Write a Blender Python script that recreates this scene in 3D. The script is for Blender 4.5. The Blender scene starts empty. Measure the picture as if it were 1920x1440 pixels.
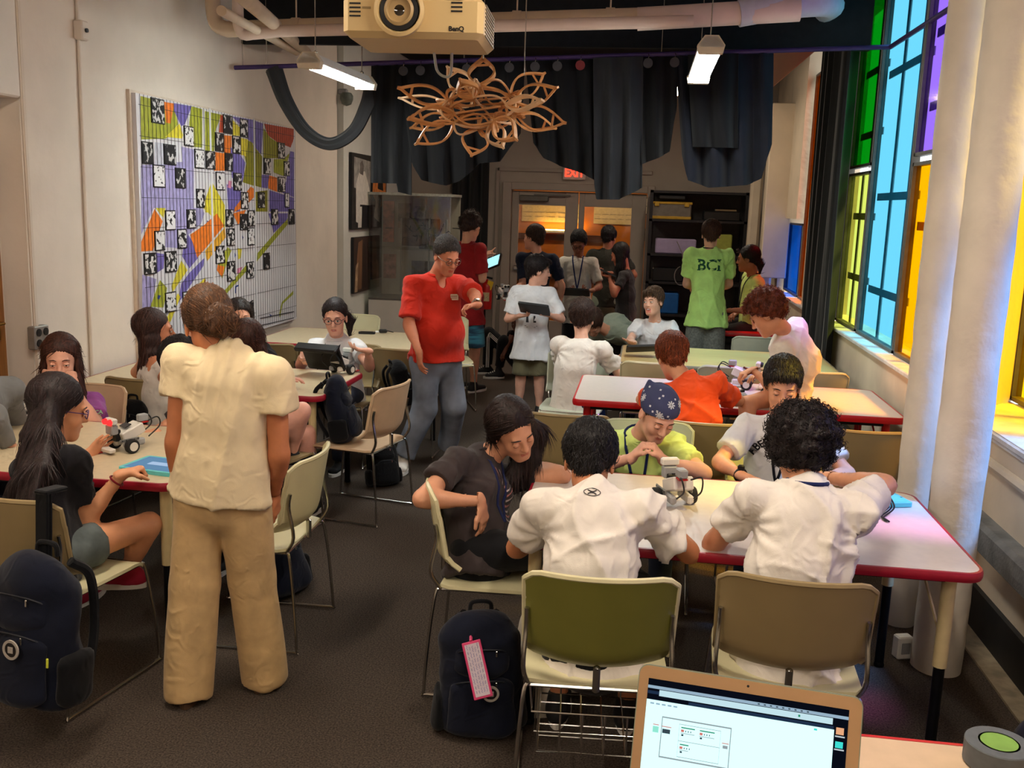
import bpy, bmesh, math, random, time
import numpy as np
from mathutils import Vector, Matrix, Euler
from mathutils.bvhtree import BVHTree
T0 = time.time()
scn = bpy.context.scene
col = scn.collection
# ------------------------------------------------------------------ camera
F, YAW, PIT, ROL, CH = 1814.0, .1317, .1828, .0326, 1.85
def _axes():
    cy, sy = math.cos(YAW), math.sin(YAW)
    fwd = np.array([-sy, cy, 0]); rt = np.array([cy, sy, 0]); up = np.array([0, 0, 1.])
    cp, sp = math.cos(PIT), math.sin(PIT)
    f2 = cp*fwd - sp*up; u2 = sp*fwd + cp*up
    cr, sr = math.cos(ROL), math.sin(ROL)
    return cr*rt + sr*u2, -sr*rt + cr*u2, f2
CR, CU, CF = _axes(); CP = np.array([0, 0, CH])
cam = bpy.data.objects.new('camera', bpy.data.cameras.new('camera'))
cam.data.sensor_width = 36; cam.data.lens = F/1920*36
cam.matrix_world = Matrix(((CR[0], CU[0], -CF[0], 0), (CR[1], CU[1], -CF[1], 0), (CR[2], CU[2], -CF[2], CH), (0, 0, 0, 1)))
cam.data.clip_start = .05
col.objects.link(cam); scn.camera = cam
# ------------------------------------------------------------------ world, exposure
w = bpy.data.worlds.new('world'); scn.world = w; w.use_nodes = True
bg = w.node_tree.nodes['Background']; bg.inputs[0].default_value = (.92, .97, 1, 1); bg.inputs[1].default_value = 1.5
scn.view_settings.view_transform = 'Standard'; scn.view_settings.look = 'None'
scn.view_settings.gamma = 1; scn.view_settings.use_curve_mapping = False
scn.view_settings.exposure = 0.32
LAMP = 64.0
sun = bpy.data.objects.new('sun', bpy.data.lights.new('sun', 'SUN')); sun.data.energy = 8.5; sun.data.angle = math.radians(9); sun.data.color = (1, .95, .88)
sun.rotation_euler = Vector((-1.0, .2, -1.6)).to_track_quat('-Z', 'Y').to_euler(); col.objects.link(sun)
# ------------------------------------------------------------------ points of the place read off the photograph
def ray(x, y): return CF + CR*(x-960)/F - CU*(y-720)/F
def at(x, y, Y):  d = ray(x, y); return CP + d*Y/d[1]        # the point seen at (x, y) standing Y metres into the room
def onz(x, y, z): d = ray(x, y); return CP + d*(z-CH)/d[2]   # ... lying at height z
def onx(x, y, X): d = ray(x, y); return CP + d*X/d[0]        # ... on the side wall X
def V(*a): return np.array(a, float)
def nrm(v): v = np.asarray(v, float); return v/(np.linalg.norm(v)+1e-12)
# ------------------------------------------------------------------ tagging
def tag(o, label=None, cat=None, group=None, kind=None):
    if label: o['label'] = label
    if cat: o['category'] = cat
    if group: o['group'] = group
    if kind: o['kind'] = kind
    return o
def empty(name, loc=(0, 0, 0), rz=0, label=None, cat=None, group=None):
    o = bpy.data.objects.new(name, None); col.objects.link(o); o.location = [float(c) for c in loc]; o.rotation_euler = (0, 0, rz)
    o.empty_display_size = .05
    return tag(o, label, cat, group)
def link(name, me, mats=(), parent=None, smooth=False):
    o = bpy.data.objects.new(name, me); col.objects.link(o)
    if not isinstance(mats, (list, tuple)): mats = [mats]
    for m in mats:
        if m is not None: me.materials.append(m)
    if parent is not None: o.parent = parent
    if smooth: me.polygons.foreach_set('use_smooth', np.ones(len(me.polygons), bool))
    return o
def copy_tree(o, parent=None):
    c = o.copy(); col.objects.link(c); c.parent = parent
    for ch in list(o.children): copy_tree(ch, c)
    return c
# ------------------------------------------------------------------ mesh builder
class MB:
    def __init__(s): s.v = []; s.f = []; s.m = []
    def add(s, v, f, m=0):
        b = len(s.v); s.v += [tuple(map(float, p)) for p in v]; s.f += [tuple(i+b for i in q) for q in f]; s.m += [m]*len(f); return s
    def box(s, c, d, m=0, R=None, bev=0):
        x, y, z = [k/2 for k in d]; c = np.array(c, float)
        if bev <= 0:
            pts = [V(a*x, b*y, e*z) for e in (-1, 1) for a, b in ((-1, -1), (1, -1), (1, 1), (-1, 1))]
            fs = [(3, 2, 1, 0), (4, 5, 6, 7), (0, 1, 5, 4), (1, 2, 6, 5), (2, 3, 7, 6), (3, 0, 4, 7)]
        else:
            bev = min(bev, x*.99, y*.99, z*.99); pts = []; fs = []
            rings = [(-z, bev), (-z+bev, 0), (z-bev, 0), (z, bev)]
            for zz, ins in rings:
                X, Y_ = x-ins, y-ins; cb = bev if ins == 0 else bev*.6
                pts += [V(a, b, zz) for a, b in ((-X+cb, -Y_), (X-cb, -Y_), (X, -Y_+cb), (X, Y_-cb), (X-cb, Y_), (-X+cb, Y_), (-X, Y_-cb), (-X, -Y_+cb))]
            for r in range(3):
                for i in range(8): j = (i+1) % 8; fs.append((r*8+i, r*8+j, r*8+8+j, r*8+8+i))
            fs += [tuple(range(7, -1, -1)), tuple(range(24, 32))]
        if R is not None: pts = [np.asarray(R)@p for p in pts]
        return s.add([c+p for p in pts], fs, m)
    def tube(s, P, r, n=8, m=0, closed=False, caps=True):
        P = [np.array(p, float) for p in P]; N = len(P); rr = r if hasattr(r, '__len__') else [r]*N
        pts = []; fs = []; u = None
        for i in range(N):
            if closed: t = P[(i+1) % N]-P[i-1]
            else: t = P[min(i+1, N-1)]-P[max(i-1, 0)]
            t = nrm(t)
            if u is None: u = np.cross(t, V(0, 0, 1) if abs(t[2]) < .9 else V(1, 0, 0))
            else: u = u-t*(u@t)
            if np.linalg.norm(u) < 1e-6: u = np.cross(t, V(0, 1, .3))
            u = nrm(u); v = np.cross(t, u)
            pts += [P[i]+rr[i]*(math.cos(a)*u+math.sin(a)*v) for a in [2*math.pi*k/n for k in range(n)]]
        for i in range(N if closed else N-1):
            a, b = i*n, ((i+1) % N)*n
            for k in range(n): q = (k+1) % n; fs.append((a+k, a+q, b+q, b+k))
        if not closed and caps: fs += [tuple(range(n-1, -1, -1)), tuple(range((N-1)*n, N*n))]
        return s.add(pts, fs, m)
    def lathe(s, prof, n=24, m=0, c=(0, 0, 0), R=None):
        pts = []; fs = []; c = np.array(c, float)
        for r, z in prof: pts += [V(r*math.cos(a), r*math.sin(a), z) for a in [2*math.pi*k/n for k in range(n)]]
        if R is not None: pts = [np.asarray(R)@p for p in pts]
        for i in range(len(prof)-1):
            for k in range(n): q = (k+1) % n; fs.append((i*n+k, i*n+q, i*n+n+q, i*n+n+k))
        if prof[0][0] > 1e-6: fs.append(tuple(range(n-1, -1, -1)))
        if prof[-1][0] > 1e-6: fs.append(tuple(range((len(prof)-1)*n, len(prof)*n)))
        return s.add([c+p for p in pts], fs, m)
    def prism(s, poly, z0, z1, m=0, m_top=None, fr=None):
        n = len(poly); pts = [V(a, b, z0) for a, b in poly]+[V(a, b, z1) for a, b in poly]
        if fr is not None: pts = [fr(p) for p in pts]
        s.add(pts, [tuple(range(n-1, -1, -1))]+[(i, (i+1) % n, n+(i+1) % n, n+i) for i in range(n)], m)
        s.add(pts, [tuple(range(n, 2*n))], m if m_top is None else m_top); return s
    def grid(s, fn, nu, nv, m=0, th=0):
        P = [[np.array(fn(i/(nu-1), j/(nv-1)), float) for j in range(nv)] for i in range(nu)]
        fs = [(i*nv+j, (i+1)*nv+j, (i+1)*nv+j+1, i*nv+j+1) for i in range(nu-1) for j in range(nv-1)]
        if th == 0: return s.add([p for r in P for p in r], fs, m)
        A = np.array(P); du = np.gradient(A, axis=0); dv = np.gradient(A, axis=1)
        nn = np.cross(du, dv); nn /= np.linalg.norm(nn, axis=2, keepdims=True)+1e-9
        B = A-nn*th; q = nu*nv; pts = list(A.reshape(-1, 3))+list(B.reshape(-1, 3))
        fs2 = list(fs)+[(d+q, c+q, b+q, a+q) for a, b, c, d in fs]
        rim = [(i*nv) for i in range(nu)]+[(nu-1)*nv+j for j in range(1, nv)]+[i*nv+nv-1 for i in range(nu-2, -1, -1)]+[j for j in range(nv-2, 0, -1)]
        for k in range(len(rim)): a, b = rim[k], rim[(k+1) % len(rim)]; fs2.append((b, a, a+q, b+q))
        return s.add(pts, fs2, m)
    def mesh(s, name):
        me = bpy.data.meshes.new(name); me.from_pydata(s.v, [], s.f)
        me.polygons.foreach_set('material_index', s.m); me.update(); return me
    def build(s, name, mats, parent=None, smooth=False, fix=True):
        me = s.mesh(name)
        if fix:
            b = bmesh.new(); b.from_mesh(me); bmesh.ops.recalc_face_normals(b, faces=b.faces); b.to_mesh(me); b.free()
        o = link(name, me, mats, parent)
        if smooth: me.shade_smooth() if hasattr(me, 'shade_smooth') else None; me.set_sharp_from_angle(angle=math.radians(38))
        return o
def rz(a): c, s = math.cos(a), math.sin(a); return np.array([[c, -s, 0], [s, c, 0], [0, 0, 1]])
def rx(a): c, s = math.cos(a), math.sin(a); return np.array([[1, 0, 0], [0, c, -s], [0, s, c]])
def ry(a): c, s = math.cos(a), math.sin(a); return np.array([[c, 0, s], [0, 1, 0], [-s, 0, c]])
def bez(P, n=12):                                                    # smooth curve through points
    P = [np.array(p, float) for p in P]; Q = [2*P[0]-P[1]]+P+[2*P[-1]-P[-2]]; out = []
    for i in range(1, len(Q)-2):
        for k in range(n):
            t = k/n; a, b, c, d = Q[i-1:i+3]
            out.append(.5*((2*b)+(c-a)*t+(2*a-5*b+4*c-d)*t*t+(3*b-a-3*c+d)*t**3))
    return out+[P[-1]]
def rrect(w, h, r, n=5):
    out = []
    for cx, cy, a0 in ((w/2-r, h/2-r, 0), (-w/2+r, h/2-r, 90), (-w/2+r, -h/2+r, 180), (w/2-r, -h/2+r, 270)):
        out += [(cx+r*math.cos(math.radians(a0+90*k/n)), cy+r*math.sin(math.radians(a0+90*k/n))) for k in range(n+1)]
    return out
def text_mesh(body, size, ext=.0, bold=0):
    cu = bpy.data.curves.new('txt', 'FONT'); cu.body = body; cu.size = size; cu.align_x = 'CENTER'; cu.align_y = 'CENTER'; cu.extrude = ext; cu.offset = bold; cu.resolution_u = 3
    o = bpy.data.objects.new('txt', cu); dg = bpy.context.evaluated_depsgraph_get()
    col.objects.link(o); dg.update(); me = bpy.data.meshes.new_from_object(o.evaluated_get(dg)); bpy.data.objects.remove(o); bpy.data.curves.remove(cu)
    return me
# ------------------------------------------------------------------ materials
def srgb(r, g, b): return tuple(((c/255)/12.92 if c/255 <= .04045 else ((c/255+.055)/1.055)**2.4) for c in (r, g, b))+(1,)
_M = {}
def mat(name, c, rough=.6, metal=0, noise=0, nscale=20, bump=0, bscale=60, spec=.4, emit=None, es=0, trans=0, coat=0, stretch=None, sheen=0, c2=None, lo=.35, hi=.65, detail=3):
    if name in _M: return _M[name]
    m = bpy.data.materials.new(name); m.use_nodes = True; nt = m.node_tree; p = nt.nodes['Principled BSDF']; L = nt.links
    c = srgb(*c)
    p.inputs['Base Color'].default_value = c; p.inputs['Roughness'].default_value = rough; p.inputs['Metallic'].default_value = metal
    p.inputs['Specular IOR Level'].default_value = spec; p.inputs['Coat Weight'].default_value = coat; p.inputs['Transmission Weight'].default_value = trans
    if sheen: p.inputs['Sheen Weight'].default_value = sheen
    if emit: p.inputs['Emission Color'].default_value = srgb(*emit); p.inputs['Emission Strength'].default_value = es
    if noise or bump or c2:
        tc = nt.nodes.new('ShaderNodeTexCoord'); mp = nt.nodes.new('ShaderNodeMapping'); L.new(tc.outputs['Object'], mp.inputs[0])
        if stretch: mp.inputs['Scale'].default_value = stretch
    if noise or c2:
        n = nt.nodes.new('ShaderNodeTexNoise'); n.inputs['Scale'].default_value = nscale; n.inputs['Detail'].default_value = detail; L.new(mp.outputs[0], n.inputs['Vector'])
        r = nt.nodes.new('ShaderNodeValToRGB'); L.new(n.outputs[0], r.inputs[0])
        r.color_ramp.elements[0].position = lo; r.color_ramp.elements[1].position = hi
        if c2: a, b = c, srgb(*c2)
        else: a = tuple(max(0, k*(1-noise)) for k in c[:3])+(1,); b = tuple(min(1, k*(1+noise)) for k in c[:3])+(1,)
        r.color_ramp.elements[0].color = a; r.color_ramp.elements[1].color = b; L.new(r.outputs[0], p.inputs['Base Color'])
    if bump:
        n2 = nt.nodes.new('ShaderNodeTexNoise'); n2.inputs['Scale'].default_value = bscale; n2.inputs['Detail'].default_value = 3; L.new(mp.outputs[0], n2.inputs['Vector'])
        bp = nt.nodes.new('ShaderNodeBump'); bp.inputs['Strength'].default_value = bump; bp.inputs['Distance'].default_value = .01
        L.new(n2.outputs[0], bp.inputs['Height']); L.new(bp.outputs[0], p.inputs['Normal'])
    _M[name] = m; return m
def fabric(name, c, rough=.9, noise=.06, weave=True):
    if name in _M: return _M[name]
    m = mat(name, c, rough, noise=noise, nscale=14, bump=.12, bscale=420 if weave else 90, spec=.15, sheen=.1); nt = m.node_tree; L = nt.links
    bp = [n for n in nt.nodes if n.type == 'BUMP'][0]; mp = [n for n in nt.nodes if n.type == 'MAPPING'][0]      # creases of worn cloth
    n3 = nt.nodes.new('ShaderNodeTexNoise'); n3.inputs['Scale'].default_value = 13; n3.inputs['Detail'].default_value = 2.5; n3.inputs['Distortion'].default_value = 1.6; n3.noise_type = 'RIDGED_MULTIFRACTAL'; L.new(mp.outputs[0], n3.inputs['Vector'])
    b2 = nt.nodes.new('ShaderNodeBump'); b2.inputs['Strength'].default_value = .45; b2.inputs['Distance'].default_value = .012; L.new(n3.outputs[0], b2.inputs['Height']); L.new(b2.outputs[0], bp.inputs['Normal'])
    return m
def emis(name, c, s):
    if name in _M: return _M[name]
    m = bpy.data.materials.new(name); m.use_nodes = True; nt = m.node_tree; nt.nodes.clear()
    e = nt.nodes.new('ShaderNodeEmission'); o = nt.nodes.new('ShaderNodeOutputMaterial'); e.inputs[0].default_value = srgb(*c); e.inputs[1].default_value = s
    nt.links.new(e.outputs[0], o.inputs[0]); _M[name] = m; return m
def film(name, c, gloss=.06, rough=.08):                             # coloured clear sheet: tints the light that passes
    if name in _M: return _M[name]
    m = bpy.data.materials.new(name); m.use_nodes = True; nt = m.node_tree; nt.nodes.clear(); L = nt.links
    t = nt.nodes.new('ShaderNodeBsdfTransparent'); t.inputs[0].default_value = tuple(k**.5 for k in srgb(*c)[:3])+(1,)
    g = nt.nodes.new('ShaderNodeBsdfGlossy'); g.inputs['Roughness'].default_value = rough
    mx = nt.nodes.new('ShaderNodeMixShader'); mx.inputs[0].default_value = gloss; o = nt.nodes.new('ShaderNodeOutputMaterial')
    L.new(t.outputs[0], mx.inputs[1]); L.new(g.outputs[0], mx.inputs[2]); L.new(mx.outputs[0], o.inputs[0]); _M[name] = m; return m
def translu(name, c):
    m = bpy.data.materials.new(name); m.use_nodes = True; nt = m.node_tree; nt.nodes.clear(); t = nt.nodes.new('ShaderNodeBsdfTranslucent'); t.inputs[0].default_value = srgb(*c); o = nt.nodes.new('ShaderNodeOutputMaterial'); nt.links.new(t.outputs[0], o.inputs[0]); _M[name] = m; return m
chrome = mat('chrome', (190, 188, 182), .22, 1, noise=.05, nscale=30)
black_plastic = mat('black_plastic', (18, 18, 20), .45, noise=.2)
white_plastic = mat('white_plastic', (222, 220, 214), .4, noise=.03)
grey_plastic = mat('grey_plastic', (150, 150, 150), .45, noise=.06)
black_metal = mat('black_metal', (22, 22, 24), .4, .6, noise=.2)
random.seed(7); rng = np.random.default_rng(7)
# ================================================================== the room
XL, XR, YB, YN, ZC = -3.4, 1.6, 13.4, -2.2, 3.75
def plaster(name, c, n=.05, bs=9):
    return mat(name, c, .75, noise=n, nscale=2.2, bump=.3, bscale=bs, spec=.25)
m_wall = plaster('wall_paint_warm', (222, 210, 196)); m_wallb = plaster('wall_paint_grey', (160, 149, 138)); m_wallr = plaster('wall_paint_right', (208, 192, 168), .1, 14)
m_dark = mat('black_ceiling', (22, 23, 25), .9, noise=.2)
m_frame = mat('window_frame_metal', (92, 90, 84), .5, .3, noise=.1)
m_sill = mat('sill_stone', (205, 205, 205), .4, noise=.15, nscale=8, bump=.2)
m_conc = mat('bare_concrete', (138, 124, 100), .9, noise=.25, nscale=14, bump=.5, bscale=20)
m_carpet = mat('carpet', (86, 76, 68), .97, noise=.55, nscale=150, bump=.9, bscale=300, spec=.05, lo=.3, hi=.7)
nt = m_carpet.node_tree
_n = nt.nodes.new('ShaderNodeTexNoise'); _n.inputs['Scale'].default_value = 1.3; _n.inputs['Detail'].default_value = 3
_r = nt.nodes.new('ShaderNodeMapRange'); _r.inputs['To Min'].default_value = .7; _r.inputs['To Max'].default_value = 1.2; nt.links.new(_n.outputs[0], _r.inputs[0])
_x = nt.nodes.new('ShaderNodeMix'); _x.data_type = 'RGBA'; _x.blend_type = 'MULTIPLY'; _x.inputs[0].default_value = 1
_p = nt.nodes['Principled BSDF']; _l = _p.inputs['Base Color'].links[0]
nt.links.new(_l.from_socket, _x.inputs[6]); nt.links.new(_r.outputs[0], _x.inputs[7]); nt.links.new(_x.outputs[2], _p.inputs['Base Color'])
def struct(mb, name, mats, parent=None, smooth=False):
    o = mb.build(name, mats, parent, smooth)
    if parent is None: o['kind'] = 'structure'
    return o
XM = (XL+XR)/2
struct(MB().box((XM, (YN+YB)/2, -.05), (XR-XL+1.6, YB-YN, .1)), 'floor', m_carpet)
struct(MB().box((1.54, 4.2, .005), (.11, 9, .01)), 'trim_1', m_conc)
# left side
struct(MB().box((XL-.15, 7.745, ZC/2), (.3, 5.49, ZC)), 'wall_left', m_wall)
struct(MB().box((XL-.1, 11.95, ZC/2), (.34, 2.9, ZC)), 'wall_left_far', plaster('wall_paint_cool', (208, 208, 200)))
struct(MB().box((XL-.31, 4.2, 1.15), (.3, 1.6, 2.3)), 'wall_left_recess', m_wall)
struct(MB().box((XL-.18, 4.1, (2.33+ZC)/2), (.42, 1.76, ZC-2.33), bev=.01), 'wall_left_header', plaster('white_box', (226, 219, 208)))
struct(MB().box((XL-.15, (YN+3.4)/2, ZC/2), (.3, 3.4-YN, ZC)), 'wall_left_near', m_wall)
d = struct(MB().box((XL-.145, 4.44, 1.06), (.05, 1.0, 2.1), bev=.004), 'door_1', mat('oak_door', (150, 98, 42), .45, noise=.18, nscale=6, stretch=(8, 8, .6)))
b = MB(); b.box((XL-.115, 4.86, 1.12), (.015, .05, .2), bev=.004); b.tube([(XL-.11, 4.86, 1.12), (XL-.07, 4.86, 1.12), (XL-.07, 4.76, 1.12)], .009)
b.build('door_handle', mat('brass', (150, 110, 50), .35, 1, noise=.1), d, True)
b = MB(); b.box((XL+.03, 4.99, (2.4)/2+.9), (.02, .02, 3.2)); struct(b, 'trim_2', plaster('conduit_paint', (214, 200, 184)))
struct(MB().box((XM, YN-.1, ZC/2), (XR-XL+1.6, .2, ZC)), 'wall_behind', m_wall)
# back wall with the double door opening
dx0, dx1, dzt = -1.86, -.02, 2.06
b = MB(); b.box(((XL+dx0)/2, YB+.1, ZC/2), (dx0-XL, .2, ZC)); b.box(((dx1+XR+.3)/2, YB+.1, ZC/2), (XR+.3-dx1, .2, ZC)); b.box(((dx0+dx1)/2, YB+.1, (dzt+ZC)/2), (dx1-dx0, .2, ZC-dzt))
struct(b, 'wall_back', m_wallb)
m_door = mat('door_paint', (150, 138, 128), .45, noise=.05, nscale=4)
b = MB()
for x0, x1 in ((dx0-.12, dx0), (dx1, dx1+.1)): b.box(((x0+x1)/2, YB-.03, 1.08), (x1-x0, .1, 2.16), bev=.006)
b.box(((dx0+dx1)/2, YB-.03, 2.11), (dx1-dx0, .1, .1), bev=.006); struct(b, 'trim_3', m_door)
b = MB(); b.box((-1.02, YB-.015, 2.33), (2.1, .03, .05), bev=.005); b.box((dx0-.2, YB-.015, 1.17), (.05, .03, 2.36), bev=.005); struct(b, 'trim_4', m_door)
def leaf(n, x0, x1, gx0, gx1, hx):
    b = MB(); zc0, zc1 = .28, 1.86
    b.box(((x0+gx0)/2, YB+.03, 1.03), (gx0-x0, .045, 2.04), bev=.004); b.box(((gx1+x1)/2, YB+.03, 1.03), (x1-gx1, .045, 2.04), bev=.004)
    b.box(((gx0+gx1)/2, YB+.03, (zc1+2.05)/2), (gx1-gx0, .045, 2.05-zc1), bev=.004); b.box(((gx0+gx1)/2, YB+.03, zc0/2), (gx1-gx0, .045, zc0), bev=.004)
    d = struct(b, 'door_%d' % n, m_door)
    MB().box(((gx0+gx1)/2, YB+.03, (zc0+zc1)/2), (gx1-gx0, .008, zc1-zc0)).build('pane', film('door_glass', (235, 232, 226), .07), d)
    b = MB(); b.box(((gx0+gx1)/2, YB-.03, 1.0), (gx1-gx0+.1, .05, .06), bev=.01); b.box((hx, YB-.03, 1.0), (.1, .06, .09), bev=.01); b.build('push_bar', chrome, d)
    if n == 2:
        b = MB(); b.box((-1.55, YB-.04, 1.95), (.4, .07, .08), bev=.01); b.box((-1.3, YB-.05, 2.0), (.5, .02, .02), R=rz(.06)); b.build('door_closer', mat('closer_grey', (96, 92, 86), .5, .4, noise=.1), d)
leaf(2, dx0+.005, -.945, -1.76, -1.12, -1.15); leaf(3, -.935, dx1-.005, -.86, -.22, -.85)
# corridor behind the doors
b = MB(); b.box((-1.0, YB+2.5, 1.4), (5, .1, 2.8)); struct(b, 'wall_corridor', mat('corridor_panelling', (186, 112, 36), .5, noise=.12, nscale=3, stretch=(1, 1, 4)))
b = MB(); b.box((-1.0, YB+1.3, 2.85), (5, 2.5, .1)); struct(b, 'ceiling_corridor', m_wall)
b = MB(); b.box((-1.0, YB+1.3, -.05), (5, 2.5, .1)); struct(b, 'floor_corridor', mat('corridor_floor', (88, 56, 30), .5, noise=.2))
b = MB(); b.box((-3.4, YB+1.3, 1.4), (.1, 2.5, 2.8)); b.box((1.5, YB+1.3, 1.4), (.1, 2.5, 2.8)); struct(b, 'wall_corridor_ends', m_wall)
b = MB(); b.box((-1.5, YB+2.42, 1.36), (1.9, .05, .1)); b.box((-1.5, YB+2.40, .7), (1.9, .09, .04)); struct(b, 'trim_5', mat('dark_rail', (70, 34, 14), .4, noise=.2))
# wall lamp and notices out in the corridor
L = empty('wall_lamp', (-1.35, YB+2.36, 1.45), 0, 'glowing strip wall lamp seen through the left glass door', 'lamp')
MB().box((0, 0, 0), (.75, .1, .05), bev=.01).build('housing', white_plastic, L); MB().box((0, -.01, .03), (.7, .08, .012)).build('diffuser', emis('corridor_glow', (255, 190, 90), 24), L)
for x, wd, lab in ((-1.55, .95, 'wide pale notice sheet seen through the left glass door'), (-.55, .62, 'cream notice sheet seen through the right glass door')):
    n = MB().box((x, YB+2.43, 1.75), (wd, .012, .3)).build('notice', mat('notice_paper', (206, 190, 140), .8, noise=.08, nscale=30)); tag(n, lab, 'notice')
    b = MB()
    for k in range(5): b.box((x-wd/2+wd*(k+.5)/5, YB+2.422, 1.75), (wd/6, .004, .004)); b.box((x-wd/2+wd*(k+.5)/5, YB+2.422, 1.68), (wd/7, .004, .004))
    b.build('print', black_plastic, n)
k = empty('clock', (-.05, YB+2.42, 1.9), 0, 'round white wall clock in the corridor behind the right door', 'clock')
R = rx(math.pi/2); MB().lathe([(.13, 0), (.14, .015), (.125, .03), (.12, .025)], 28, R=R).build('case', black_plastic, k, True); MB().lathe([(.12, .026), (0.001, .027)], 28, R=R).build('dial', white_plastic, k)
b = MB(); b.box((0, -.03, .03), (.012, .004, .07)); b.box((.02, -.03, 0), (.05, .004, .012)); b.build('hands', black_plastic, k)
tag(MB().box((-.1, YB+2.43, 1.45), (.2, .02, .2), bev=.005).build('wall_sign', mat('dark_sign', (40, 20, 12), .5, noise=.1)), 'small dark square sign in the corridor by the right door', 'sign')
lt = bpy.data.lights.new('corridor_fill', 'AREA'); lt.energy = 26; lt.color = (1, .72, .42); lt.size = 1.2; lt.size_y = .3; lt.shape = 'RECTANGLE'
lo = bpy.data.objects.new('corridor_fill', lt); lo.location = (-1, YB+1.2, 2.78); col.objects.link(lo)  # added ceiling area light without a fixture, brightens the corridor
# exit sign
ex = empty('exit_sign', at(1077, 325, YB-.06), 0, 'red lit EXIT sign above the double doors', 'sign')
MB().box((0, .02, 0), (.3, .05, .17), bev=.008).build('housing', mat('sign_white', (210, 190, 180), .5, noise=.04), ex)
o = link('lettering', text_mesh('EXIT', .14, .002, .004), emis('exit_red', (255, 62, 40), 2.2), ex); o.rotation_euler = (math.pi/2, 0, 0); o.location = (0, -.008, 0); o.scale = (.92, 1.05, 1)
# ceiling
struct(MB().box((XM-.05, (YN+7.3)/2, ZC+.05), (XR-XL+.86, 7.3-YN, .1)), 'ceiling', plaster('ceiling_paint', (190, 178, 164)))
struct(MB().box((XM-.05, (7.3+YB)/2, ZC+.05), (XR-XL+.86, YB-7.3, .1)), 'ceiling_far', m_dark)
struct(MB().box((XM, 8.0, 3.42), (XR-XL, .06, .66)), 'wall_soffit', m_dark)
struct(MB().box((XM, 7.35, 3.6), (XR-XL, .28, .3), bev=.01), 'ceiling_beam', plaster('beam_paint', (150, 140, 128)))
# ------------------------------------------------------------------ right side: low wall, sill, coloured windows
b = MB(); b.box((XR+.17, 5.6, .46), (.34, 15.6, .92)); struct(b, 'wall_right', m_wallr)
b = MB(); b.prism([(XR, 4.86), (XR+.36, 5.32), (XR+.36, 5.58), (XR, 5.58)], .92, ZC); b.prism([(XR, 3.04), (XR, 3.1), (XR+.36, 3.3), (XR+.36, 3.04)], .92, ZC); b.box((XR+.17, 9.89, ZC/2+.46), (.34, .58, ZC-.92)); b.box((XR+.17, 12.77, ZC/2+.46), (.34, 1.3, ZC-.92)); b.box((XR+.17, 11.55, 2.75), (.34, 1.12, 1.9)); struct(b, 'wall_right_pier', m_wallr)
b = MB(); b.box((XR-.02, 4.0, .47), (.12, 2.2, .14), bev=.02); b.box((XR-.03, 6.6, .18), (.14, 2.0, .2), bev=.02); struct(b, 'trim_6', mat('dusty_ledge', (112, 112, 108), .8, noise=.25, nscale=9, bump=.4))
struct(MB().box((XR-.012, 4.8, .1), (.024, 14, .2)), 'baseboard_right', mat('black_baseboard', (26, 24, 22), .6, noise=.2))
b = MB(); b.box((XR+.06, 7.1, .935), (.2, 3.2, .03), bev=.006); b.box((XR+.06, 3.9, .905), (.16, 1.6, .03), bev=.006); b.box((XR+.06, 10.7, .935), (.2, 2.0, .03), bev=.006); struct(b, 'trim_7', m_sill)
WX = XR+.1
def pane(n, y0, y1, z0, z1, c, name, mull=(), WX=WX):
    """one coloured sheet in its frame, with the outer sash bars a hand behind it"""
    b = MB(); t = .022
    for yy in (y0+t/2, y1-t/2): b.box((WX, yy, (z0+z1)/2), (.05, t, z1-z0))
    for zz in (z0+t/2, z1-t/2): b.box((WX, (y0+y1)/2, zz), (.05, y1-y0, t))
    o = struct(b, 'window_%d' % n, m_frame)
    MB().box((WX, (y0+y1)/2, (z0+z1)/2), (.006, y1-y0-2*t, z1-z0-2*t)).build('pane', film(name, c), o)
    m = MB(); ms = mat('sash_paint', (150, 154, 158), .6, noise=.1)
    for k, v in mull:
        if k == 'h': m.box((WX+.045, (y0+y1)/2, v), (.008, y1-y0, .055))
        else: m.box((WX+.05, v, (z0+z1)/2), (.008, .07, z1-z0))
    if mull: m.build('sash_bars', ms, o)
    return o
pane(1, 7.93, 8.72, .95, 2.2, (186, 196, 84), 'film_lime', (('v', 8.16), ('v', 8.5), ('h', 1.35), ('h', 1.85)))
pane(2, 7.93, 8.72, 2.24, 3.62, (0, 112, 10), 'film_green', (('v', 8.3), ('h', 2.5), ('h', 3.0)))
pane(3, 6.72, 7.90, .95, 3.62, (92, 178, 206), 'film_blue', (('v', 7.02), ('v', 7.5), ('h', 1.3), ('h', 2.0), ('h', 2.9)))
pane(4, 5.6, 6.69, 2.24, 3.62, (132, 92, 214), 'film_violet', (('v', 6.3), ('h', 2.55), ('h', 3.0)))
pane(5, 5.6, 6.69, .95, 2.2, (246, 156, 0), 'film_orange', (('v', 6.35), ('h', 1.8)))
RX = XR+.36
pane(6, 4.36, 5.3, .93, 2.75, (246, 186, 10), 'film_yellow', (('v', 4.8),), RX)
pane(7, 3.3, 5.3, 2.79, 3.62, (236, 208, 80), 'film_pale_yellow', (('v', 4.2),), RX)
pane(8, 3.54, 4.34, .93, 2.75, (96, 160, 252), 'film_sky_blue', (), RX)
pane(9, 3.3, 3.52, .93, 2.75, (205, 124, 218), 'film_pink', (), RX)
struct(MB().box((XR+.19, 4.1, .9), (.4, 2.2, .05)), 'trim_9', m_sill)
pane(10, 1.9, 3.0, .93, 2.1, (110, 120, 226), 'film_lilac')
struct(MB().box((XR+.17, 2.45, 2.9), (.3, 1.16, 1.6)), 'wall_right_upper', m_wallr)
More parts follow.
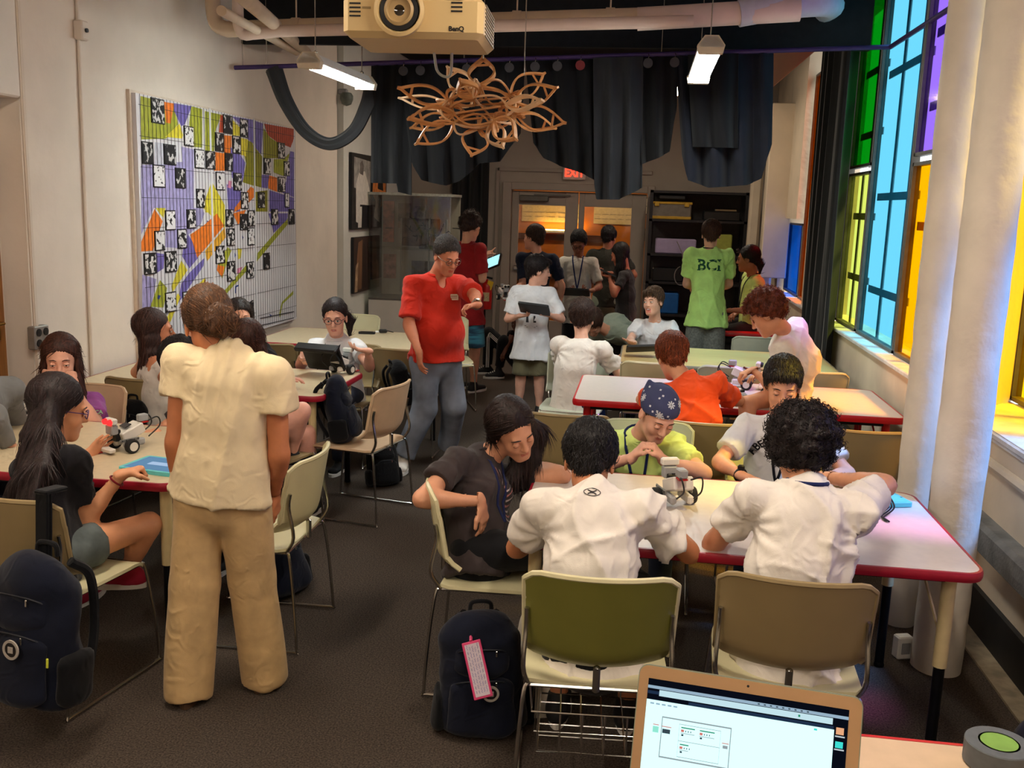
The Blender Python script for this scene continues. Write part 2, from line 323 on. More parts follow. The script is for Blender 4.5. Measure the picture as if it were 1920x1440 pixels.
b = MB(); b.box((XR+.17, .7, 2.3), (.3, 2.36, 2.8)); struct(b, 'wall_right_front', m_wallr)
pane(11, 10.2, 10.95, .95, 3.3, (250, 110, 0), 'film_deep_orange', (('v', 10.6),))
pane(12, 11.0, 12.1, .95, 1.75, (14, 90, 225), 'film_deep_blue', (('v', 11.5),))
pane(13, 8.75, 9.58, .95, 3.62, (120, 0, 10), 'film_red', ())
b = MB(); b.box((XR+.17, 2.0-2.6, 2.3), (.3, .2, 2.8)); b.box((XR+.17, -1.4, 2.3), (.3, 1.7, 2.9)); struct(b, 'wall_right_near', m_wallr)
struct(MB().box((XR+.17, 4.8, 3.7), (.34, 14.0, .12)), 'wall_right_head', m_wallr)
# rounded plaster moulding round the near window recess
P = [V(XR-.005, 3.95+a, 2.05+z) for a, z in rrect(1.95, 2.55, .28, 7)]
b = MB(); b.tube(P, .025, 8, closed=True); struct(b, 'trim_8', m_wallr, smooth=True)
# brackets of the roof beam over the far windows
b = MB(); b.prism([(0, 0), (.55, .5), (.55, .75), (0, .75)], 9.7, 9.95, fr=lambda p: V(XR+.02-.55+p[0]*1.0, p[2], 3.0+p[1])); struct(b, 'ceiling_bracket', m_wallr)
b = MB(); b.box((XR-.1, 11.9, 2.1), (.3, .24, 2.0), bev=.01); b.box((XR-.13, 12.15, 1.4), (.12, .12, 2.8), bev=.03); b.box((XR-.28, 12.6, 1.5), (.14, .16, 3.0), bev=.03); struct(b, 'wall_right_pilaster', m_wallr)
# ------------------------------------------------------------------ columns
m_col = mat('column_paint', (214, 205, 190), .6, noise=.06, nscale=5, bump=.5, bscale=16, spec=.3)
def column(x, y, r, lab):
    b = MB(); prof = []; N = 60; n = 32
    pts = []; fs = []
    for i in range(N+1):
        z = ZC*i/N
        for k in range(n):
            a = 2*math.pi*k/n
            d = .0012*math.sin(3*a+z*2.1)+.001*math.sin(z*9+a*2)+.0012*math.sin(z*31+a*5)
            if abs(z-.72) < .05: d -= .006*(1-abs(z-.72)/.05)*(1 if math.sin(a*2+1) > -.3 else .2)
            if abs(z-1.33) < .04: d -= .004*(1-abs(z-1.33)/.04)
            pts.append(V(x+(r+d)*math.cos(a), y+(r+d)*math.sin(a), z))
    for i in range(N):
        for k in range(n): q = (k+1) % n; fs.append((i*n+k, i*n+q, i*n+n+q, i*n+n+k))
    b.add(pts, fs); o = b.build('column', m_col, smooth=True); tag(o, lab, 'column', 'painted round columns'); return o
column(1.262, 4.45, .072, 'thinner cream painted round column just behind the thicker one'); column(1.305, 4.0, .1, 'thicker cream painted round column at the window end of the front table')
# ================================================================== organic shapes: distance fields meshed on a grid
def orth(a, s):
    a = nrm(a); s = np.asarray(s, float); s = s-a*(s@a)
    if np.linalg.norm(s) < 1e-5: s = np.cross(a, V(.3, .9, .1))
    s = nrm(s); return a, s, np.cross(a, s)
class Fld:
    """list of primitives: ('c',a,b,r1,r2,k,flat) cone  ('e',a,b,side,(u1,v1),(u2,v2),k,flat) elliptic cone  ('o',c,R,rad,k) ellipsoid ; k<0 subtracts"""
    def __init__(s): s.p = []
    def cone(s, a, b, r1, r2=None, k=.02, flat=0): s.p.append(('c', np.asarray(a, float), np.asarray(b, float), r1, r1 if r2 is None else r2, k, flat)); return s
    def econe(s, a, b, side, r1, r2, k=.03, flat=0): s.p.append(('e', np.asarray(a, float), np.asarray(b, float), np.asarray(side, float), r1, r2, k, flat)); return s
    def ell(s, c, rad, R=None, k=.02): s.p.append(('o', np.asarray(c, float), np.eye(3) if R is None else np.asarray(R, float), np.asarray(rad, float), k)); return s
    def sub(s, c, rad, R=None, k=.01): s.p.append(('s', np.asarray(c, float), np.eye(3) if R is None else np.asarray(R, float), np.asarray(rad, float), k)); return s
    def cut(s, p, n, k=0): s.p.append(('x', np.asarray(p, float), nrm(n), k)); return s
    def bounds(s, q):
        if q[0] == 'c': r = max(q[3], q[4]); return np.minimum(q[1], q[2])-r, np.maximum(q[1], q[2])+r
        if q[0] == 'e': r = max(max(q[4]), max(q[5])); return np.minimum(q[1], q[2])-r, np.maximum(q[1], q[2])+r
        if q[0] in 'os': r = np.sqrt(((q[2].T*q[3])**2).sum(1)); return q[1]-r, q[1]+r
    def box(s):
        B = [s.bounds(q) for q in s.p if q[0] in 'ceo']; return np.min([b[0] for b in B], 0), np.max([b[1] for b in B], 0)
    def eval(s, lo, h, n):
        v = np.full(n, .3, np.float32); ax = [(lo[i]+h*np.arange(n[i])).astype(np.float32) for i in range(3)]
        for q in s.p:
            if q[0] == 'x':
                d = (ax[0][:, None, None]-q[1][0])*q[2][0]+(ax[1][None, :, None]-q[1][1])*q[2][1]+(ax[2][None, None, :]-q[1][2])*q[2][2]
                np.maximum(v, d, out=v); continue
            k = abs(q[-2] if q[0] in 'ce' else q[4]); bl, bh = s.bounds(q); m = k+2.5*h+.004
            i0 = [max(0, int(np.floor((bl[i]-m-lo[i])/h))) for i in range(3)]; i1 = [min(n[i], int(np.ceil((bh[i]+m-lo[i])/h))+1) for i in range(3)]
            if any(i1[i]-i0[i] < 1 for i in range(3)): continue
            sl = tuple(slice(i0[i], i1[i]) for i in range(3)); X = ax[0][sl[0]][:, None, None]; Y = ax[1][sl[1]][None, :, None]; Z = ax[2][sl[2]][None, None, :]
            if q[0] == 'c':
                a, b, r1, r2, flat = q[1], q[2], q[3], q[4], q[6]; d = b-a; L2 = float(d@d)+1e-9
                x, y, z = X-a[0], Y-a[1], Z-a[2]; t0 = (x*d[0]+y*d[1]+z*d[2])/L2; t = np.clip(t0, 0, 1)
                D = np.sqrt((x-t*d[0])**2+(y-t*d[1])**2+(z-t*d[2])**2)-(r1+(r2-r1)*t)
                L = math.sqrt(L2)
                if flat & 1: D = np.maximum(D, (t0-1)*L)
                if flat & 2: D = np.maximum(D, -t0*L)
            elif q[0] == 'e':
                a, b, sd, r1, r2, flat = q[1], q[2], q[3], q[4], q[5], q[7]; d = b-a; L = np.linalg.norm(d)+1e-6; w_, u_, v_ = orth(d, sd)
                x, y, z = X-a[0], Y-a[1], Z-a[2]; t0 = (x*w_[0]+y*w_[1]+z*w_[2])/L; t = np.clip(t0, 0, 1)
                pu = x*u_[0]+y*u_[1]+z*u_[2]; pv = x*v_[0]+y*v_[1]+z*v_[2]; pa = (t0-t)*L
                ru = r1[0]+(r2[0]-r1[0])*t; rv = r1[1]+(r2[1]-r1[1])*t; rm = np.minimum(ru, rv)
                g = np.sqrt((pu/ru)**2+(pv/rv)**2+(pa/rm)**2)+1e-6; g2 = np.sqrt((pu/ru**2)**2+(pv/rv**2)**2+(pa/rm**2)**2)+1e-6
                D = g*(g-1)/g2
                if flat & 1: D = np.maximum(D, (t0-1)*L)
                if flat & 2: D = np.maximum(D, -t0*L)
            else:
                c, R, rad = q[1], q[2], q[3]; x, y, z = X-c[0], Y-c[1], Z-c[2]
                l = [x*R[i][0]+y*R[i][1]+z*R[i][2] for i in range(3)]
                g = np.sqrt(sum((l[i]/rad[i])**2 for i in range(3)))+1e-6; g2 = np.sqrt(sum((l[i]/rad[i]**2)**2 for i in range(3)))+1e-6
                D = g*(g-1)/g2
            w_ = v[sl]
            if q[0] == 's':
                D = -D; hh = np.clip(.5+.5*(D-w_)/k, 0, 1); v[sl] = w_*(1-hh)+D*hh+k*hh*(1-hh)
            elif k > 0: hh = np.clip(.5+.5*(w_-D)/k, 0, 1); v[sl] = w_*(1-hh)+D*hh-k*hh*(1-hh)
            else: v[sl] = np.minimum(w_, D)
        return v
    def mesh(s, h, box=None, smooth=1):
        lo, hi = s.box() if box is None else box
        lo = lo-2.6*h; n = [int(np.ceil((hi[i]+2.6*h-lo[i])/h))+1 for i in range(3)]
        return nets(s.eval(lo, h, n), lo, h, smooth)
def nets(v, lo, h, smooth=1):
    s = v < 0; c = np.zeros([k-1 for k in v.shape], np.int8)
    for i in (0, 1):
        for j in (0, 1):
            for k in (0, 1): c += s[i:i+c.shape[0], j:j+c.shape[1], k:k+c.shape[2]]
    ijk = np.argwhere((c > 0) & (c < 8))
    if len(ijk) == 0: return np.zeros((0, 3)), np.zeros((0, 4), int)
    idx = np.full(c.shape, -1, np.int32); idx[tuple(ijk.T)] = np.arange(len(ijk))
    acc = np.zeros((len(ijk), 3)); cnt = np.zeros(len(ijk)); I, J, K = ijk.T
    cor = {(i, j, k): v[I+i, J+j, K+k] for i in (0, 1) for j in (0, 1) for k in (0, 1)}
    for ax in range(3):
        for o in ((0, 0), (0, 1), (1, 0), (1, 1)):
            a = [0, 0, 0]; oth = [q for q in range(3) if q != ax]; a[oth[0]], a[oth[1]] = o; b = list(a); b[ax] = 1
            va, vb = cor[tuple(a)], cor[tuple(b)]; m = (va < 0) != (vb < 0); t = va[m]/(va[m]-vb[m])
            p = np.tile(np.array(a, float), (m.sum(), 1)); p[:, ax] = t; acc[m] += p; cnt[m] += 1
    P = (ijk+acc/cnt[:, None])*h+lo
    Q = []
    for ax in range(3):
        o1, o2 = [(1, 2), (2, 0), (0, 1)][ax]
        A = [slice(None)]*3; B = [slice(None)]*3; A[ax] = slice(0, -1); B[ax] = slice(1, None)
        sa, sb = s[tuple(A)], s[tuple(B)]; e = np.argwhere(sa != sb)
        e = e[(e[:, o1] > 0) & (e[:, o2] > 0) & (e[:, o1] < v.shape[o1]-1) & (e[:, o2] < v.shape[o2]-1)]
        if len(e) == 0: continue
        def g(d1, d2): f = e.copy(); f[:, o1] += d1; f[:, o2] += d2; return idx[tuple(f.T)]
        q = np.stack([g(-1, -1), g(0, -1), g(0, 0), g(-1, 0)], 1); fl = ~sa[tuple(e.T)]; q[fl] = q[fl][:, ::-1]; Q.append(q)
    Q = np.concatenate(Q); Q = Q[(Q >= 0).all(1)]
    for _ in range(smooth): P = lap(P, Q)
    return P, Q
def lap(P, Q, lam=.5):
    n = len(P); acc = np.zeros((n, 3)); cnt = np.zeros(n)
    for a, b in ((0, 1), (1, 2), (2, 3), (3, 0)):
        for c in range(3): acc[:, c] += np.bincount(Q[:, a], P[Q[:, b], c], n)+np.bincount(Q[:, b], P[Q[:, a], c], n)
        cnt += np.bincount(Q[:, a], minlength=n)+np.bincount(Q[:, b], minlength=n)
    return P*(1-lam)+lam*acc/np.maximum(cnt, 1)[:, None]
def vnorm(P, Q):
    fn = np.cross(P[Q[:, 2]]-P[Q[:, 0]], P[Q[:, 3]]-P[Q[:, 1]]); N = np.zeros_like(P)
    for i in range(4):
        for c in range(3): N[:, c] += np.bincount(Q[:, i], fn[:, c], len(P))
    return N/(np.linalg.norm(N, axis=1, keepdims=True)+1e-9)
def wob(P, seed, n=6, f=(12, 30)):
    r = np.random.default_rng(seed); o = np.zeros(len(P))
    for i in range(n):
        k = nrm(r.normal(size=3))*r.uniform(*f); k2 = nrm(r.normal(size=3))*r.uniform(*f)*.6
        o += np.sin(P@k+r.uniform(0, 6.28)+1.6*np.sin(P@k2+r.uniform(0, 6.28)))
    return o/n**.5
def folds(P, seed, n=5, f=(9, 20), amp=1.0):
    o = wob(P, seed, n, f); return np.sign(o)*np.abs(o)**.8*amp
def ridges(P, seed, n=5, f=(10, 24), amp=1.0):
    r = np.random.default_rng(seed); o = np.zeros(len(P))
    for i in range(n):
        k = nrm(r.normal(size=3))*r.uniform(*f); k2 = nrm(r.normal(size=3))*r.uniform(*f)*.5; mk = nrm(r.normal(size=3))*r.uniform(5, 10)
        v = 1-np.abs(np.sin(P@k+r.uniform(0, 6.28)+1.2*np.sin(P@k2+r.uniform(0, 6.28)))); o += (v**2.5-.25)*np.clip(np.sin(P@mk+r.uniform(0, 6.28))+.3, 0, 1)
    return o*amp
def to_mesh(name, P, Q, mi=None):
    me = bpy.data.meshes.new(name); me.vertices.add(len(P)); me.vertices.foreach_set('co', np.asarray(P, np.float32).ravel())
    me.loops.add(len(Q)*4); me.loops.foreach_set('vertex_index', Q.ravel().astype(np.int32)); me.polygons.add(len(Q))
    me.polygons.foreach_set('loop_start', np.arange(0, len(Q)*4, 4, dtype=np.int32))
    me.polygons.foreach_set('use_smooth', np.ones(len(Q), bool))
    if mi is not None: me.polygons.foreach_set('material_index', np.asarray(mi, np.int32))
    me.update(calc_edges=True); return me
# ================================================================== people
def skin_mat(c):
    n = 'skin_%d_%d_%d' % c
    return mat(n, c, .5, noise=.07, nscale=18, bump=.05, bscale=120, spec=.35)
def lip_mat(c): n = 'lips_%d_%d_%d' % c; return mat(n, (int(c[0]*.94), int(c[1]*.74), int(c[2]*.76)), .4, noise=.05)
def hair_mat(c, st=(1, 1, .12)): return mat('hair_%d_%d_%d' % c, c, .5, noise=.5, nscale=110, stretch=st, bump=.35, bscale=130, spec=.28, detail=4)
eye_white = mat('eye_white', (216, 208, 200), .25, noise=.02); eye_dark = mat('eye_iris', (38, 22, 14), .15, noise=.1); lash = mat('lash', (24, 16, 13), .7, noise=.1)
sole_white = mat('sole_white', (222, 218, 210), .7, noise=.05)
def face_frame(yaw, pitch=0, roll=0):
    a, p, q = map(math.radians, (yaw, pitch, roll)); f0 = V(-math.sin(a), math.cos(a), 0); r = V(math.cos(a), math.sin(a), 0); up = V(0, 0, 1)
    f = math.cos(p)*f0-math.sin(p)*up; u = math.sin(p)*f0+math.cos(p)*up
    return math.cos(q)*r-math.sin(q)*u, f, math.sin(q)*r+math.cos(q)*u
def ik(S, W, l1, l2, hint):
    d = W-S; L = np.linalg.norm(d); mx = (l1+l2)*.985
    if L > mx: W = S+d/L*mx; L = mx
    if L < abs(l1-l2)+.03: W = S+d/(L+1e-6)*(abs(l1-l2)+.03); L = abs(l1-l2)+.03
    d = nrm(W-S); a = (l1*l1-l2*l2+L*L)/(2*L); h = math.sqrt(max(l1*l1-a*a, 0)); m = S+d*a
    o = hint-m; o = o-d*(o@d); return m+nrm(o)*h, W
def hand(F, W, d, n, sgn, pose='relaxed', sc=1.0):
    """d along the hand, n where the palm looks, sgn +1: thumb on the d x n side"""
    d = nrm(d); n = nrm(np.asarray(n, float)-d*(np.asarray(n, float)@d)); t = np.cross(d, n)*sgn
    F.econe(W-d*.02*sc, W+d*.03*sc, t, (.026*sc, .019*sc), (.033*sc, .016*sc), .012)
    F.econe(W+d*.03*sc, W+d*.08*sc, t, (.034*sc, .0155*sc), (.037*sc, .012*sc), .012)
    curls = {'relaxed': (20, 25, 18), 'flat': (4, 6, 5), 'fist': (78, 95, 60), 'grip': (45, 50, 30), 'spread': (2, 8, 8), 'point': (60, 70, 45)}[pose]
    for i, (o, L) in enumerate(((.028, .072), (.0095, .08), (-.0095, .074), (-.027, .058))):
        cu = curls
        if pose == 'point' and i == 0: cu = (8, 8, 6)
        spread = (o*7 if pose == 'spread' else o*1.6)
        p = W+d*(.083-.006*abs(i-1.2))*sc+t*o*sc; dd = nrm(d+t*spread); ang = 0; r = .0088*sc
        for j, fr in enumerate((.45, .31, .24)):
            ang += math.radians(cu[j]+(i-1.5)*2); q = p+(dd*math.cos(ang)+n*math.sin(ang))*L*fr*sc
            F.cone(p, q, r, r*.92, .004); p = q; r *= .9
    p = W+d*.028*sc+t*.026*sc
    tf = {'fist': (.55, .75, .5), 'grip': (.75, .55, .5), 'point': (.6, .6, .5), 'spread': (.55, -.02, .9), 'flat': (.8, .05, .6)}.get(pose, (.8, .28, .5))
    q = p+nrm(d*tf[0]+n*tf[1]*.6+t*tf[2])*.042*sc; F.cone(p-t*.01*sc, q, .0125*sc, .0105*sc, .01)
    e = q+nrm(d*(tf[0]+.25)+n*tf[1]+t*(tf[2]-.5 if pose in ('fist', 'grip', 'point') else tf[2]*.6))*.034*sc; F.cone(q, e, .0102*sc, .0082*sc, .004)
class Person: pass
def person(label, head, hy, hp=0, hr=0, neck=None, pelvis=None, ty=0, s=1.0, hs=None, arms=None, legs='sit', skin=(214, 160, 130), top=None, bottom=None, shoes=None,
           hair=None, eyes=None, bw=1.0, belly=0, hunch=0, res=1.0, lyaw=None, mouth=None, foot_yaw=None, group=None, name='person', chest=0, seat=None):
    o = Person(); hs = (.90+.1*s) if hs is None else hs; o.hs = hs; o.s = s
    Hc = np.asarray(head, float); r, f, u = face_frame(hy, hp, hr); o.Hc, o.hr, o.hf, o.hu = Hc, r, f, u
    H = lambda x, y, z: Hc+hs*(r*x+f*y+u*z); o.H = H; HR = np.array([r, f, u])
    tr, tf, _ = face_frame(ty); o.tr, o.tf = tr, tf
    N = Hc-V(0, 0, .15*s)-tf*.02 if neck is None else np.asarray(neck, float)+V(0, 0, .018*s)
    P = V(N[0], N[1], N[2]-.53*s) if pelvis is None else np.asarray(pelvis, float)
    up = nrm(N-P); tr = nrm(tr-up*(tr@up)); tfw = nrm(np.cross(up, tr)); o.up, o.N, o.P = up, N, P
    M = P+(N-P)*.5-tfw*(hunch); C = N-up*.12*s-tfw*hunch*.3; o.C = C; o.tfw = tfw
    hwS = .165*s*bw**.5; sh = {'L': N-up*.066*s-tr*hwS, 'R': N-up*.066*s+tr*hwS}
    hip = {'L': P-tr*.085*s, 'R': P+tr*.085*s}
    l1, l2 = .285*s, .245*s; A = {}; o.sh = sh
    arms = arms or {}; tfw = nrm(np.cross(up, tr))
    for k, sg in (('L', -1), ('R', 1)):
        a = arms.get(k, None)
        if a is None: a = dict(w=sh[k]-V(0, 0, .5*s)+tr*sg*.05+tfw*.03)
        W = np.asarray(a['w'], float); hint = a.get('e', None)
        if hint is None: hint = (sh[k]+W)/2+tr*sg*.15-tfw*.12-V(0, 0, .15)
        E, W = ik(sh[k], W, l1, l2, np.asarray(hint, float)); A[k] = (E, W, a)
    lyaw = ty if lyaw is None else lyaw; lr, lf, _ = face_frame(lyaw)
    th, sn = .42*s, .41*s; G = {}
    for k, sg in (('L', -1), ('R', 1)):
        if isinstance(legs, dict) and k in legs: K, An = [np.asarray(q, float) for q in legs[k]]
        elif legs == 'stand' or (isinstance(legs, dict) and legs.get('mode') == 'stand'):
            An = V(hip[k][0]+lr[0]*sg*.02, hip[k][1]+lr[1]*sg*.02, .075); K = (hip[k]+An)/2+lf*.02
        else:
            K = hip[k]+lf*th*.96+lr*sg*.04+V(0, 0, .02); An = V(K[0]-lf[0]*.03, K[1]-lf[1]*.03, .085)
        G[k] = (K, An)
    o.A, o.G = A, G
    # ---- skin
    S = Fld(); S.econe(P-up*.03, P+up*.1*s, tr, (.135*s*bw, .095*s), (.12*s*bw, .085*s), .04)
    S.econe(P+up*.06*s, M, tr, (.118*s*bw, .085*s), (.115*s*bw, .085*s), .05); S.econe(M, C, tr, (.118*s*bw, .088*s), (.13*s*bw, .085*s), .05)
    S.cone(sh['L'], sh['R'], .047*s, None, .04); S.econe(C, N-up*.02, tr, (.1*s, .075*s), (.05*s, .05*s), .05)
    neckr = .05*s**.5*(1.08 if bw > 1.1 else .98)
    S.cone(N-up*.03, H(0, -.028, -.06), neckr*1.12, neckr, .03)
    for k in 'LR':
        E, W, a = A[k]; S.cone(sh[k], E, .047*s*bw**.4, .037*s*bw**.4, .03); S.cone(E, W, .0385*s*bw**.4, .0245*s, .012)
        S.cone(E+(W-E)*.12, E+(W-E)*.42, .039*s*bw**.4, .034*s, .02)
        K, An = G[k]; S.cone(hip[k], K, .078*s*bw**.5, .052*s, .04); S.cone(K, An, .051*s, .034*s, .02); S.cone(K+(An-K)*.12-lf*.012, K+(An-K)*.5-lf*.014, .05*s, .042*s, .03)
    hd = Fld()
    hd.ell(H(0, -.016, .034), np.array((.073, .094, .088))*hs, HR, .01); hd.ell(H(0, .026, -.028), np.array((.057, .062, .084))*hs, HR, .03*hs)
    hd.ell(H(0, .02, -.07), np.array((.0475, .055, .042))*hs, HR, .03*hs)
    hd.cone(H(-.012, .066, -.098), H(.012, .066, -.098), .019*hs, None, .03*hs)
    for sg in (-1, 1): hd.ell(H(sg*.034, .056, -.03), np.array((.024, .024, .026))*hs, HR, .02*hs)
    hd.cone(H(-.034, .078, .022), H(.034, .078, .022), .0088*hs, None, .018*hs)
    for sg in (-1, 1): hd.sub(H(sg*.0315, .1, .001), np.array((.019, .019, .0125))*hs, HR, .014*hs)
    hd.cone(H(0, .084, .012), H(0, .1035, -.0275), .0065*hs, .0112*hs, .013*hs)
    for sg in (-1, 1): hd.ell(H(sg*.0105, .0935, -.0315), np.array((.0075, .0095, .0068))*hs, HR, .006*hs)
    hd.cone(H(-.019, .082, -.0585), H(0, .091, -.056), .0055*hs, .0068*hs, .006*hs); hd.cone(H(.019, .082, -.0585), H(0, .091, -.056), .0055*hs, .0068*hs, .006*hs)
    if mouth == 'open': hd.sub(H(0, .092, -.068), np.array((.02, .02, .014))*hs, HR, .005); hd.cone(H(-.016, .082, -.086), H(.016, .082, -.086), .0075*hs, None, .006*hs)
    else: hd.cone(H(-.017, .081, -.0685), H(.017, .081, -.0685), .0075*hs, None, .006*hs); hd.sub(H(0, .094, -.0628), np.array((.024, .01, .0016))*hs, HR, .003*hs)
    for sg in (-1, 1):
        Re = np.array([r, nrm(f-sg*r*.35), u]); hd.ell(H(sg*.077, -.012, -.008), np.array((.009, .021, .033))*hs, Re, .008*hs); hd.sub(H(sg*.088, -.008, -.005), np.array((.009, .011, .018))*hs, Re, .006*hs)
    hd.p += [q for q in S.p if q[0] == 'c' and np.allclose(q[2], H(0, -.028, -.06))]
    hb = hs*.155
    P1, Q1 = hd.mesh(.0050*res*max(hs, .9), (Hc-hb, Hc+hb)); cc = P1[Q1].mean(1)-Hc; Q1 = Q1[(cc@u > -.142*hs) & (np.abs(cc).max(1) < hb-.004)]
    S2 = Fld(); S2.p = S.p+hd.p[:3]
    P2, Q2 = S2.mesh(.0145*res); cc = P2[Q2].mean(1)
    keep = ~(((cc-Hc)@u > -.125*hs) & (np.linalg.norm(cc-Hc, axis=1) < .19*hs))
    parts = [(P1, Q1)]
    for k, sg in (('L', -1), ('R', 1)):
        E, W, a = A[k]; fd = nrm(W-E); d = nrm(a.get('d', fd)); n = np.asarray(a.get('n', V(0, 0, -1)), float)
        if abs(nrm(n)@d) > .95: n = tfw
        hf = Fld(); hf.cone(E, W, .0385*s*bw**.4, .0245*s, .012); hand(hf, W, d, n, (1 if k == 'L' else -1), a.get('pose', 'relaxed'), s**.7*a.get('sc', 1))
        keep &= ~(((cc-W)@fd > .004) & (np.linalg.norm(cc-W, axis=1) < .09))
        if a.get('hide'): continue
        P3, Q3 = hf.mesh(.0056*res, (W-.2*s, W+.2*s)); c3 = P3[Q3].mean(1)-W; Q3 = Q3[(c3@fd > -.012) | ((np.linalg.norm(c3, axis=1) > .06) & (c3@fd > -.06))]; Q3 = Q3[np.abs(P3[Q3].mean(1)-W).max(1) < .195*s]; parts.append((P3, Q3))
    parts.append((P2, Q2[keep]))
    base = V(P[0], P[1], 0); V_ = []; Qs = []; off = 0
    for pp, qq in parts:
        us = np.unique(qq); mp = np.full(len(pp), -1); mp[us] = np.arange(len(us)); V_.append(pp[us]); Qs.append(mp[qq]+off); off += len(us)
    VV = np.concatenate(V_); QQ = np.concatenate(Qs)
    loc = (VV[QQ].mean(1)-Hc)/hs; lx, ly, lz = loc@r, loc@f, loc@u
    mi = ((np.abs(lx) < .0195-.55*np.abs(lz+.0635)) & (ly > .072) & (lz < -.0545) & (lz > -.0735)).astype(int)
    if mouth == 'open': mi = ((np.abs(lx) < .024) & (ly > .055) & (lz < -.052) & (lz > -.092)).astype(int)
    me = to_mesh(name, VV-base, QQ, mi); ob = link(name, me, [skin_mat(skin), lip_mat(skin)]); ob.location = base; tag(ob, label, 'person', group)
    o.ob, o.base = ob, base
    def child(nm, PQ, m, disp=None):
        Pp, Qq = PQ
        if disp is not None: Pp = Pp+vnorm(Pp, Qq)*disp(Pp)[:, None]
        return link(nm, to_mesh(nm, Pp-base, Qq), m, ob)
    o.child = child
    # ---- eyes, brows
    if eyes != 'none':
        lid = {'open': 22, 'half': 6, 'down': -8, 'closed': -30}.get(eyes or 'half', 6); gz = {'open': 0, 'half': -6, 'down': -22, 'closed': -30}.get(eyes or 'half', 0)
        for sg in (-1, 1):
            b = MB(); n1, n2 = 14, 16; c = H(sg*.0315, .0765, .001); g = nrm(V(0, math.cos(math.radians(gz)), math.sin(math.radians(gz))))
            pts = []; fs = []; ms = []; R0 = .0142
            for i in range(n1+1):
                el = -70+140*i/n1
                for j in range(n2+1):
                    az = -75+150*j/n2; v = V(math.sin(math.radians(az))*math.cos(math.radians(el)), math.cos(math.radians(az))*math.cos(math.radians(el)), math.sin(math.radians(el)))
                    lidz = lid-abs(az)*.12; low = -20+abs(az)*.15; R = R0*(1.07 if (el > lidz or el < low) else 1.0); pts.append(c+hs*R*(r*v[0]+f*v[1]+u*v[2]*1.0)-base)
            for i in range(n1):
                for j in range(n2):
                    el = -70+140*(i+.5)/n1; az = -75+150*(j+.5)/n2; v = V(math.sin(math.radians(az))*math.cos(math.radians(el)), math.cos(math.radians(az))*math.cos(math.radians(el)), math.sin(math.radians(el)))
                    lidz = lid-abs(az)*.12; low = -20+abs(az)*.15
                    m = 3 if (lidz < el < lidz+9) else 2 if (el > lidz or el < low) else (1 if v@g > .93 else 0)
                    w_ = n2+1; fs.append((i*w_+j, i*w_+j+1, (i+1)*w_+j+1, (i+1)*w_+j)); ms.append(m)
            for q, m in zip(fs, ms): b.f.append(q); b.m.append(m)
            b.v = [tuple(p) for p in pts]; b.build('eye', [eye_white, eye_dark, skin_mat(skin), lash], ob, True)
            hc = (hair or {}).get('c', (40, 26, 20)); b = MB()
            b.tube([H(sg*.013, .0905, .0235)-base, H(sg*.026, .0905, .0285)-base, H(sg*.038, .086, .0275)-base, H(sg*.049, .074, .022)-base], [.0014*hs, .0027*hs, .0024*hs, .001*hs], 6); b.build('eyebrow', hair_mat(hc), ob, True)
    if mouth in ('open', 'smile') :
        b = MB(); b.tube([H(x, .0865-abs(x)*12*abs(x), -.0625+abs(x)*.1)-base for x in (-.014, -.007, 0, .007, .014)], .0035*hs, 6); b.build('teeth', sole_white, ob)
    # ---- top
    o.tops = None
    if top:
        e = top.get('e', .016); T = Fld(); hem = top.get('hem', .10); fl = top.get('flare', 1.0)
        T.econe(P-up*hem*s, P+up*.1*s, tr, ((.158*bw*fl)*s+e, (.112*fl+belly*.4)*s+e), ((.135*bw)*s+e, .1*s+e), .04, 2)
        T.econe(P+up*.06*s, M, tr, ((.128*bw)*s+e, .1*s+e), (.122*bw*s+e, .095*s+e), .05); T.econe(M, C, tr, (.122*bw*s+e, .093*s+e), (.134*bw*s+e, .09*s+e), .05)
        if belly: T.ell(P+up*.16*s+tfw*.045*s, np.array((.15*bw*s, (.09+belly)*s, .15*s)), np.array([tr, tfw, up]), .06)
        if chest:
            for sg in (-1, 1): T.ell(C-up*.05*s+tr*sg*.065*s+tfw*.07*s, np.array((.062, .055+chest, .06))*s, np.array([tr, tfw, up]), .04)
        if not top.get('tank'):
            T.cone(sh['L'], sh['R'], .05*s+e*.8, None, .03); T.econe(C, N-up*.012*s, tr, (.105*s+e*.5, .08*s+e*.5), (.058*s+top.get('neck', 0), .058*s+top.get('neck', 0)), .05)
            fr = top.get('sl', .62); se = top.get('se', .016)
            for k in 'LR':
                E, W, a = A[k]
                if fr <= 1: T.cone(sh[k], sh[k]+(E-sh[k])*fr, .05*s*bw**.4+e*.8, .046*s*bw**.4+se, .02, 1)
                else: T.cone(sh[k], E, .05*s*bw**.4+e*.8, .044*s+se, .03); T.cone(E, E+(W-E)*(fr-1), .044*s+se, .032*s+se*.8, .02, 1)
        else:
            T.cone(sh['L']*.72+N*.28, sh['R']*.72+N*.28, .05*s+e*.3, None, .03)
            T.sub(N+tfw*.07*s-up*.0, np.array((.09, .09, .08))*s, np.array([tr, tfw, up]), .02)
            for k in 'LR': T.sub(sh[k]+(tr if k == 'R' else -tr)*.03*s, np.array((.06, .075, .11))*s, np.array([tr, tfw, up]), .02)
        if top.get('vneck'): T.sub(N+tfw*.075*s-up*.03*s, np.array((.035, .06, .06))*s, np.array([tr, tfw, up]), .01)
        h = .0094*res; Pp, Qq = T.mesh(h); sd = abs(hash(label)) % 1000 if False else sum(map(ord, label)) % 1000
        am = top.get('fold', .006)
        L1 = np.stack([(Pp-P)@tr, (Pp-P)@tfw, ((Pp-P)@up)*top.get('fz', .45)], 1)
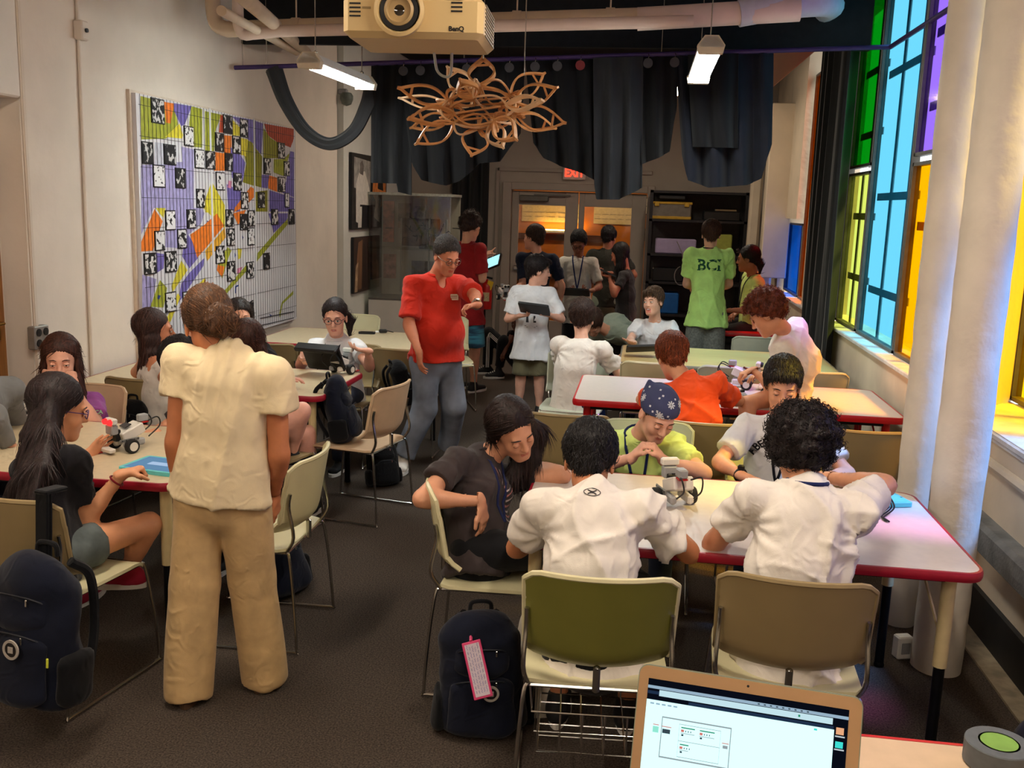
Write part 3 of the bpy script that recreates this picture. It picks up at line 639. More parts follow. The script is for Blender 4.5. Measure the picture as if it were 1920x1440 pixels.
        am = am*1.25; dd = folds(L1, sd, 4, (12, 30), am*.8)+ridges(L1, sd+3, 5, (16, 34), am*1.5)
        for k in 'LR':                                               # drag lines running out of each armpit
            E, W, a = A[k]; q = Pp-(sh[k]-up*.075*s+(sh[k]-N)*.05); dist = np.linalg.norm(q, axis=1); x1, x2 = q@nrm(E-sh[k]), q@nrm(np.cross(E-sh[k], tfw)+1e-6); an = np.arctan2(q@up, (q@tr)*(1 if k == 'R' else -1)); dd += am*top.get('drag', .55)*np.sin(an*9+3*np.sin(dist*16+sd))*np.exp(-(dist/.15)**2)*np.clip(dist/.05, 0, 1)
        rel = np.clip(((Pp-P)@up)/(.5*s), 0, 1); dd *= (1.2-.45*rel); dd = dd+(top.get('gather', 0)*np.sin(((Pp-P)@tr)*150+1.5*np.sin(((Pp-P)@up)*9))*np.clip(rel*1.6-.1, 0, 1)*np.exp(-(((Pp-P)@tr)/.12)**2) if top.get('gather') else 0); dd = np.maximum(dd, -min(.009, e*.45))
        Nn = vnorm(Pp, Qq); Pp = Pp+Nn*dd[:, None]
        o.top = link(top.get('name', 't_shirt'), to_mesh('top', Pp-base, Qq), top['m'], ob); o.tops = (Pp, Qq)
        if top.get('hem_line', True) and not top.get('tank'):       # sewn edges: a cord at each sleeve end and at the neck
            b = MB()
            ring = lambda c, ax, rr, n=20: [c+rr*(math.cos(t)*orth(ax, tfw)[1]+math.sin(t)*orth(ax, tfw)[2])-base for t in [2*math.pi*i/n for i in range(n)]]
            b.tube(ring(N-up*.004*s+tfw*.006*s, nrm(up-tfw*.25), .0585*s+top.get('neck', 0)+.002), .0075*s, 6, closed=True)
            b.build('collar', top.get('mc', top['m']), ob, True)
    # ---- bottom
    if bottom:
        B = Fld(); e = bottom.get('e', .014); L = bottom.get('len', 2.0); fl = bottom.get('flare', 0)
        B.econe(P-up*.06*s, P+up*.11*s, tr, (.14*s*bw+e, .105*s+e), (.128*s*bw+e, .095*s+e), .03, 1)
        for k in 'LR':
            K, An = G[k]
            if L <= 1: B.cone(hip[k], hip[k]+(K-hip[k])*L, .076*s*bw**.5+e, .068*s+e+fl, .03, 1)
            else:
                B.cone(hip[k], K, .078*s*bw**.5+e, .056*s+e+fl*.4, .03); B.cone(K, K+(An-K)*(L-1), .055*s+e+fl*.4, .04*s+e+fl, .02, 1)
        sd = (sum(map(ord, label))+77) % 1000
        o.bottom = child(bottom.get('name', 'trousers'), B.mesh(.0135*res), bottom['m'], lambda p: folds(p*np.array([1, 1, bottom.get('fz', .7)]), sd, 5, (14, 36), bottom.get('fold', .005)))
    # ---- shoes
    if shoes:
        for k in 'LR':
            if shoes.get('only') and k not in shoes['only']: continue
            K, An = G[k]; fy = face_frame(lyaw if foot_yaw is None else (foot_yaw[k] if isinstance(foot_yaw, dict) else foot_yaw)); d = fy[1]; rr_ = fy[0]; c0 = V(An[0], An[1], 0); gz = min(An[2]-.075, 99) if An[2] > .12 else 0; gz = max(gz, 0)
            c0 = c0+V(0, 0, gz)
            Fs = Fld(); Fs.econe(c0-d*.03*s+V(0, 0, .045), c0+d*.15*s+V(0, 0, .036), rr_, (.038*s, .04*s), (.042*s, .026*s), .02); Fs.cone(c0+V(0, 0, .05), V(An[0], An[1], An[2]+.01), .044*s, .042*s, .03); Fs.cone(c0-d*.05*s+V(0, 0, .04), c0+V(0, 0, .05), .032*s, None, .02)
            Fs.cut(c0+V(0, 0, .016), V(0, 0, -1)); sh_ = child(shoes.get('name', 'shoe'), Fs.mesh(.012*res), shoes['m'])
            pl = []
            for i in range(28):
                t = 2*math.pi*i/28; a_, b_ = math.cos(t), math.sin(t); pl.append((b_*(.046 if a_ > 0 else .04)*s, .06*s+a_*.138*s))
            b = MB(); b.prism(pl, 0.002, .024, fr=lambda p: c0+rr_*p[0]+d*p[1]+V(0, 0, p[2])-base); so = b.build('sole', shoes.get('sole', sole_white), ob); so.parent = sh_
            if shoes.get('lace'):
                b = MB()
                for i in range(4): y = .055+i*.024; b.tube([c0+d*y*s+rr_*x*s+V(0, 0, .089-i*.0085-abs(x)*.35)-base for x in (-.024, 0, .024)], .0035, 5)
                b.build('lace', shoes['lace'], sh_)
    if hair: add_hair(o, hair, res)
    return o
def strands(name, base, P, Q, N, flow, n, L, m, seed, par, w=.0016, seg=4, lift=.003, grav=.0, curl=0, jit=.25, curv=None):
    """loose locks laid over the hair volume: narrow tapered ribbons (or little coils when curl > 0)"""
    r = np.random.default_rng(seed); fi = r.integers(0, len(Q), n); wt = r.random((n, 4)); wt /= wt.sum(1, keepdims=True)
    p0 = (P[Q[fi]]*wt[:, :, None]).sum(1); nn = N[Q[fi]].mean(1); nn /= np.linalg.norm(nn, axis=1, keepdims=True)+1e-9
    d = flow(p0, nn); d = d+r.normal(size=d.shape)*jit; d -= nn*(d*nn).sum(1, keepdims=True); d /= np.linalg.norm(d, axis=1, keepdims=True)+1e-9
    LL = L*r.uniform(.6, 1.25, n)[:, None]; sd = np.cross(d, nn); cv = np.full(n, 1e3) if curv is None else curv(p0); cv = cv[:, None]
    if curl:
        ns = 11; ph = r.uniform(0, 6.28, n)[:, None]; cr = curl*r.uniform(.7, 1.3, n)[:, None]; ax = d*.55+nn*.75; ax /= np.linalg.norm(ax, axis=1, keepdims=True); u_ = np.cross(ax, sd); pts = []
        for i in range(ns):
            t = i/(ns-1); a = ph+t*8.2*r.choice([-1, 1], n)[:, None] if False else ph+t*8.2; c = p0-nn*.004+ax*LL*t+cr*(np.cos(a)*sd+np.sin(a)*u_)
            for k in range(3): b = 2.094*k; pts.append(c+w*(1-.4*t)*(math.cos(b)*nn+math.sin(b)*sd*.6+math.sin(b)*u_*.8))
        A = np.stack(pts, 1).reshape(-1, 3); st = ns*3; q = []
        for i in range(ns-1):
            for k in range(3): q.append((i*3+k, i*3+(k+1) % 3, i*3+3+(k+1) % 3, i*3+3+k))
    else:
        pts = []
        for i in range(seg+1):
            t = i/seg; c = p0+d*LL*t+nn*(lift*math.sin(math.pi*min(t*1.0, 1))-.0015+lift*.6*t-(LL*t)**2/(2*cv))+V(0, 0, -1)*grav*LL*t*t; ww = w*(1-.85*t**2)
            pts += [c+sd*ww-nn*ww*.5, c+nn*ww*.7, c-sd*ww-nn*ww*.5]
        A = np.stack(pts, 1).reshape(-1, 3); st = (seg+1)*3; q = []
        for i in range(seg):
            for k in range(2): q.append((i*3+k, i*3+k+1, i*3+k+4, i*3+k+3))
    q = np.array(q); Qs = (q[None]+(np.arange(n)*st)[:, None, None]).reshape(-1, 4)
    o = link(name, to_mesh(name, A-base, Qs), m, par); o['kind'] = 'stuff'; return o
def add_hair(o, hair, res):
    H, hs, r, f, u = o.H, o.hs, o.hr, o.hf, o.hu; HR = np.array([r, f, u]); st = hair['st']; c = hair['c']; D = V(0, 0, -1); m = hair_mat(c)
    F_ = Fld(); t = hair.get('t', .012); front = hair.get('front', .058)+.022; nape = hair.get('nape', -.085)
    def cap(t, up_=0):
        F_.ell(H(0, -.018, .036), np.array((.0765, .0975, .0915))*hs, HR, .01); F_.ell(H(0, -.03, .05+up_), np.array((.074+t*.9, .088+t, .082+t))*hs, HR, .012)
    def hairline(front=front, nape=nape):
        a = H(0, .085, front); b = H(0, -.075, nape); n = np.cross(r, nrm(a-b)); n = n if n@u < 0 else -n; F_.cut(H(0, (.085-.075)/2, (front+nape)/2), n)
    amp, fr_ = hair.get('amp', .002), (40, 90); fringe = hair.get('fringe')
    if st in ('short', 'bun', 'pony', 'bandana'):
        cap(t)
        if fringe: F_.ell(H(hair.get('fx', 0), .058, .088), np.array((.06, .042, .03))*hs, HR, .02)
        if st != 'bandana':
            for sg in (-1, 1): F_.ell(H(sg*.066, -.012, .035), np.array((.013, .05, .05))*hs, HR, .02)
            F_.ell(H(0, -.082, -.015), np.array((.052, .026+t*.4, .05))*hs, HR, .02)
        hairline()
    if st == 'curly':
        cap(t, .004); F_.ell(H(0, -.075, .0), np.array((.068, .04, .065))*hs, HR, .03); F_.ell(H(0, .04, .095), np.array((.066, .046, .036))*hs, HR, .03)
        for sg in (-1, 1): F_.ell(H(sg*.07, -.025, .025), np.array((.024, .055, .055))*hs, HR, .03)
        rg = np.random.default_rng(sum(c)+hair.get('seed', 0)); hairline()
        for i in range(hair.get('n', 170)//2):
            v = rg.normal(size=3); v /= np.linalg.norm(v); p = v*np.array((.076+t, .098+t, .092+t))+V(0, -.02, .045)
            zl = front+(p[1]-.085)/.16*(front-nape)
            if p[2] < zl-.004: continue
            R_ = rg.uniform(.010, .017); F_.ell(H(*p), np.array((R_, R_, R_*.8))*hs, HR, .008)
        amp = .0025; fr_ = (60, 140)
    if st == 'long':
        cap(t); hairline(front, -.075)
        Ln = hair.get('len', .35); sd = hair.get('side', 1.0); dd = nrm(D+np.asarray(hair.get('lean', (0, 0, 0)), float)); bd = hair.get('bd', .0); back = nrm(V(-f[0], -f[1], 0))
        sheet = hair.get('sheet')
        if sheet:
            q0, w0 = H(0, -.055, .01), (.08*hs, .045*hs)
            for q1, w1 in sheet: F_.econe(q0, q1, hair.get('sax', r), w0, w1, .03); q0, w0 = q1, w1
        a = H(0, -.055, .01)
        if not sheet: F_.econe(a, a+dd*Ln*.5+back*bd, r, (.082*hs, .046*hs), (.095*hs*sd, .036*hs), .03); F_.econe(a+dd*Ln*.5+back*bd, a+dd*Ln+back*bd*1.3, r, (.095*hs*sd, .036*hs), (.06*hs*sd, .02*hs), .03)
        for sg in (-1, 1):
            q = hair.get('lock', (1, 1))[0 if sg < 0 else 1]; lf = hair.get('lf', -.012)
            p0 = H(sg*.064, -.012+lf, .075); p1 = H(sg*.079, -.012+lf, -.03); F_.econe(p0, p1, f, (.045*hs, .013*hs), (.042*hs, .013*hs), .03)
            if q <= 0: continue
            p2 = p1+dd*Ln*.45*q+r*sg*.012+f*hair.get('lockf', .0); p3 = p2+dd*Ln*.38*q
            F_.econe(p1, p2, f, (.042*hs, .015*hs), (.042*hs, .019*hs), .03); F_.econe(p2, p3, f, (.042*hs, .019*hs), (.02*hs, .01*hs), .02)
    if st == 'bun':
        b0 = H(hair.get('bx', .02), -.125, -.03)
        for i in range(8): a = i*.785; F_.ell(b0+hs*(r*.036*math.cos(a)+u*.036*math.sin(a)), np.array((.028, .03, .019))*hs, np.array([r*math.cos(a)+u*math.sin(a), f, u*math.cos(a)-r*math.sin(a)]), .004)
        F_.ell(b0, np.array((.045, .036, .045))*hs, HR, .01); F_.cone(H(.02, -.06, .095), H(hair.get('bx', .02)+.01, -.115, .005), .026*hs, .018*hs, .02)
    if st == 'pony':
        p = H(hair.get('px', 0), -.1, hair.get('pz', .0)); q = H(hair.get('px', 0)*1.4, -.12, -.06); e = q+V(0, 0, -hair.get('len', .15)); F_.cone(p, q, .024*hs, .03*hs, .015); F_.cone(q, e, .03*hs, .012*hs, .02)
    cen = H(0, -.02, .03)
    def disp(p):
        l = (p-cen)/hs; az = np.arctan2(l@r, l@f); w_ = wob(p, 11+sum(c), 5, fr_)
        if st == 'curly': return amp*w_
        s1 = np.sin(az*44+2.2*wob(p*np.array([1, 1, .3]), 3, 3, (10, 22)))+.6*np.sin(az*97+2*wob(p, 5, 3, (10, 30)))
        return amp*(.75*s1+.35*w_)
    h = .0068*res; P, Q = F_.mesh(h); P = P+vnorm(P, Q)*disp(P)[:, None]; ho = link('hair', to_mesh('hair', P-o.base, Q), m, o.ob)
    if st == 'bandana': return
    N = vnorm(P, Q); crown = H(.015, -.06, .13); sd = sum(map(ord, o.ob['label'])); k = 1/res
    # keep strand roots off the flat cut underside
    a = H(0, .085, front); b = H(0, -.075, nape if st != 'long' else -.075); pn = np.cross(r, nrm(a-b)); pn = pn if pn@u < 0 else -pn
    Qk = Q[(N[Q].mean(1)@pn) < .75]; m2 = hair_mat(tuple(min(255, int(v*1.35+8)) for v in c))
    def flow(p, n):
        d = p-crown; low = np.clip(((H(0, 0, .02)-p)@u)/(.08*hs), 0, 1)[:, None]
        if st == 'long':
            x = ((p-o.Hc)@r)/hs; sg = np.tanh(x*60)[:, None]; return (r*sg*1.0-f*.5-u*.35)*(1-low)+V(0, 0, -1.2)*low
        if st in ('bun', 'pony'): tgt = H(hair.get('bx', hair.get('px', 0)), -.12, -.01); g = tgt-p; return g/(np.linalg.norm(g, axis=1, keepdims=True)+.02)
        return d/(np.linalg.norm(d, axis=1, keepdims=True)+.02)+(f*.35 if fringe else 0)
    if st == 'curly':
        strands('curls', o.base, P, Qk, N, flow, int(hair.get('n', 170)*3.4*k), .02*hs, m, sd, ho, w=.0019, curl=.0066, jit=.5); strands('curls', o.base, P, Qk, N, flow, int(hair.get('n', 170)*1.0*k), .022*hs, m2, sd+1, ho, w=.0017, curl=.007, jit=.5)
    else:
        cvf = lambda p: np.where(((p-H(0, 0, -.02))@u > 0), .088*hs, 1e3); L = {'short': .034, 'long': .085, 'bun': .06, 'pony': .06}[st]; nn = {'short': 900, 'long': 1250, 'bun': 1000, 'pony': 800}[st]
        L *= hair.get('sl', 1); lift = .005 if st == 'short' else .0025; jt = .35 if st == 'short' else .1
        strands('strands', o.base, P, Qk, N, flow, int(nn*k), L, m, sd, ho, lift=lift, jit=jt, grav=.15, w=.0019, curv=cvf); strands('strands', o.base, P, Qk, N, flow, int(nn*.4*k), L, m2, sd+1, ho, lift=lift, jit=jt, grav=.15, w=.0014, curv=cvf)
        if fringe:
            fr = Fld(); roots = [H(x, .052+.02*math.cos(x*20), .112-.1*x*x*8) for x in np.linspace(-.055, .055, 90)]; b_ = MB(); g = np.random.default_rng(sd)
            for q in roots:
                x = (q-o.Hc)@r/hs; e = H(x*1.02+g.uniform(-.006, .006), .088-abs(x)*.35, hair.get('fz', .05)+g.uniform(-.012, .01)); mid = H(x, .092-abs(x)*.3, .088)
                b_.tube(bez([q-o.base, mid-o.base, e-o.base], 4), [.003]*3+[.0028]*3+[.002, .0015, .0006], 4)
            b_.build('fringe', m, ho, False, False)['kind'] = 'stuff'
    return ho
# ---- things worn
def ribbon(o, pts, w_, m, name, th=.0015, up=None):
    b = MB(); A = []; n = len(pts)
    for i in range(n):
        t = nrm(pts[min(i+1, n-1)]-pts[max(i-1, 0)]); s_ = nrm(np.cross(t, o.tfw if up is None else up)); nn = np.cross(s_, t); A += [pts[i]+s_*w_/2+nn*th-o.base, pts[i]-s_*w_/2+nn*th-o.base, pts[i]-s_*w_/2-nn*th-o.base, pts[i]+s_*w_/2-nn*th-o.base]
    fs = []
    for i in range(n-1):
        for k in range(4): q = (k+1) % 4; fs.append((i*4+k, i*4+q, i*4+4+q, i*4+4+k))
    fs += [(0, 1, 2, 3), (n*4-1, n*4-2, n*4-3, n*4-4)]
    b.add(A, fs); return b.build(name, m, o.ob)
def cast(o, p, d, off=.003):
    if not hasattr(o, 'bvh'): o.bvh = BVHTree.FromPolygons([Vector(v) for v in o.tops[0]], [tuple(q) for q in o.tops[1]])
    h = o.bvh.ray_cast(Vector(p), Vector(d)); return (np.array(h[0])-np.asarray(d)*off) if h[0] is not None else None
def lanyard(o, m, drop=.30, back=True, badge=None):
    s = o.s; c = []
    for sg in (-1, 1):
        pts = []
        for i in range(9):
            t = i/8; p = o.N+o.up*(.015-.03*t-drop*t)*s+o.tr*sg*(.062*(1-t)**.8)*s+o.tfw*.4
            q = cast(o, p, -o.tfw) if i else None
            if q is None: q = o.N+o.up*.02*s+o.tr*sg*.058*s+o.tfw*.03*s if i == 0 else None
            if q is not None: pts.append(q)
        if len(pts) > 2: ribbon(o, pts, .014*s, m, 'lanyard')
    pts = [o.N+o.up*.012*s+.066*s*(o.tr*math.cos(a)+o.tfw*math.sin(a)) for a in np.linspace(math.radians(150), math.radians(390), 12)]
    b = MB(); b.tube([p-o.base for p in pts], .006, 6); b.build('lanyard', m, o.ob)
def decal(o, me, c, d, upv, m, name, sc=1.0):
    """lay flat print on the garment: cast every vertex along d"""
    d = nrm(d); x = nrm(np.cross(upv, -d)); y = np.cross(-d, x); c = np.asarray(c, float); vs = []
    for v in me.vertices:
        p = c+x*v.co.x*sc+y*v.co.y*sc; q = cast(o, p-d*.4, d, .0025); vs.append((p if q is None else q)-o.base)
    for v, p in zip(me.vertices, vs): v.co = p
    return link(name, me, m, o.ob)
def glasses(o, m, lens=True, up=0, k=1.0):
    H = o.H; b = MB(); base = o.base
    for sg in (-1, 1): b.tube([H(sg*.033+.023*k*math.cos(t), .098-.004*abs(math.cos(t)), .001+up+.017*k*math.sin(t))-base for t in [2*math.pi*i/18 for i in range(18)]], .0022*o.hs, 6, closed=True)
    b.tube([H(-.011, .1, .005+up)-base, H(0, .104, .007+up)-base, H(.011, .1, .005+up)-base], .002*o.hs, 6)
    for sg in (-1, 1): b.tube([H(sg*.056, .095, .006+up)-base, H(sg*.074, .06, .008+up)-base, H(sg*.08, -.01, .008+up)-base], .002*o.hs, 6)
    g = b.build('glasses', m, o.ob, True)
# ================================================================== furniture
m_lam = mat('laminate_beige', (204, 186, 152), .32, noise=.04, nscale=30, spec=.45)
m_lamp = mat('laminate_pale', (208, 198, 190), .3, noise=.03, nscale=30, spec=.5)
m_lamw = mat('laminate_tan', (198, 160, 104), .35, noise=.07, nscale=5, stretch=(1, 8, 1), spec=.45)
m_red = mat('edge_red', (150, 18, 40), .4, noise=.06); m_red2 = mat('edge_bright_red', (190, 20, 28), .35, noise=.05); m_gedge = mat('edge_grey', (128, 118, 104), .5, noise=.05)
m_legc = mat('leg_cream', (206, 186, 138), .4, noise=.05); m_legy = mat('leg_yellow_cream', (190, 160, 90), .4, noise=.05)
def table(x0, x1, y0, y1, z, label, edge=m_red, top=m_lam, leg=m_legc, low=black_metal, corner=.07, thick=.03, group='tables with red edges', cz=.36):
    cx, cy = (x0+x1)/2, (y0+y1)/2; w_, d_ = x1-x0, y1-y0
    t = empty('table', (cx, cy, 0), 0, label, 'table', group)
    pl = rrect(w_, d_, corner, 6); inn = rrect(w_-.02, d_-.02, corner-.01, 6)
    MB().prism(inn, z-thick, z).build('tabletop', top, t)
    n = len(pl); b = MB()
    for k in range(n):
        q = (k+1) % n
    ringo = [(p, h) for h in (z-thick-.003, z-thick*.75, z-thick*.25, z+.0005) for p in [0]]
    pts = []; fs = []
    prof = [(-.010, z-thick-.002), (0, z-thick-.002), (.004, z-thick*.7), (.004, z-thick*.3), (0, z), (-.010, z+.0006)]
    for off, h in prof:
        for (px, py), (qx, qy) in zip(pl, inn):
            dx, dy = px-qx, py-qy; L = math.hypot(dx, dy)+1e-9; pts.append(V(px+dx/L*off, py+dy/L*off, h))
    for i in range(len(prof)-1):
        for k in range(n): q = (k+1) % n; fs.append((i*n+k, i*n+q, i*n+n+q, i*n+n+k))
    b.add(pts, fs).build('edge_band', edge, t, True)
    for sx in (-1, 1):
        for sy in (-1, 1):
            lx, ly = sx*(w_/2-.085), sy*(d_/2-.1)
            b = MB(); b.tube([(lx, ly, z-thick), (lx, ly, cz)], .024, 12); lg = b.build('leg', leg, t, True)
            b = MB(); b.tube([(lx, ly, cz+.01), (lx, ly, .02)], .019, 12); b.lathe([(.02, 0), (.022, .01), (.018, .022)], 12, c=(lx, ly, 0)); b.build('leg_extension', low, t, True).parent = lg
            b = MB(); b.tube([(lx-sx*.05, ly-sy*.22, z-thick), (lx, ly, cz+.08)], .006, 6); b.build('brace', leg, t)
    b = MB()
    for sy in (-1, 1): b.box((0, sy*(d_/2-.1), z-thick-.02), (w_-.2, .03, .03))
    for sx in (-1, 1): b.box((sx*(w_/2-.085), 0, z-thick-.02), (.03, d_-.24, .03))
    b.build('apron', black_metal, t)
    return t
T_fg = table(-.41, 1.15, 3.13, 4.06, .73, 'pale front table where the two boys in white shirts work', top=m_lamp)
T_rm = table(-.38, 1.52, 5.62, 6.52, .73, 'pale table with bright red rim and red legs by the window', edge=m_red2, top=m_lamp, leg=m_red2, low=m_red2, corner=.05, thick=.035)
T_bk = table(-.15, 1.45, 7.12, 8.1, .73, 'tan table with grey rim where the laughing boy sits', edge=m_gedge, top=m_lamw, leg=black_metal, group='plain tables')
T_nl = table(-3.33, -1.78, 3.44, 4.36, .73, 'cream table with the red-eyed robot and turquoise tablet on it')
T_lm = table(-3.35, -1.80, 5.25, 6.13, .73, 'cream table in front of the girl with glasses and black tablet', leg=m_legc)
T_fl = table(-3.05, -1.50, 7.2, 8.16, .73, 'cream table beside the mural behind the girl with glasses')
T_rf = table(.5, 1.45, 9.35, 9.9, .72, 'small red topped table behind the boy in the BCI shirt', edge=m_red2, top=m_red2, leg=m_red2, low=m_red2, group='plain tables')
T_ns = table(.1, 1.5, 1.02, 1.86, .85, 'nearest table holding the open laptop and tape roll', edge=m_red2, top=mat('laminate_pinkish', (206, 178, 150), .35, noise=.04, nscale=20), cz=.4)
# ---- stacking chair: moulded seat and back on a chrome wire sled
m_tan_shade = mat('chair_tan_shaded', (146, 126, 88), .42, noise=.04, nscale=8, spec=.45); m_olive_shade = mat('chair_olive_shaded', (116, 114, 50), .36, noise=.04, nscale=8, spec=.5); m_cream = mat('chair_cream', (206, 198, 158), .42, noise=.03, nscale=8, spec=.45)  # shade on backs turned from the light is put into tan and olive
m_pink = mat('chair_beige_pink', (206, 176, 142), .42, noise=.03, spec=.45); m_pale = mat('chair_pale_green', (184, 188, 168), .42, noise=.03, spec=.45)
def chair_proto(m, basket=False, seatm=None):
    c = empty('chair'); seatm = seatm or m
    def seat(u_, v_):
        x = (u_-.5)*2; y = -.2+.42*v_; z = .445-.018*(1-x*x)*(1-abs(v_-.45))+.0
        if v_ > .85: z -= (v_-.85)**2*1.2
        hw = .222-.02*(v_ < .08)-.012*max(0, v_-.8)*5
        return (x*hw, y, z)
    MB().grid(seat, 15, 13, th=.012).build('seat', seatm, c, True)
    def back(u_, v_):
        x = (u_-.5)*2; h = .5+.31*v_; cr = .0
        edge = (1-max(0, (abs(x)-.8)/.2)**2*.09) if v_ > .75 else 1-max(0, (abs(x)-.85)/.15)**2*.03
        y = -.235-.055*v_+.055*x*x
        if v_ < .18: y += (.18-v_)**2*1.3
        z = .49+.31*v_*edge+(0 if v_ > .15 else .02*x*x)
        if abs(x) > .9: y += (abs(x)-.9)*.1
        return (x*.225*(1-.03*(1-v_)), y, z)
    bk = MB().grid(back, 19, 15, th=.013).build('backrest', m, c, True)
    rim = [V(*back(u_, v_))+V(0, .006, 0) for u_, v_ in [(0, k/14) for k in range(15)]+[(k/18, 1) for k in range(1, 19)]+[(1, 1-k/14) for k in range(1, 15)]]
    MB().tube(rim, .0095, 6).build('rim', m if m is not m_olive_shade else m_cream, bk, True)
    r = .0065
    for sx in (-1, 1):
        b = MB(); x = sx*.215
        b.tube(bez([(x*.93, .2, .428), (x, .21, .41), (x*1.08, .235, .2), (x*1.1, .25, .03), (x*1.1, .235, .012), (x*1.1, 0, .01), (x*1.1, -.235, .012), (x*1.1, -.25, .03), (x*1.06, -.235, .25), (x, -.215, .41), (x*.93, -.2, .428)], 4), r, 8); b.build('leg', chrome, c, True)
        b = MB(); b.tube(bez([(x*.95, -.2, .428), (x*1.02, -.235, .5), (x*1.0, -.215, .62), (x*1.0, -.222, .68)], 4), .0075, 8); b.build('back_support', chrome, c, True)
    b = MB(); b.tube([(-.2, .2, .424), (.2, .2, .424)], r, 6); b.tube([(-.2, -.2, .424), (.2, -.2, .424)], r, 6); b.tube([(-.2, -.2, .424), (-.2, .2, .424)], r, 6); b.tube([(.2, -.2, .424), (.2, .2, .424)], r, 6)
    b.box((0, -.222, .465), (.022, .02, .085), bev=.005); b.build('seat_frame', chrome, c, True)
    if basket:
        b = MB(); z0, z1 = .2, .33; q = .0032
        for z, i in ((z1, 0), (.265, .01), (z0, .02)): b.tube([(-.19+i, -.19, z), (.19-i, -.19, z), (.19-i, .17, z), (-.19+i, .17, z)], q, 6, closed=True)
        for k in range(6): x = -.17+.068*k; b.tube([(x, -.19, z1), (x, -.19, z0), (x, .17, z0), (x, .17, z1)], q, 6)
        for k in range(4): y = -.1+.07*k; b.tube([(-.17, y, z0), (.17, y, z0)], q, 6)
        for sx in (-1, 1):
            for y in (-.18, .16): b.tube([(sx*.19, y, z1), (sx*.2, y, .425)], q, 6)
        b.build('wire_basket', chrome, c, True)
    return c
_cp = {}
def chair(x, y, yaw, label, m=m_tan_shade, basket=False, group='stacking chairs', seatm=None):
    k = (m.name, basket, seatm.name if seatm else '')
    if k in _cp: c = copy_tree(_cp[k])
    else: c = chair_proto(m, basket, seatm); _cp[k] = c
    c.location = (x, y, 0); c.rotation_euler = (0, 0, math.radians(yaw)); tag(c, label, 'chair', group); return c
chair(-.09, 2.92, 4, 'olive-backed chair with wire basket, under the boy with straight black hair seen from behind', m_olive_shade, True, seatm=m_cream)
chair(.51, 3.02, -3, 'tan-backed chair under the curly black-haired boy in the white shirt', m_tan_shade, True, seatm=m_cream)
chair(-.5, 3.58, -88, 'cream chair seen side-on under the sleepy girl in the charcoal shirt', m_cream)
chair(-.36, 5.1, 2, 'tan chair with its back to us, left of the bandana girl', m_tan_shade)
chair(.36, 5.1, 0, 'tan chair behind the bandana girl, under the boy in orange', m_tan_shade)
chair(1.13, 5.14, -2, 'tan chair nearest the columns with its back to us', m_tan_shade)
chair(.68, 4.55, 180, 'greenish chair under the boy whose white shirt has black lettering', m_pale)
chair(.05, 4.55, 178, 'greenish chair under the girl with the bandana', m_pale)
chair(-2.12, 3.2, -10, 'tan chair at the left front with a navy backpack hung on it', m_tan_shade, seatm=m_cream)
chair(-1.58, 3.8, 90, 'cream-yellow chair right of the woman in linen trousers', m_cream)
chair(-1.64, 5.45, 78, 'beige-pink chair with a dark backpack on its seat, beside the man', m_pink)
chair(-2.98, 4.62, 182, 'beige chair under the girl in the purple shirt', m_pink)
chair(-2.82, 5.36, -6, 'grey-green chair with a black bag strap, under the girl in the white tank top', m_tan_shade)
chair(-2.05, 4.98, -14, 'chair under the girl with straight brown hair behind the woman', m_tan_shade)
chair(-2.1, 6.6, 178, 'grey chair under the girl with glasses', m_tan_shade)
chair(-1.7, 6.98, 0, 'grey chair at the table beside the mural, behind the black tablet', m_tan_shade)
chair(-2.72, 6.92, 3, 'olive grey chair pushed to the table beside the mural', m_tan_shade)
chair(-2.62, 8.42, 180, 'cream chair behind the table beside the mural', m_cream)
chair(-.46, 6.86, 176, 'pale chair turned backwards under the brown-haired boy in the loose white T-shirt', m_pale)
chair(.1, 6.98, 0, 'cream chair left of the boy in orange, facing the tan table', m_cream)
chair(.62, 6.98, 4, 'pale grey chair pushed to the tan table behind the boy in orange', m_pale)
chair(1.2, 6.95, -4, 'pale grey chair between the window and the red-rimmed table', m_pale)
chair(.12, 8.42, 178, 'pale chair under the laughing boy', m_pale)
chair(.98, 8.72, 8, 'pale green chair in front of the small red table', m_pale)
chair(-1.75, 8.6, 200, 'cream chair behind the man in the red shirt', m_cream)
# ================================================================== the people in the room
white_t = fabric('cotton_white', (226, 218, 208)); white_c = fabric('cotton_white_cool', (222, 222, 224)); cream_t = fabric('muslin_cream', (232, 212, 172), noise=.05); linen = fabric('linen_tan', (196, 164, 116), noise=.1)
black_t = fabric('cotton_black', (24, 22, 26)); char_t = fabric('cotton_charcoal', (58, 50, 50), noise=.15); lime_t = fabric('cotton_lime', (212, 234, 138)); limeg_t = fabric('cotton_lime_green', (194, 242, 138)); purple_t = fabric('cotton_purple', (140, 70, 134), noise=.1)
red_t = fabric('pique_red', (196, 46, 30)); maroon_t = fabric('cotton_maroon', (150, 32, 34)); navy_t = fabric('cotton_navy', (28, 34, 50)); grey_t = fabric('cotton_pale_grey', (190, 186, 176)); orange_t = fabric('cotton_orange', (236, 84, 36)); dk_t = fabric('cotton_dark_olive', (46, 46, 40)); dkg_t = fabric('cotton_dark_grey', (50, 48, 50)); sage_t = fabric('fleece_sage', (132, 140, 124)); hgrey_t = fabric('jersey_grey', (112, 112, 110))
jeans = mat('denim_blue', (112, 118, 130), .9, noise=.35, nscale=5, bump=.15, bscale=400); jeansd = mat('denim_dark', (44, 52, 70), .9, noise=.2, nscale=6, bump=.15, bscale=400); denim_s = mat('denim_shorts', (84, 92, 92), .9, noise=.3, nscale=12)
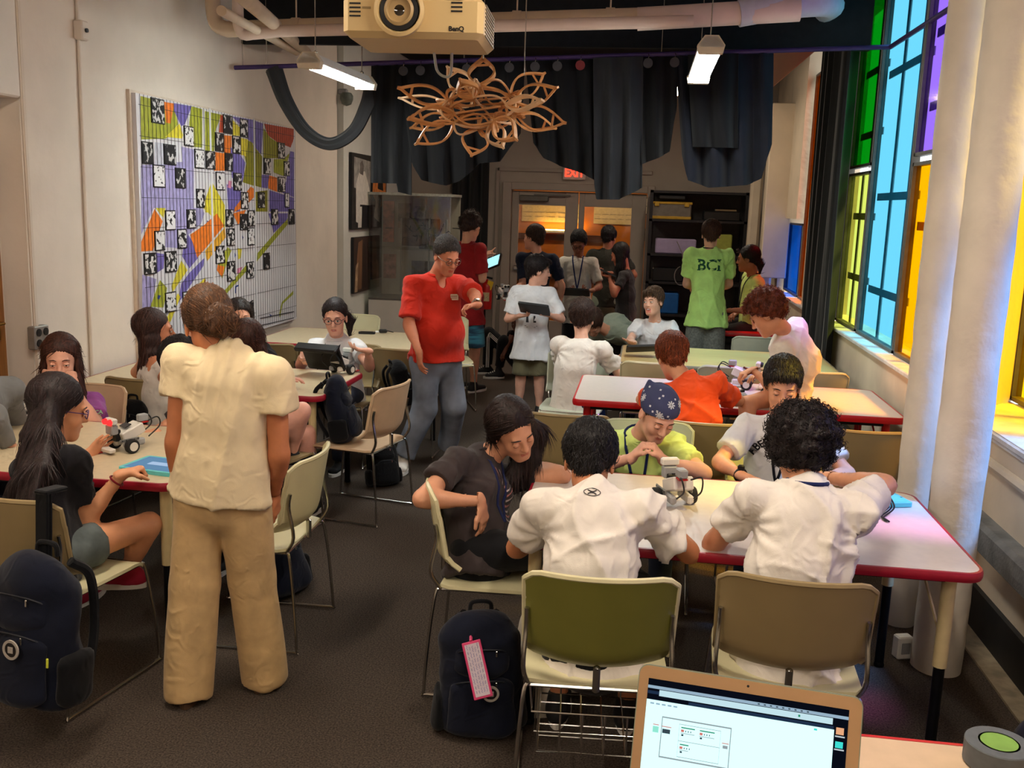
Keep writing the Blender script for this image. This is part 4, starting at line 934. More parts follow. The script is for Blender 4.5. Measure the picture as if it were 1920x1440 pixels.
olive_s = fabric('twill_olive', (104, 98, 74)); black_s = fabric('shorts_black', (20, 20, 23)); greyh = mat('heather_grey', (120, 124, 118), .95, noise=.25, nscale=60); navy_s = fabric('trousers_navy', (26, 36, 66)); darkp = fabric('trousers_dark', (40, 36, 36))
swim = mat('swim_blue', (70, 150, 176), .7, c2=(40, 74, 100), nscale=16, stretch=(.2, .2, 1.6), lo=.42, hi=.58)
m_lan = fabric('lanyard_navy', (28, 38, 84)); m_lanb = fabric('lanyard_black', (20, 20, 26)); gold = mat('gold', (190, 150, 70), .3, 1)
BR, DB, BK = (52, 32, 22), (34, 22, 18), (18, 15, 16)
shoe_b = mat('shoe_black', (22, 22, 24), .7, noise=.1); shoe_w = mat('shoe_white', (206, 196, 186), .6, noise=.06); shoe_r = mat('shoe_red', (168, 26, 56), .8, noise=.06)
FR = V(0, 0, 1); DN = V(0, 0, -1)
# --- front table
p = person('boy with straight black hair in a white sports shirt, back turned at the front table', at(1106, 866, 3.16), -2, 28, 0, neck=at(1112, 930, 3.02), pelvis=V(-.1, 2.9, .5), ty=0, s=.98, bw=.98, hunch=.045,
  arms=dict(L=dict(w=V(-.24, 3.34, .765), e=at(930, 1050, 3.05), d=V(.5, .8, -.1), n=DN), R=dict(w=V(.10, 3.36, .765), e=at(1300, 1050, 3.05), d=V(-.5, .8, 0), n=DN)),
  skin=(190, 124, 86), top=dict(m=white_t, e=.022, sl=.62, se=.02, fold=.010, fz=.7, hem=.13, name='sports_shirt'), bottom=dict(m=black_s, len=1.0), shoes=dict(m=shoe_b), hair=dict(st='short', c=BK, t=.016, nape=-.075, amp=.004), eyes='down')
b = MB(); b.tube([V(.026*math.cos(t), .0125*math.sin(t), 0) for t in [2*math.pi*i/24 for i in range(24)]], .0012, 4, closed=True)
for sg in (-1, 1): b.tube([V(.014, sg*.007, 0), V(.004, sg*.0018, 0), V(-.004, sg*.0018, 0), V(-.014, sg*.007, 0)], .0016, 4)
decal(p, b.mesh('logo'), p.N-p.up*.035-p.tfw*.02, p.tfw*.9-p.up*.45, p.up, black_t, 'neck_logo')
p = person('boy with bushy curly black hair in a white shirt, back turned at the front table', at(1502, 850, 3.18), 2, 22, 0, neck=at(1512, 918, 3.06), pelvis=V(.52, 2.98, .5), ty=-4, s=.97, bw=.98, hunch=.03,
  arms=dict(L=dict(w=V(.36, 3.42, .765), e=at(1320, 1045, 3.1), d=V(.4, .9, 0), n=DN), R=dict(w=at(1556, 896, 3.46), e=at(1660, 900, 3.34), d=V(-1, .1, -.1), n=V(0, .2, -1))),
  skin=(206, 146, 112), top=dict(m=white_t, e=.024, sl=.6, se=.022, fold=.011, fz=.8, hem=.13), bottom=dict(m=black_s, len=1.0), shoes=dict(m=shoe_b), hair=dict(st='curly', c=(30, 22, 22), t=.032, front=.06, nape=-.10, n=260), eyes='down')
b = MB(); b.tube([p.N+p.up*.008+.062*(p.tr*math.cos(a)+p.tfw*math.sin(a))-p.base for a in np.linspace(0, 6.28, 24)], .007, 6); b.build('lanyard', m_lan, p.ob)
p = person('sleepy girl in a charcoal printed shirt leaning her head on her arm', at(962, 806, 3.74), -138, 26, 22, neck=at(902, 862, 3.80), pelvis=V(-.58, 3.6, .5), ty=-112, s=.92, lyaw=-88, hunch=.03, chest=.01,
  arms=dict(R=dict(w=at(900, 940, 3.50), e=at(780, 900, 3.5), d=V(.25, .05, -1), n=V(-1, .3, 0), pose='relaxed'), L=dict(w=at(985, 866, 4.0), e=at(1075, 880, 3.9), d=V(-.5, 0, .6), n=V(-.3, -.5, .4), pose='fist')),
  skin=(206, 148, 116), top=dict(m=char_t, e=.016, sl=.6, se=.02, fold=.006, hem=.12, neck=.012), bottom=dict(m=black_s, len=2.0), shoes=dict(m=shoe_b), hair=dict(st='long', c=(32, 20, 18), t=.01, len=.2, lock=(0, 0), lf=-.02, front=.066, sax=V(.8, .3, 0), sheet=[(at(1000, 812, 3.86), (.055, .045)), (at(988, 850, 3.84), (.055, .04)), (at(962, 892, 3.78), (.03, .02))]), eyes='closed')
lanyard(p, m_lan, .3)
pr1, pr2 = mat('faded_pink', (188, 128, 124), .8, noise=.15, nscale=60), mat('faded_white', (186, 172, 170), .8, noise=.2, nscale=60)
for i in range(10):
    a = math.radians(-55+14*i); b = MB(); P_ = [V(.03*math.cos(a)+(.02+.075*t)*math.cos(a+.5*t)-.02, .06*math.sin(a)+(.02+.06*t)*math.sin(a+.7*t), 0) for t in np.linspace(0, 1, 6)]
    A_ = []; [A_.extend([q+V(0, .0045*(1-.4*k/5), 0), q-V(0, .0045*(1-.4*k/5), 0)]) for k, q in enumerate(P_)]; b.add(A_, [(2*k, 2*k+1, 2*k+3, 2*k+2) for k in range(5)])
    decal(p, b.mesh('shirt_print'), p.C-p.up*.09+p.tfw*.1-p.tr*.0, -p.tfw, p.up, pr1 if i % 2 else pr2, 'shirt_print')
for k in (-1,): q = p.H(k*.083, -.005, -.042)-p.base; MB().lathe([(.0001, .004), (.004, 0), (.0001, -.004)], 8, c=q).build('earring', gold, p.ob)
p = person('girl in a lime shirt with a navy patterned bandana, hands clasped on the front table', at(1234, 778, 4.36), -158, 32, -6, neck=at(1196, 822, 4.50), pelvis=V(.05, 4.66, .48), ty=176, s=.94, hunch=.04, chest=.008,
  arms=dict(R=dict(w=at(1186, 858, 4.2), e=at(1120, 900, 4.12), d=V(.5, -.1, .75), n=V(1, 0, .1), pose='grip'), L=dict(w=at(1242, 862, 4.2), e=at(1310, 900, 4.15), d=V(-.5, -.1, .75), n=V(-1, 0, .1), pose='grip')),
  skin=(222, 168, 144), top=dict(m=lime_t, e=.02, sl=.68, se=.022, hem=.1), bottom=dict(m=jeansd), shoes=dict(m=shoe_b), hair=dict(st='bandana', c=BR, t=.002, front=.05, nape=-.085), eyes='down')
lanyard(p, m_lan, .3)
# bandana: tied cloth following the skull
Fb = Fld(); H = p.H; HR = np.array([p.hr, p.hf, p.hu]); Fb.ell(H(0, -.018, .042), np.array((.087, .108, .099))*p.hs, HR, .01); Fb.cone(H(.03, -.09, .06), H(.055, -.10, .115), .035*p.hs, .008*p.hs, .03); Fb.ell(H(0, -.1, .01), np.array((.04, .03, .035))*p.hs, HR, .03)
a_, b_ = H(0, .085, .05), H(0, -.09, -.02); n_ = np.cross(p.hr, nrm(a_-b_)); n_ = n_ if n_@p.hu < 0 else -n_; Fb.cut((a_+b_)/2, n_)
m_ban = mat('bandana_navy', (58, 64, 100), .85, c2=(58, 64, 100), noise=.1)
bd = p.child('bandana', Fb.mesh(.006), m_ban, lambda q: .002*wob(q, 9, 5, (40, 90)))
bv = BVHTree.FromPolygons([v.co.copy() for v in bd.data.vertices], [tuple(f.vertices) for f in bd.data.polygons]); b = MB(); gg = np.random.default_rng(5)
def on_cap(v):
    c = H(0, -.018, .03)-p.base; d = p.hr*v[0]+p.hf*v[1]+p.hu*v[2]; h = bv.ray_cast(Vector(c+d*.4), Vector(-d)); return (np.array(h[0]), np.array(h[1])) if h[0] else (None, None)
for i in range(90):
    v = nrm(gg.normal(size=3)); 
    if v[2] < .2: continue
    q, n = on_cap(v)
    if q is None: continue
    _, s1, s2 = orth(n, V(.2, .1, 1)); rr = .019 if i % 3 == 0 else .0045
    for k in range(4 if i % 3 == 0 else 1):
        a = math.pi*k/4; d = s1*math.cos(a)+s2*math.sin(a); e = -s1*math.sin(a)+s2*math.cos(a); ww = rr*.17 if i % 3 == 0 else rr
        b.add([q+n*.001+d*rr*x+e*ww*y for x, y in ((-1, -1), (1, -1), (1, 1), (-1, 1))], [(0, 1, 2, 3)])
o = b.build('bandana_print', mat('bandana_white', (200, 204, 214), .8, noise=.05), p.ob); o['kind'] = 'stuff'; o.parent = bd
p = person('boy in a white shirt with black lettering, looking down behind the curly-haired boy', at(1467, 724, 4.5), 176, 18, 0, neck=at(1464, 790, 4.56), pelvis=V(.66, 4.62, .47), ty=178, s=.9, hs=.97, hunch=.02,
  arms=dict(R=dict(w=at(1392, 893, 4.2), e=at(1330, 900, 4.3), d=V(.8, -.2, -.15), n=DN), L=dict(w=at(1545, 895, 4.25), e=at(1600, 900, 4.4), d=V(-.7, -.3, 0), n=DN)),
  skin=(214, 154, 124), top=dict(m=white_c, e=.02, sl=.7, se=.022), bottom=dict(m=jeansd), shoes=dict(m=shoe_b), hair=dict(st='short', c=(24, 17, 17), t=.014, fringe=1, front=.058, fz=.062), eyes='down')
lanyard(p, m_lanb, .3)
for body, x, z, sz, rot in (('ABERCROMBIE', 0, -.06, .05, 0), ('AND', 0, -.15, .045, 0)):
    me = text_mesh(body, sz, 0, .0012)
    if len(body) > 4:
        for v in me.vertices: a = v.co.x/.13; R_ = .13+v.co.y; v.co.x, v.co.y = R_*math.sin(a), R_*math.cos(a)-.13-.02
    decal(p, me, p.N+p.up*z+p.tfw*.15, -p.tfw, p.up, black_t, 'shirt_lettering')
wa = p.A['R']; c = wa[1]-(wa[1]-wa[0])*.08; dW = nrm(wa[1]-wa[0]); _, s1, s2 = orth(dW, FR); b = MB(); b.tube([c+.028*(s1*math.cos(t)+s2*math.sin(t))-p.base for t in [6.283*i/16 for i in range(16)]], .006, 6, closed=True); b.box(c+s1*.032-p.base, (.03, .02, .03), bev=.006); b.build('wristwatch', black_plastic, p.ob, True)
# --- red-rimmed table
p = person('boy with reddish brown hair in an orange shirt seen from behind', at(1260, 670, 5.42), 12, 24, -6, neck=at(1288, 716, 5.3), pelvis=V(.36, 5.12, .5), ty=-6, s=.9, hs=.98, hunch=.04,
  arms=dict(L=dict(w=V(.05, 5.72, .765), e=V(-.05, 5.3, .75)), R=dict(w=V(.62, 5.68, .765), e=at(1400, 790, 5.3))),
  skin=(220, 160, 126), top=dict(m=orange_t, e=.024, sl=.75, se=.022, fold=.011), bottom=dict(m=black_s, len=1.0), shoes=dict(m=shoe_b), hair=dict(st='short', c=(110, 52, 26), t=.018, nape=-.085, amp=.004), eyes='down')
p = person('auburn curly-haired boy in a loose white shirt lit yellow, perched on the red-rimmed table', at(1437, 590, 5.75), 72, 36, 0, neck=at(1478, 626, 5.82), pelvis=V(.92, 5.95, .81), ty=68, s=.86, hs=.98, lyaw=100, hunch=.05,
  legs=dict(L=(at(1400, 757, 5.62), V(.62, 5.50, .42)), R=(at(1462, 752, 5.62), V(.80, 5.5, .42))),
  arms=dict(L=dict(w=at(1412, 694, 5.78), e=at(1430, 740, 5.7), d=V(-.9, 0, -.35), n=DN, pose='grip'), R=dict(w=at(1440, 700, 5.95), e=at(1520, 720, 6.0), d=V(-.9, 0, -.2), n=DN)),
  skin=(214, 150, 112), top=dict(m=fabric('cotton_offwhite', (232, 226, 212)), e=.032, sl=.85, se=.028, fold=.005, hem=.14), bottom=dict(m=black_s, len=.5), shoes=dict(m=shoe_b), hair=dict(st='curly', c=(98, 44, 24), t=.02, front=.05, nape=-.08, n=200), eyes='down')
# --- tan table
p = person('boy with brown hair in a loose white T-shirt, back turned left of the red-rimmed table', at(1092, 598, 7.05), -8, 14, 0, neck=at(1092, 642, 6.95), pelvis=V(-.46, 6.84, .47), ty=-12, s=.88, hs=1.02, bw=1.04, hunch=.03,
  arms=dict(L=dict(w=V(-.5, 7.3, .7), e=at(1030, 720, 6.9)), R=dict(w=at(1190, 706, 7.2), e=at(1150, 735, 6.95), d=V(.6, .6, 0), n=DN)),
  skin=(222, 168, 140), top=dict(m=white_t, e=.026, sl=.72, se=.022, fold=.011, hem=.14), bottom=dict(m=navy_s), shoes=dict(m=shoe_b), hair=dict(st='short', c=(50, 32, 24), t=.022, nape=-.10, front=.05, amp=.004), eyes='half', res=1.15)
p = person('person in a sage grey sweatshirt stooping behind the boy in the loose white T-shirt', at(1112, 606, 8.45), 175, 60, 0, neck=at(1142, 628, 8.6), pelvis=V(-.18, 9.0, .72), ty=190, s=.92, hunch=.06,
  legs=dict(mode='stand'), arms=dict(L=dict(w=at(1165, 668, 8.35), e=at(1205, 655, 8.5), d=V(-.6, -.2, -.4), n=V(-.5, 0, -1)), R=dict(w=at(1100, 680, 8.4), e=at(1070, 660, 8.6))),
  skin=(206, 150, 120), top=dict(m=sage_t, e=.022, sl=1.8, se=.02, name='sweatshirt'), bottom=dict(m=darkp), shoes=dict(m=shoe_b), hair=dict(st='short', c=BR, t=.015), res=1.25)
p = person('laughing boy in a white T-shirt with a grey shoulder stripe at the tan table', at(1224, 566, 8.3), 150, 0, 6, neck=at(1228, 603, 8.38), pelvis=V(.12, 8.45, .48), ty=168, s=.86, hs=.95, mouth='open',
  arms=dict(R=dict(w=at(1188, 642, 8.0), e=at(1175, 640, 8.3), d=V(-.5, -.6, .2), n=FR, pose='spread'), L=dict(w=at(1245, 648, 8.0), e=at(1285, 640, 8.3), d=V(-.7, -.5, 0), n=DN)),
  skin=(224, 172, 146), top=dict(m=white_c, e=.02, sl=.75), bottom=dict(m=jeansd), shoes=dict(m=shoe_b), hair=dict(st='short', c=(70, 50, 34), t=.014, fringe=1), eyes='open', res=1.2)
ribbon(p, [q for q in [cast(p, p.N+p.up*.2+(p.sh['L']-p.N)*t, -p.up, .003) for t in np.linspace(.3, 1.0, 8)] if q is not None], .014, hgrey_t, 'shoulder_stripe', up=p.up)
p = person('tall boy in a bright lime T-shirt with BCI on the back, facing the shelves', at(1333, 440, 9.2), 0, 6, 0, neck=at(1331, 470, 9.2), pelvis=at(1325, 588, 9.2), ty=-4, s=1.0, legs='stand', bw=1.0,
  arms=dict(L=dict(w=V(.48, 9.52, 1.12), e=at(1255, 565, 9.0), pose='grip'), R=dict(w=V(.72, 9.52, 1.12), e=at(1405, 565, 9.0), pose='grip')),
  skin=(224, 172, 146), top=dict(m=limeg_t, e=.024, sl=.72, se=.026, hem=.12, flare=1.15), bottom=dict(m=greyh, len=.85, flare=.015, name='shorts'), shoes=dict(m=shoe_b), hair=dict(st='short', c=(56, 32, 18), t=.012, nape=-.075), eyes='half', res=1.1)
me = text_mesh('BCI', .14, 0, .003); b = MB(); b.v = [tuple(v.co) for v in me.vertices]; b.f = [tuple(f.vertices) for f in me.polygons]; b.m = [0]*len(b.f); xs = [v[0] for v in b.v]; yt, yb_ = max(v[1] for v in b.v), min(v[1] for v in b.v)
for x_, w_ in ((max(xs)-.009, .036), (min(xs)+.008, .03)):
    for y_ in (yt-.004, yb_+.004): b.box((x_, y_, 0), (w_, .009, .0))
decal(p, b.mesh('lettering'), p.N-p.up*.15-p.tfw*.02, p.tfw, p.up, mat('print_green', (22, 84, 52), .8, noise=.1), 'shirt_lettering')
b = MB(); b.tube([p.N+p.up*.008+.064*(p.tr*math.cos(a)+p.tfw*math.sin(a))-p.base for a in np.linspace(0, 6.28, 24)], .006, 6); b.build('lanyard', m_lanb, p.ob)
p = person('dark-haired woman in a lime T-shirt with sunglasses on her head, seated by the far windows', at(1402, 486, 9.6), 72, 6, 0, neck=at(1412, 518, 9.65), pelvis=at(1408, 612, 9.72), ty=100, s=.94, legs=dict(L=(V(.75, 9.55, .70), V(.72, 9.5, .3)), R=(V(.74, 9.82, .70), V(.72, 9.8, .3))),
  arms=dict(L=dict(w=at(1368, 582, 9.35), e=at(1400, 575, 9.4), d=V(-.9, 0, -.1), n=DN), R=dict(w=at(1385, 585, 9.75), e=at(1420, 580, 9.9))),
  skin=(172, 108, 78), top=dict(m=lime_t, e=.02, sl=.7), bottom=dict(m=darkp), shoes=dict(m=shoe_b), hair=dict(st='pony', c=BK, t=.01, len=.08), eyes='half', res=1.15)
glasses(p, black_plastic, up=.085, k=1.1)
lanyard(p, m_lanb, .3)
# --- standing group at the back
p = person('older man in a red polo shirt and jeans checking his wristwatch', at(838, 481, 6.45), -138, 24, 0, neck=at(818, 520, 6.55), pelvis=at(818, 664, 6.55), ty=-142, s=.98, bw=1.18, belly=.075, hs=1.0, legs=dict(R=(at(796, 765, 6.45), V(-1.60, 6.42, .085)), L=(at(850, 762, 6.62), V(-1.36, 6.78, .085))), foot_yaw={'R': -172, 'L': -130}, lyaw=-150,
  arms=dict(R=dict(w=at(786, 662, 6.2), e=at(738, 625, 6.35), d=V(.12, -.1, -1), n=V(.8, .6, 0), pose='relaxed'), L=dict(w=at(898, 577, 6.15), e=at(950, 570, 6.35), d=V(-.7, -.35, -.1), n=V(.1, -.4, -1), pose='grip')),
  skin=(204, 130, 98), top=dict(m=red_t, e=.022, sl=.86, se=.028, fold=.007, hem=.045, name='polo_shirt', vneck=1), bottom=dict(m=jeans, len=1.97, e=.024, flare=.012, name='jeans', fold=.006), shoes=dict(m=shoe_w, only='R'), hair=dict(st='short', c=(56, 48, 44), t=.008, nape=-.06, front=.068, sl=.5), eyes='down')
glasses(p, mat('thin_metal', (120, 110, 100), .3, .9), k=1.0)
q = cast(p, p.C-p.up*.03-p.tr*.085+p.tfw*.4, -p.tfw, .004)
o = MB().box((0, 0, 0), (.075, .004, .042), bev=.0015).build('name_badge', mat('badge_white', (224, 206, 180), .5, noise=.04), p.ob); o.location = q-p.base; o.rotation_euler = (0, 0, math.radians(-142+90+90)); 
for k in range(2): MB().box((0, .003, .006-.012*k), (.05, .002, .004)).build('badge_print', mat('badge_ink', (160, 90, 60), .6), o); MB().box((0, -.003, .006-.012*k), (.05, .002, .004)).build('badge_print', mat('badge_ink', (160, 90, 60), .6), o)
E_, W_, _ = p.A['L']; dW = nrm(W_-E_); _, s1, s2 = orth(dW, FR); c = W_-dW*.015; b = MB(); b.tube([c+.031*(s1*math.cos(t)+s2*math.sin(t))-p.base for t in [6.283*i/16 for i in range(16)]], .007, 6, closed=True); b.lathe([(.0001, .008), (.018, .007), (.018, 0)], 16, c=c+s1*.03-p.base, R=np.stack([s2, dW, s1], 1)); b.build('wristwatch', chrome, p.ob, True)
b = MB(); pts = [p.N-p.up*.015+.068*(p.tr*math.cos(a)+p.tfw*math.sin(a)*1.05)+p.up*.012-p.tfw*.0-p.base for a in np.linspace(math.radians(120), math.radians(420), 20)]; b.tube(pts, .014, 8); b.build('polo_collar', red_t, p.ob, True)
p = person('curly-haired boy in a maroon T-shirt and blue striped shorts tapping a tablet', at(883, 427, 9.4), -35, 18, 0, neck=at(876, 458, 9.4), pelvis=at(876, 582, 9.4), ty=-30, s=1.0, legs='stand',
  arms=dict(R=dict(w=at(910, 482, 9.45), e=at(905, 560, 9.3), d=V(.3, .5, .5), n=V(.4, .4, -.6), pose='point'), L=dict(w=at(895, 505, 9.75), e=at(860, 560, 9.6), d=V(.7, .3, .2), n=FR, pose='grip')),
  skin=(216, 160, 130), top=dict(m=maroon_t, e=.024, sl=.8, se=.026, hem=.14, flare=1.12), bottom=dict(m=swim, len=.98, flare=.02, name='shorts'), shoes=dict(m=shoe_b), hair=dict(st='curly', c=(50, 34, 28), t=.022, front=.06, nape=-.07, n=160), eyes='half', res=1.15)
p = person('boy in a navy T-shirt looking left by the double doors', at(1000, 446, 9.75), 62, 0, 0, neck=at(1008, 478, 9.75), pelvis=at(1000, 590, 9.75), ty=20, s=.95, legs='stand',
  arms=dict(L=dict(w=at(958, 548, 9.4), e=at(985, 560, 9.6), d=V(-.8, -.2, 0), n=DN, pose='grip'), R=dict(w=V(-.85, 9.9, .85))),
  skin=(216, 160, 132), top=dict(m=navy_t, e=.022, sl=.8), bottom=dict(m=fabric('shorts_brown', (50, 36, 30)), len=.95, name='shorts'), shoes=dict(m=shoe_b), hair=dict(st='short', c=(48, 34, 26), t=.013), eyes='open', res=1.15)
p = person('boy with a dark fringe, white printed T-shirt and olive shorts holding a black tablet', at(1010, 508, 8.4), -72, 6, 0, neck=at(1000, 543, 8.4), pelvis=at(996, 645, 8.4), ty=-178, s=.84, hs=.98, legs='stand', foot_yaw=-170,
  arms=dict(R=dict(w=at(975, 592, 8.2), e=at(950, 590, 8.4), d=V(.8, -.2, .1), n=FR, pose='grip'), L=dict(w=at(1028, 590, 8.2), e=at(1052, 590, 8.4), d=V(-.8, -.2, .05), n=V(0, .3, 1), pose='grip')),
  skin=(224, 170, 146), top=dict(m=white_c, e=.034, sl=.8, se=.026, hem=.16, flare=1.2), bottom=dict(m=olive_s, len=.95, flare=.014, name='shorts'), shoes=dict(m=shoe_b), hair=dict(st='short', c=(26, 18, 18), t=.018, fringe=1, front=.05, fz=.04), eyes='half', res=1.05)
me = MB().box((0, 0, 0), (.03, .05, .0)).mesh('x'); b = MB(); b.prism([(-.04, .03), (-.025, .03), (-.02, -.03), (-.045, -.03)], 0, .0005); b.prism([(.02, .03), (.035, .03), (.045, -.03), (.02, -.03)], 0, .0005); b.box((0, -.06, 0), (.11, .004, .0004)); b.box((0, -.072, 0), (.08, .003, .0004))
o = decal(p, b.mesh('shirt_print'), p.C-p.up*.16+p.tfw*.1, -p.tfw, p.up, dkg_t, 'shirt_print'); o['kind'] = 'stuff'
p = person('boy with glasses in a pale grey shirt and lanyard reading a tablet by the doors', at(1085, 456, 10.3), 178, 30, 0, neck=at(1084, 485, 10.4), pelvis=at(1083, 590, 10.4), ty=180, s=.94, legs='stand',
  arms=dict(R=dict(w=at(1058, 545, 10.1), e=at(1040, 550, 10.3), d=V(.6, -.2, 0), n=FR, pose='grip'), L=dict(w=at(1110, 545, 10.1), e=at(1128, 550, 10.3), d=V(-.6, -.2, 0), n=FR, pose='grip')),
  skin=(140, 90, 68), top=dict(m=grey_t, e=.022, sl=.8), bottom=dict(m=black_s, len=.95, name='shorts'), shoes=dict(m=shoe_b), hair=dict(st='short', c=BK, t=.012), eyes='down', res=1.2)
lanyard(p, m_lan, .33); glasses(p, black_plastic)
p = person('person in a dark shirt with a yellow collar, back turned, at the right door', at(1142, 446, 11.4), -20, 10, 0, neck=at(1138, 470, 11.4), pelvis=at(1136, 560, 11.4), ty=0, s=.98, legs='stand',
  arms=dict(L=dict(w=V(-.65, 11.6, 1.0)), R=dict(w=V(-.15, 11.65, 1.05))), skin=(190, 130, 100), top=dict(m=dk_t, e=.02, sl=.8, mc=fabric('collar_yellow', (190, 184, 60))), bottom=dict(m=sage_t, len=.95, name='shorts'), shoes=dict(m=shoe_b), hair=dict(st='short', c=BK, t=.012), res=1.4)
p = person('girl with long dark hair in a dark grey top holding a tablet by the shelves', at(1162, 478, 10.8), 70, 22, 0, neck=at(1172, 508, 10.8), pelvis=at(1172, 600, 10.8), ty=85, s=.90, legs='stand',
  arms=dict(L=dict(w=at(1142, 518, 10.6), e=at(1185, 545, 10.6), d=V(-.9, 0, .1), n=FR, pose='grip'), R=dict(w=at(1146, 512, 10.95), e=at(1160, 545, 11.0), d=V(-.9, 0, .1), n=FR)),
  skin=(176, 108, 82), top=dict(m=dkg_t, e=.016, sl=.6), bottom=dict(m=jeansd, name='jeans'), shoes=dict(m=shoe_b), hair=dict(st='long', c=(22, 16, 16), t=.01, len=.26), eyes='down', res=1.2)
p = person('child in black track pants with white stripes sitting on the floor, knee up', at(972, 602, 10.3), 160, 20, 0, neck=at(972, 632, 10.35), pelvis=V(-1.25, 10.4, .16), ty=150, s=.86, legs=dict(R=(at(916, 625, 10.45), at(914, 688, 10.45)), L=(at(945, 640, 10.2), at(935, 692, 10.2))), foot_yaw=110,
  arms=dict(R=dict(w=at(948, 655, 10.15), e=at(955, 640, 10.3), hide=0), L=dict(w=at(985, 660, 10.1))), skin=(96, 58, 44), top=dict(m=black_t, e=.02, sl=.7), bottom=dict(m=black_s, len=1.93, e=.02, name='track_pants'), shoes=dict(m=shoe_b, lace=sole_white), hair=dict(st='short', c=BK), res=1.2)
for off in (-.012, .002, .016):
    K, An = p.G['R']; hp_ = p.P-p.tr*-.07; pts = []
    for a_, c_, r0, r1 in ((p.P+p.tr*.073, K, .088, .068), (K, An, .068, .056)):
        for t in np.linspace(0.1, .98, 10): d = nrm(c_-a_); side = nrm(np.cross(d, V(0, 1, 0))); toC = nrm(CP-(a_+(c_-a_)*t)); toC = nrm(toC-d*(toC@d)); sd_ = np.cross(d, toC); pts.append(a_+(c_-a_)*t+toC*(r0+(r1-r0)*t+.012)+sd_*off)
    ribbon(p, pts, .007, sole_white, 'stripe', up=nrm(CP-K))
# --- left side
p = person('woman in a cream blouse and wide linen trousers standing with her back to us', at(391, 610, 3.27), 28, 26, -4, neck=at(432, 668, 3.2), pelvis=at(412, 905, 3.2), ty=4, s=.98, bw=1.02, legs=dict(L=(V(-1.57, 3.18, .45), V(-1.585, 3.14, .07)), R=(V(-1.39, 3.27, .45), V(-1.37, 3.3, .07))), foot_yaw=10,
  arms=dict(L=dict(w=at(338, 925, 3.24), e=at(318, 870, 3.1), d=V(.2, .3, -1), n=V(1, 0, 0), pose='relaxed'), R=dict(w=at(514, 925, 3.34), e=at(540, 850, 3.1), d=V(.02, .2, -1), n=V(-1, 0, 0), pose='relaxed')),
  skin=(196, 124, 84), top=dict(m=cream_t, e=.024, sl=.44, se=.03, fold=.008, gather=.0045, fz=.12, drag=.12, hem=.055, flare=1.02, name='blouse', neck=.006), bottom=dict(m=linen, len=2.15, e=.014, flare=.034, fold=.008, fz=.35), shoes=dict(m=shoe_b, sole=mat('sole_brown', (70, 48, 30), .8)), hair=dict(st='bun', c=(82, 54, 34), t=.012, bx=.035, nape=-.07), eyes='down')
b = MB(); b.lathe([(.0001, .006), (.006, 0), (.0001, -.006)], 10, c=p.H(-.01, -.128, .005)-p.base); b.build('hair_clip', mat('pearl', (216, 208, 196), .3), p.ob, True)
E_, W_, _ = p.A['L']; dW = nrm(W_-E_); _, s1, s2 = orth(dW, FR); b = MB(); b.tube([W_-dW*.005+.029*(s1*math.cos(t)+s2*math.sin(t))-p.base for t in [6.283*i/16 for i in range(16)]], .006, 6, closed=True); b.build('bracelet', chrome, p.ob, True)
p = person('girl with very long dark hair, purple glasses and black T-shirt at the left front', at(112, 768, 3.42), -48, 14, 0, neck=at(92, 850, 3.32), pelvis=V(-2.16, 3.16, .5), ty=-28, s=.92, hunch=.02, legs=dict(R=(V(-1.92, 3.5, .54), at(240, 1068, 3.46)), L=(V(-2.25, 3.58, .5), V(-2.45, 3.85, .09))), foot_yaw={'R': 100, 'L': 0},
  arms=dict(R=dict(w=onz(228, 890, .785), e=at(160, 965, 3.3), d=V(.5, .6, .15), n=V(.2, 0, -1), pose='fist'), L=dict(w=at(158, 862, 3.74), e=at(120, 900, 3.5), d=V(.35, .5, .5), n=V(.6, -.4, -.3), pose='spread')),
  skin=(216, 152, 112), top=dict(m=black_t, e=.018, sl=.66), bottom=dict(m=denim_s, len=.42, e=.018, name='denim_shorts'), shoes=dict(m=shoe_r, lace=mat('lace_red', (190, 80, 90), .8)), hair=dict(st='long', c=(34, 22, 22), t=.016, len=.3, lock=(.8, .35), lockf=-.05, lf=-.03, front=.05, sheet=[(at(75, 835, 3.26), (.115, .05)), (at(58, 900, 3.14), (.13, .045)), (at(45, 950, 3.07), (.10, .025))]), eyes='half')
glasses(p, mat('purple_frames', (70, 44, 100), .35), k=1.05)
for k, (cc_, nm) in enumerate((((120, 24, 34), 'bracelet'),)): E_, W_, _ = p.A['R']; dW = nrm(W_-E_); _, s1, s2 = orth(dW, FR); b = MB(); b.tube([W_-dW*.03+.0275*(s1*math.cos(t)+s2*math.sin(t))-p.base for t in [6.283*i/16 for i in range(16)]], .004, 6, closed=True); b.build('bracelet', fabric('thread_red', cc_), p.ob, True)
p = person('girl in a purple shirt resting her face on her fists', at(114, 676, 4.5), -152, 8, 0, neck=at(122, 742, 4.62), pelvis=V(-2.95, 4.66, .46), ty=172, s=.92, hunch=.05, chest=.01,
  arms=dict(R=dict(w=at(80, 724, 4.36), e=at(30, 790, 4.25), d=V(.35, .05, .9), n=V(.3, .8, 0), pose='fist'), L=dict(w=at(138, 728, 4.36), e=at(172, 800, 4.28), d=V(-.35, .05, .9), n=V(-.3, .8, 0), pose='fist')),
  skin=(222, 164, 138), top=dict(m=purple_t, e=.024, sl=.66, se=.024), bottom=dict(m=jeansd), shoes=dict(m=shoe_b), hair=dict(st='long', c=(60, 34, 26), t=.012, len=.36, lock=(1.1, 1.1), lockf=.03, front=.06), eyes='half')
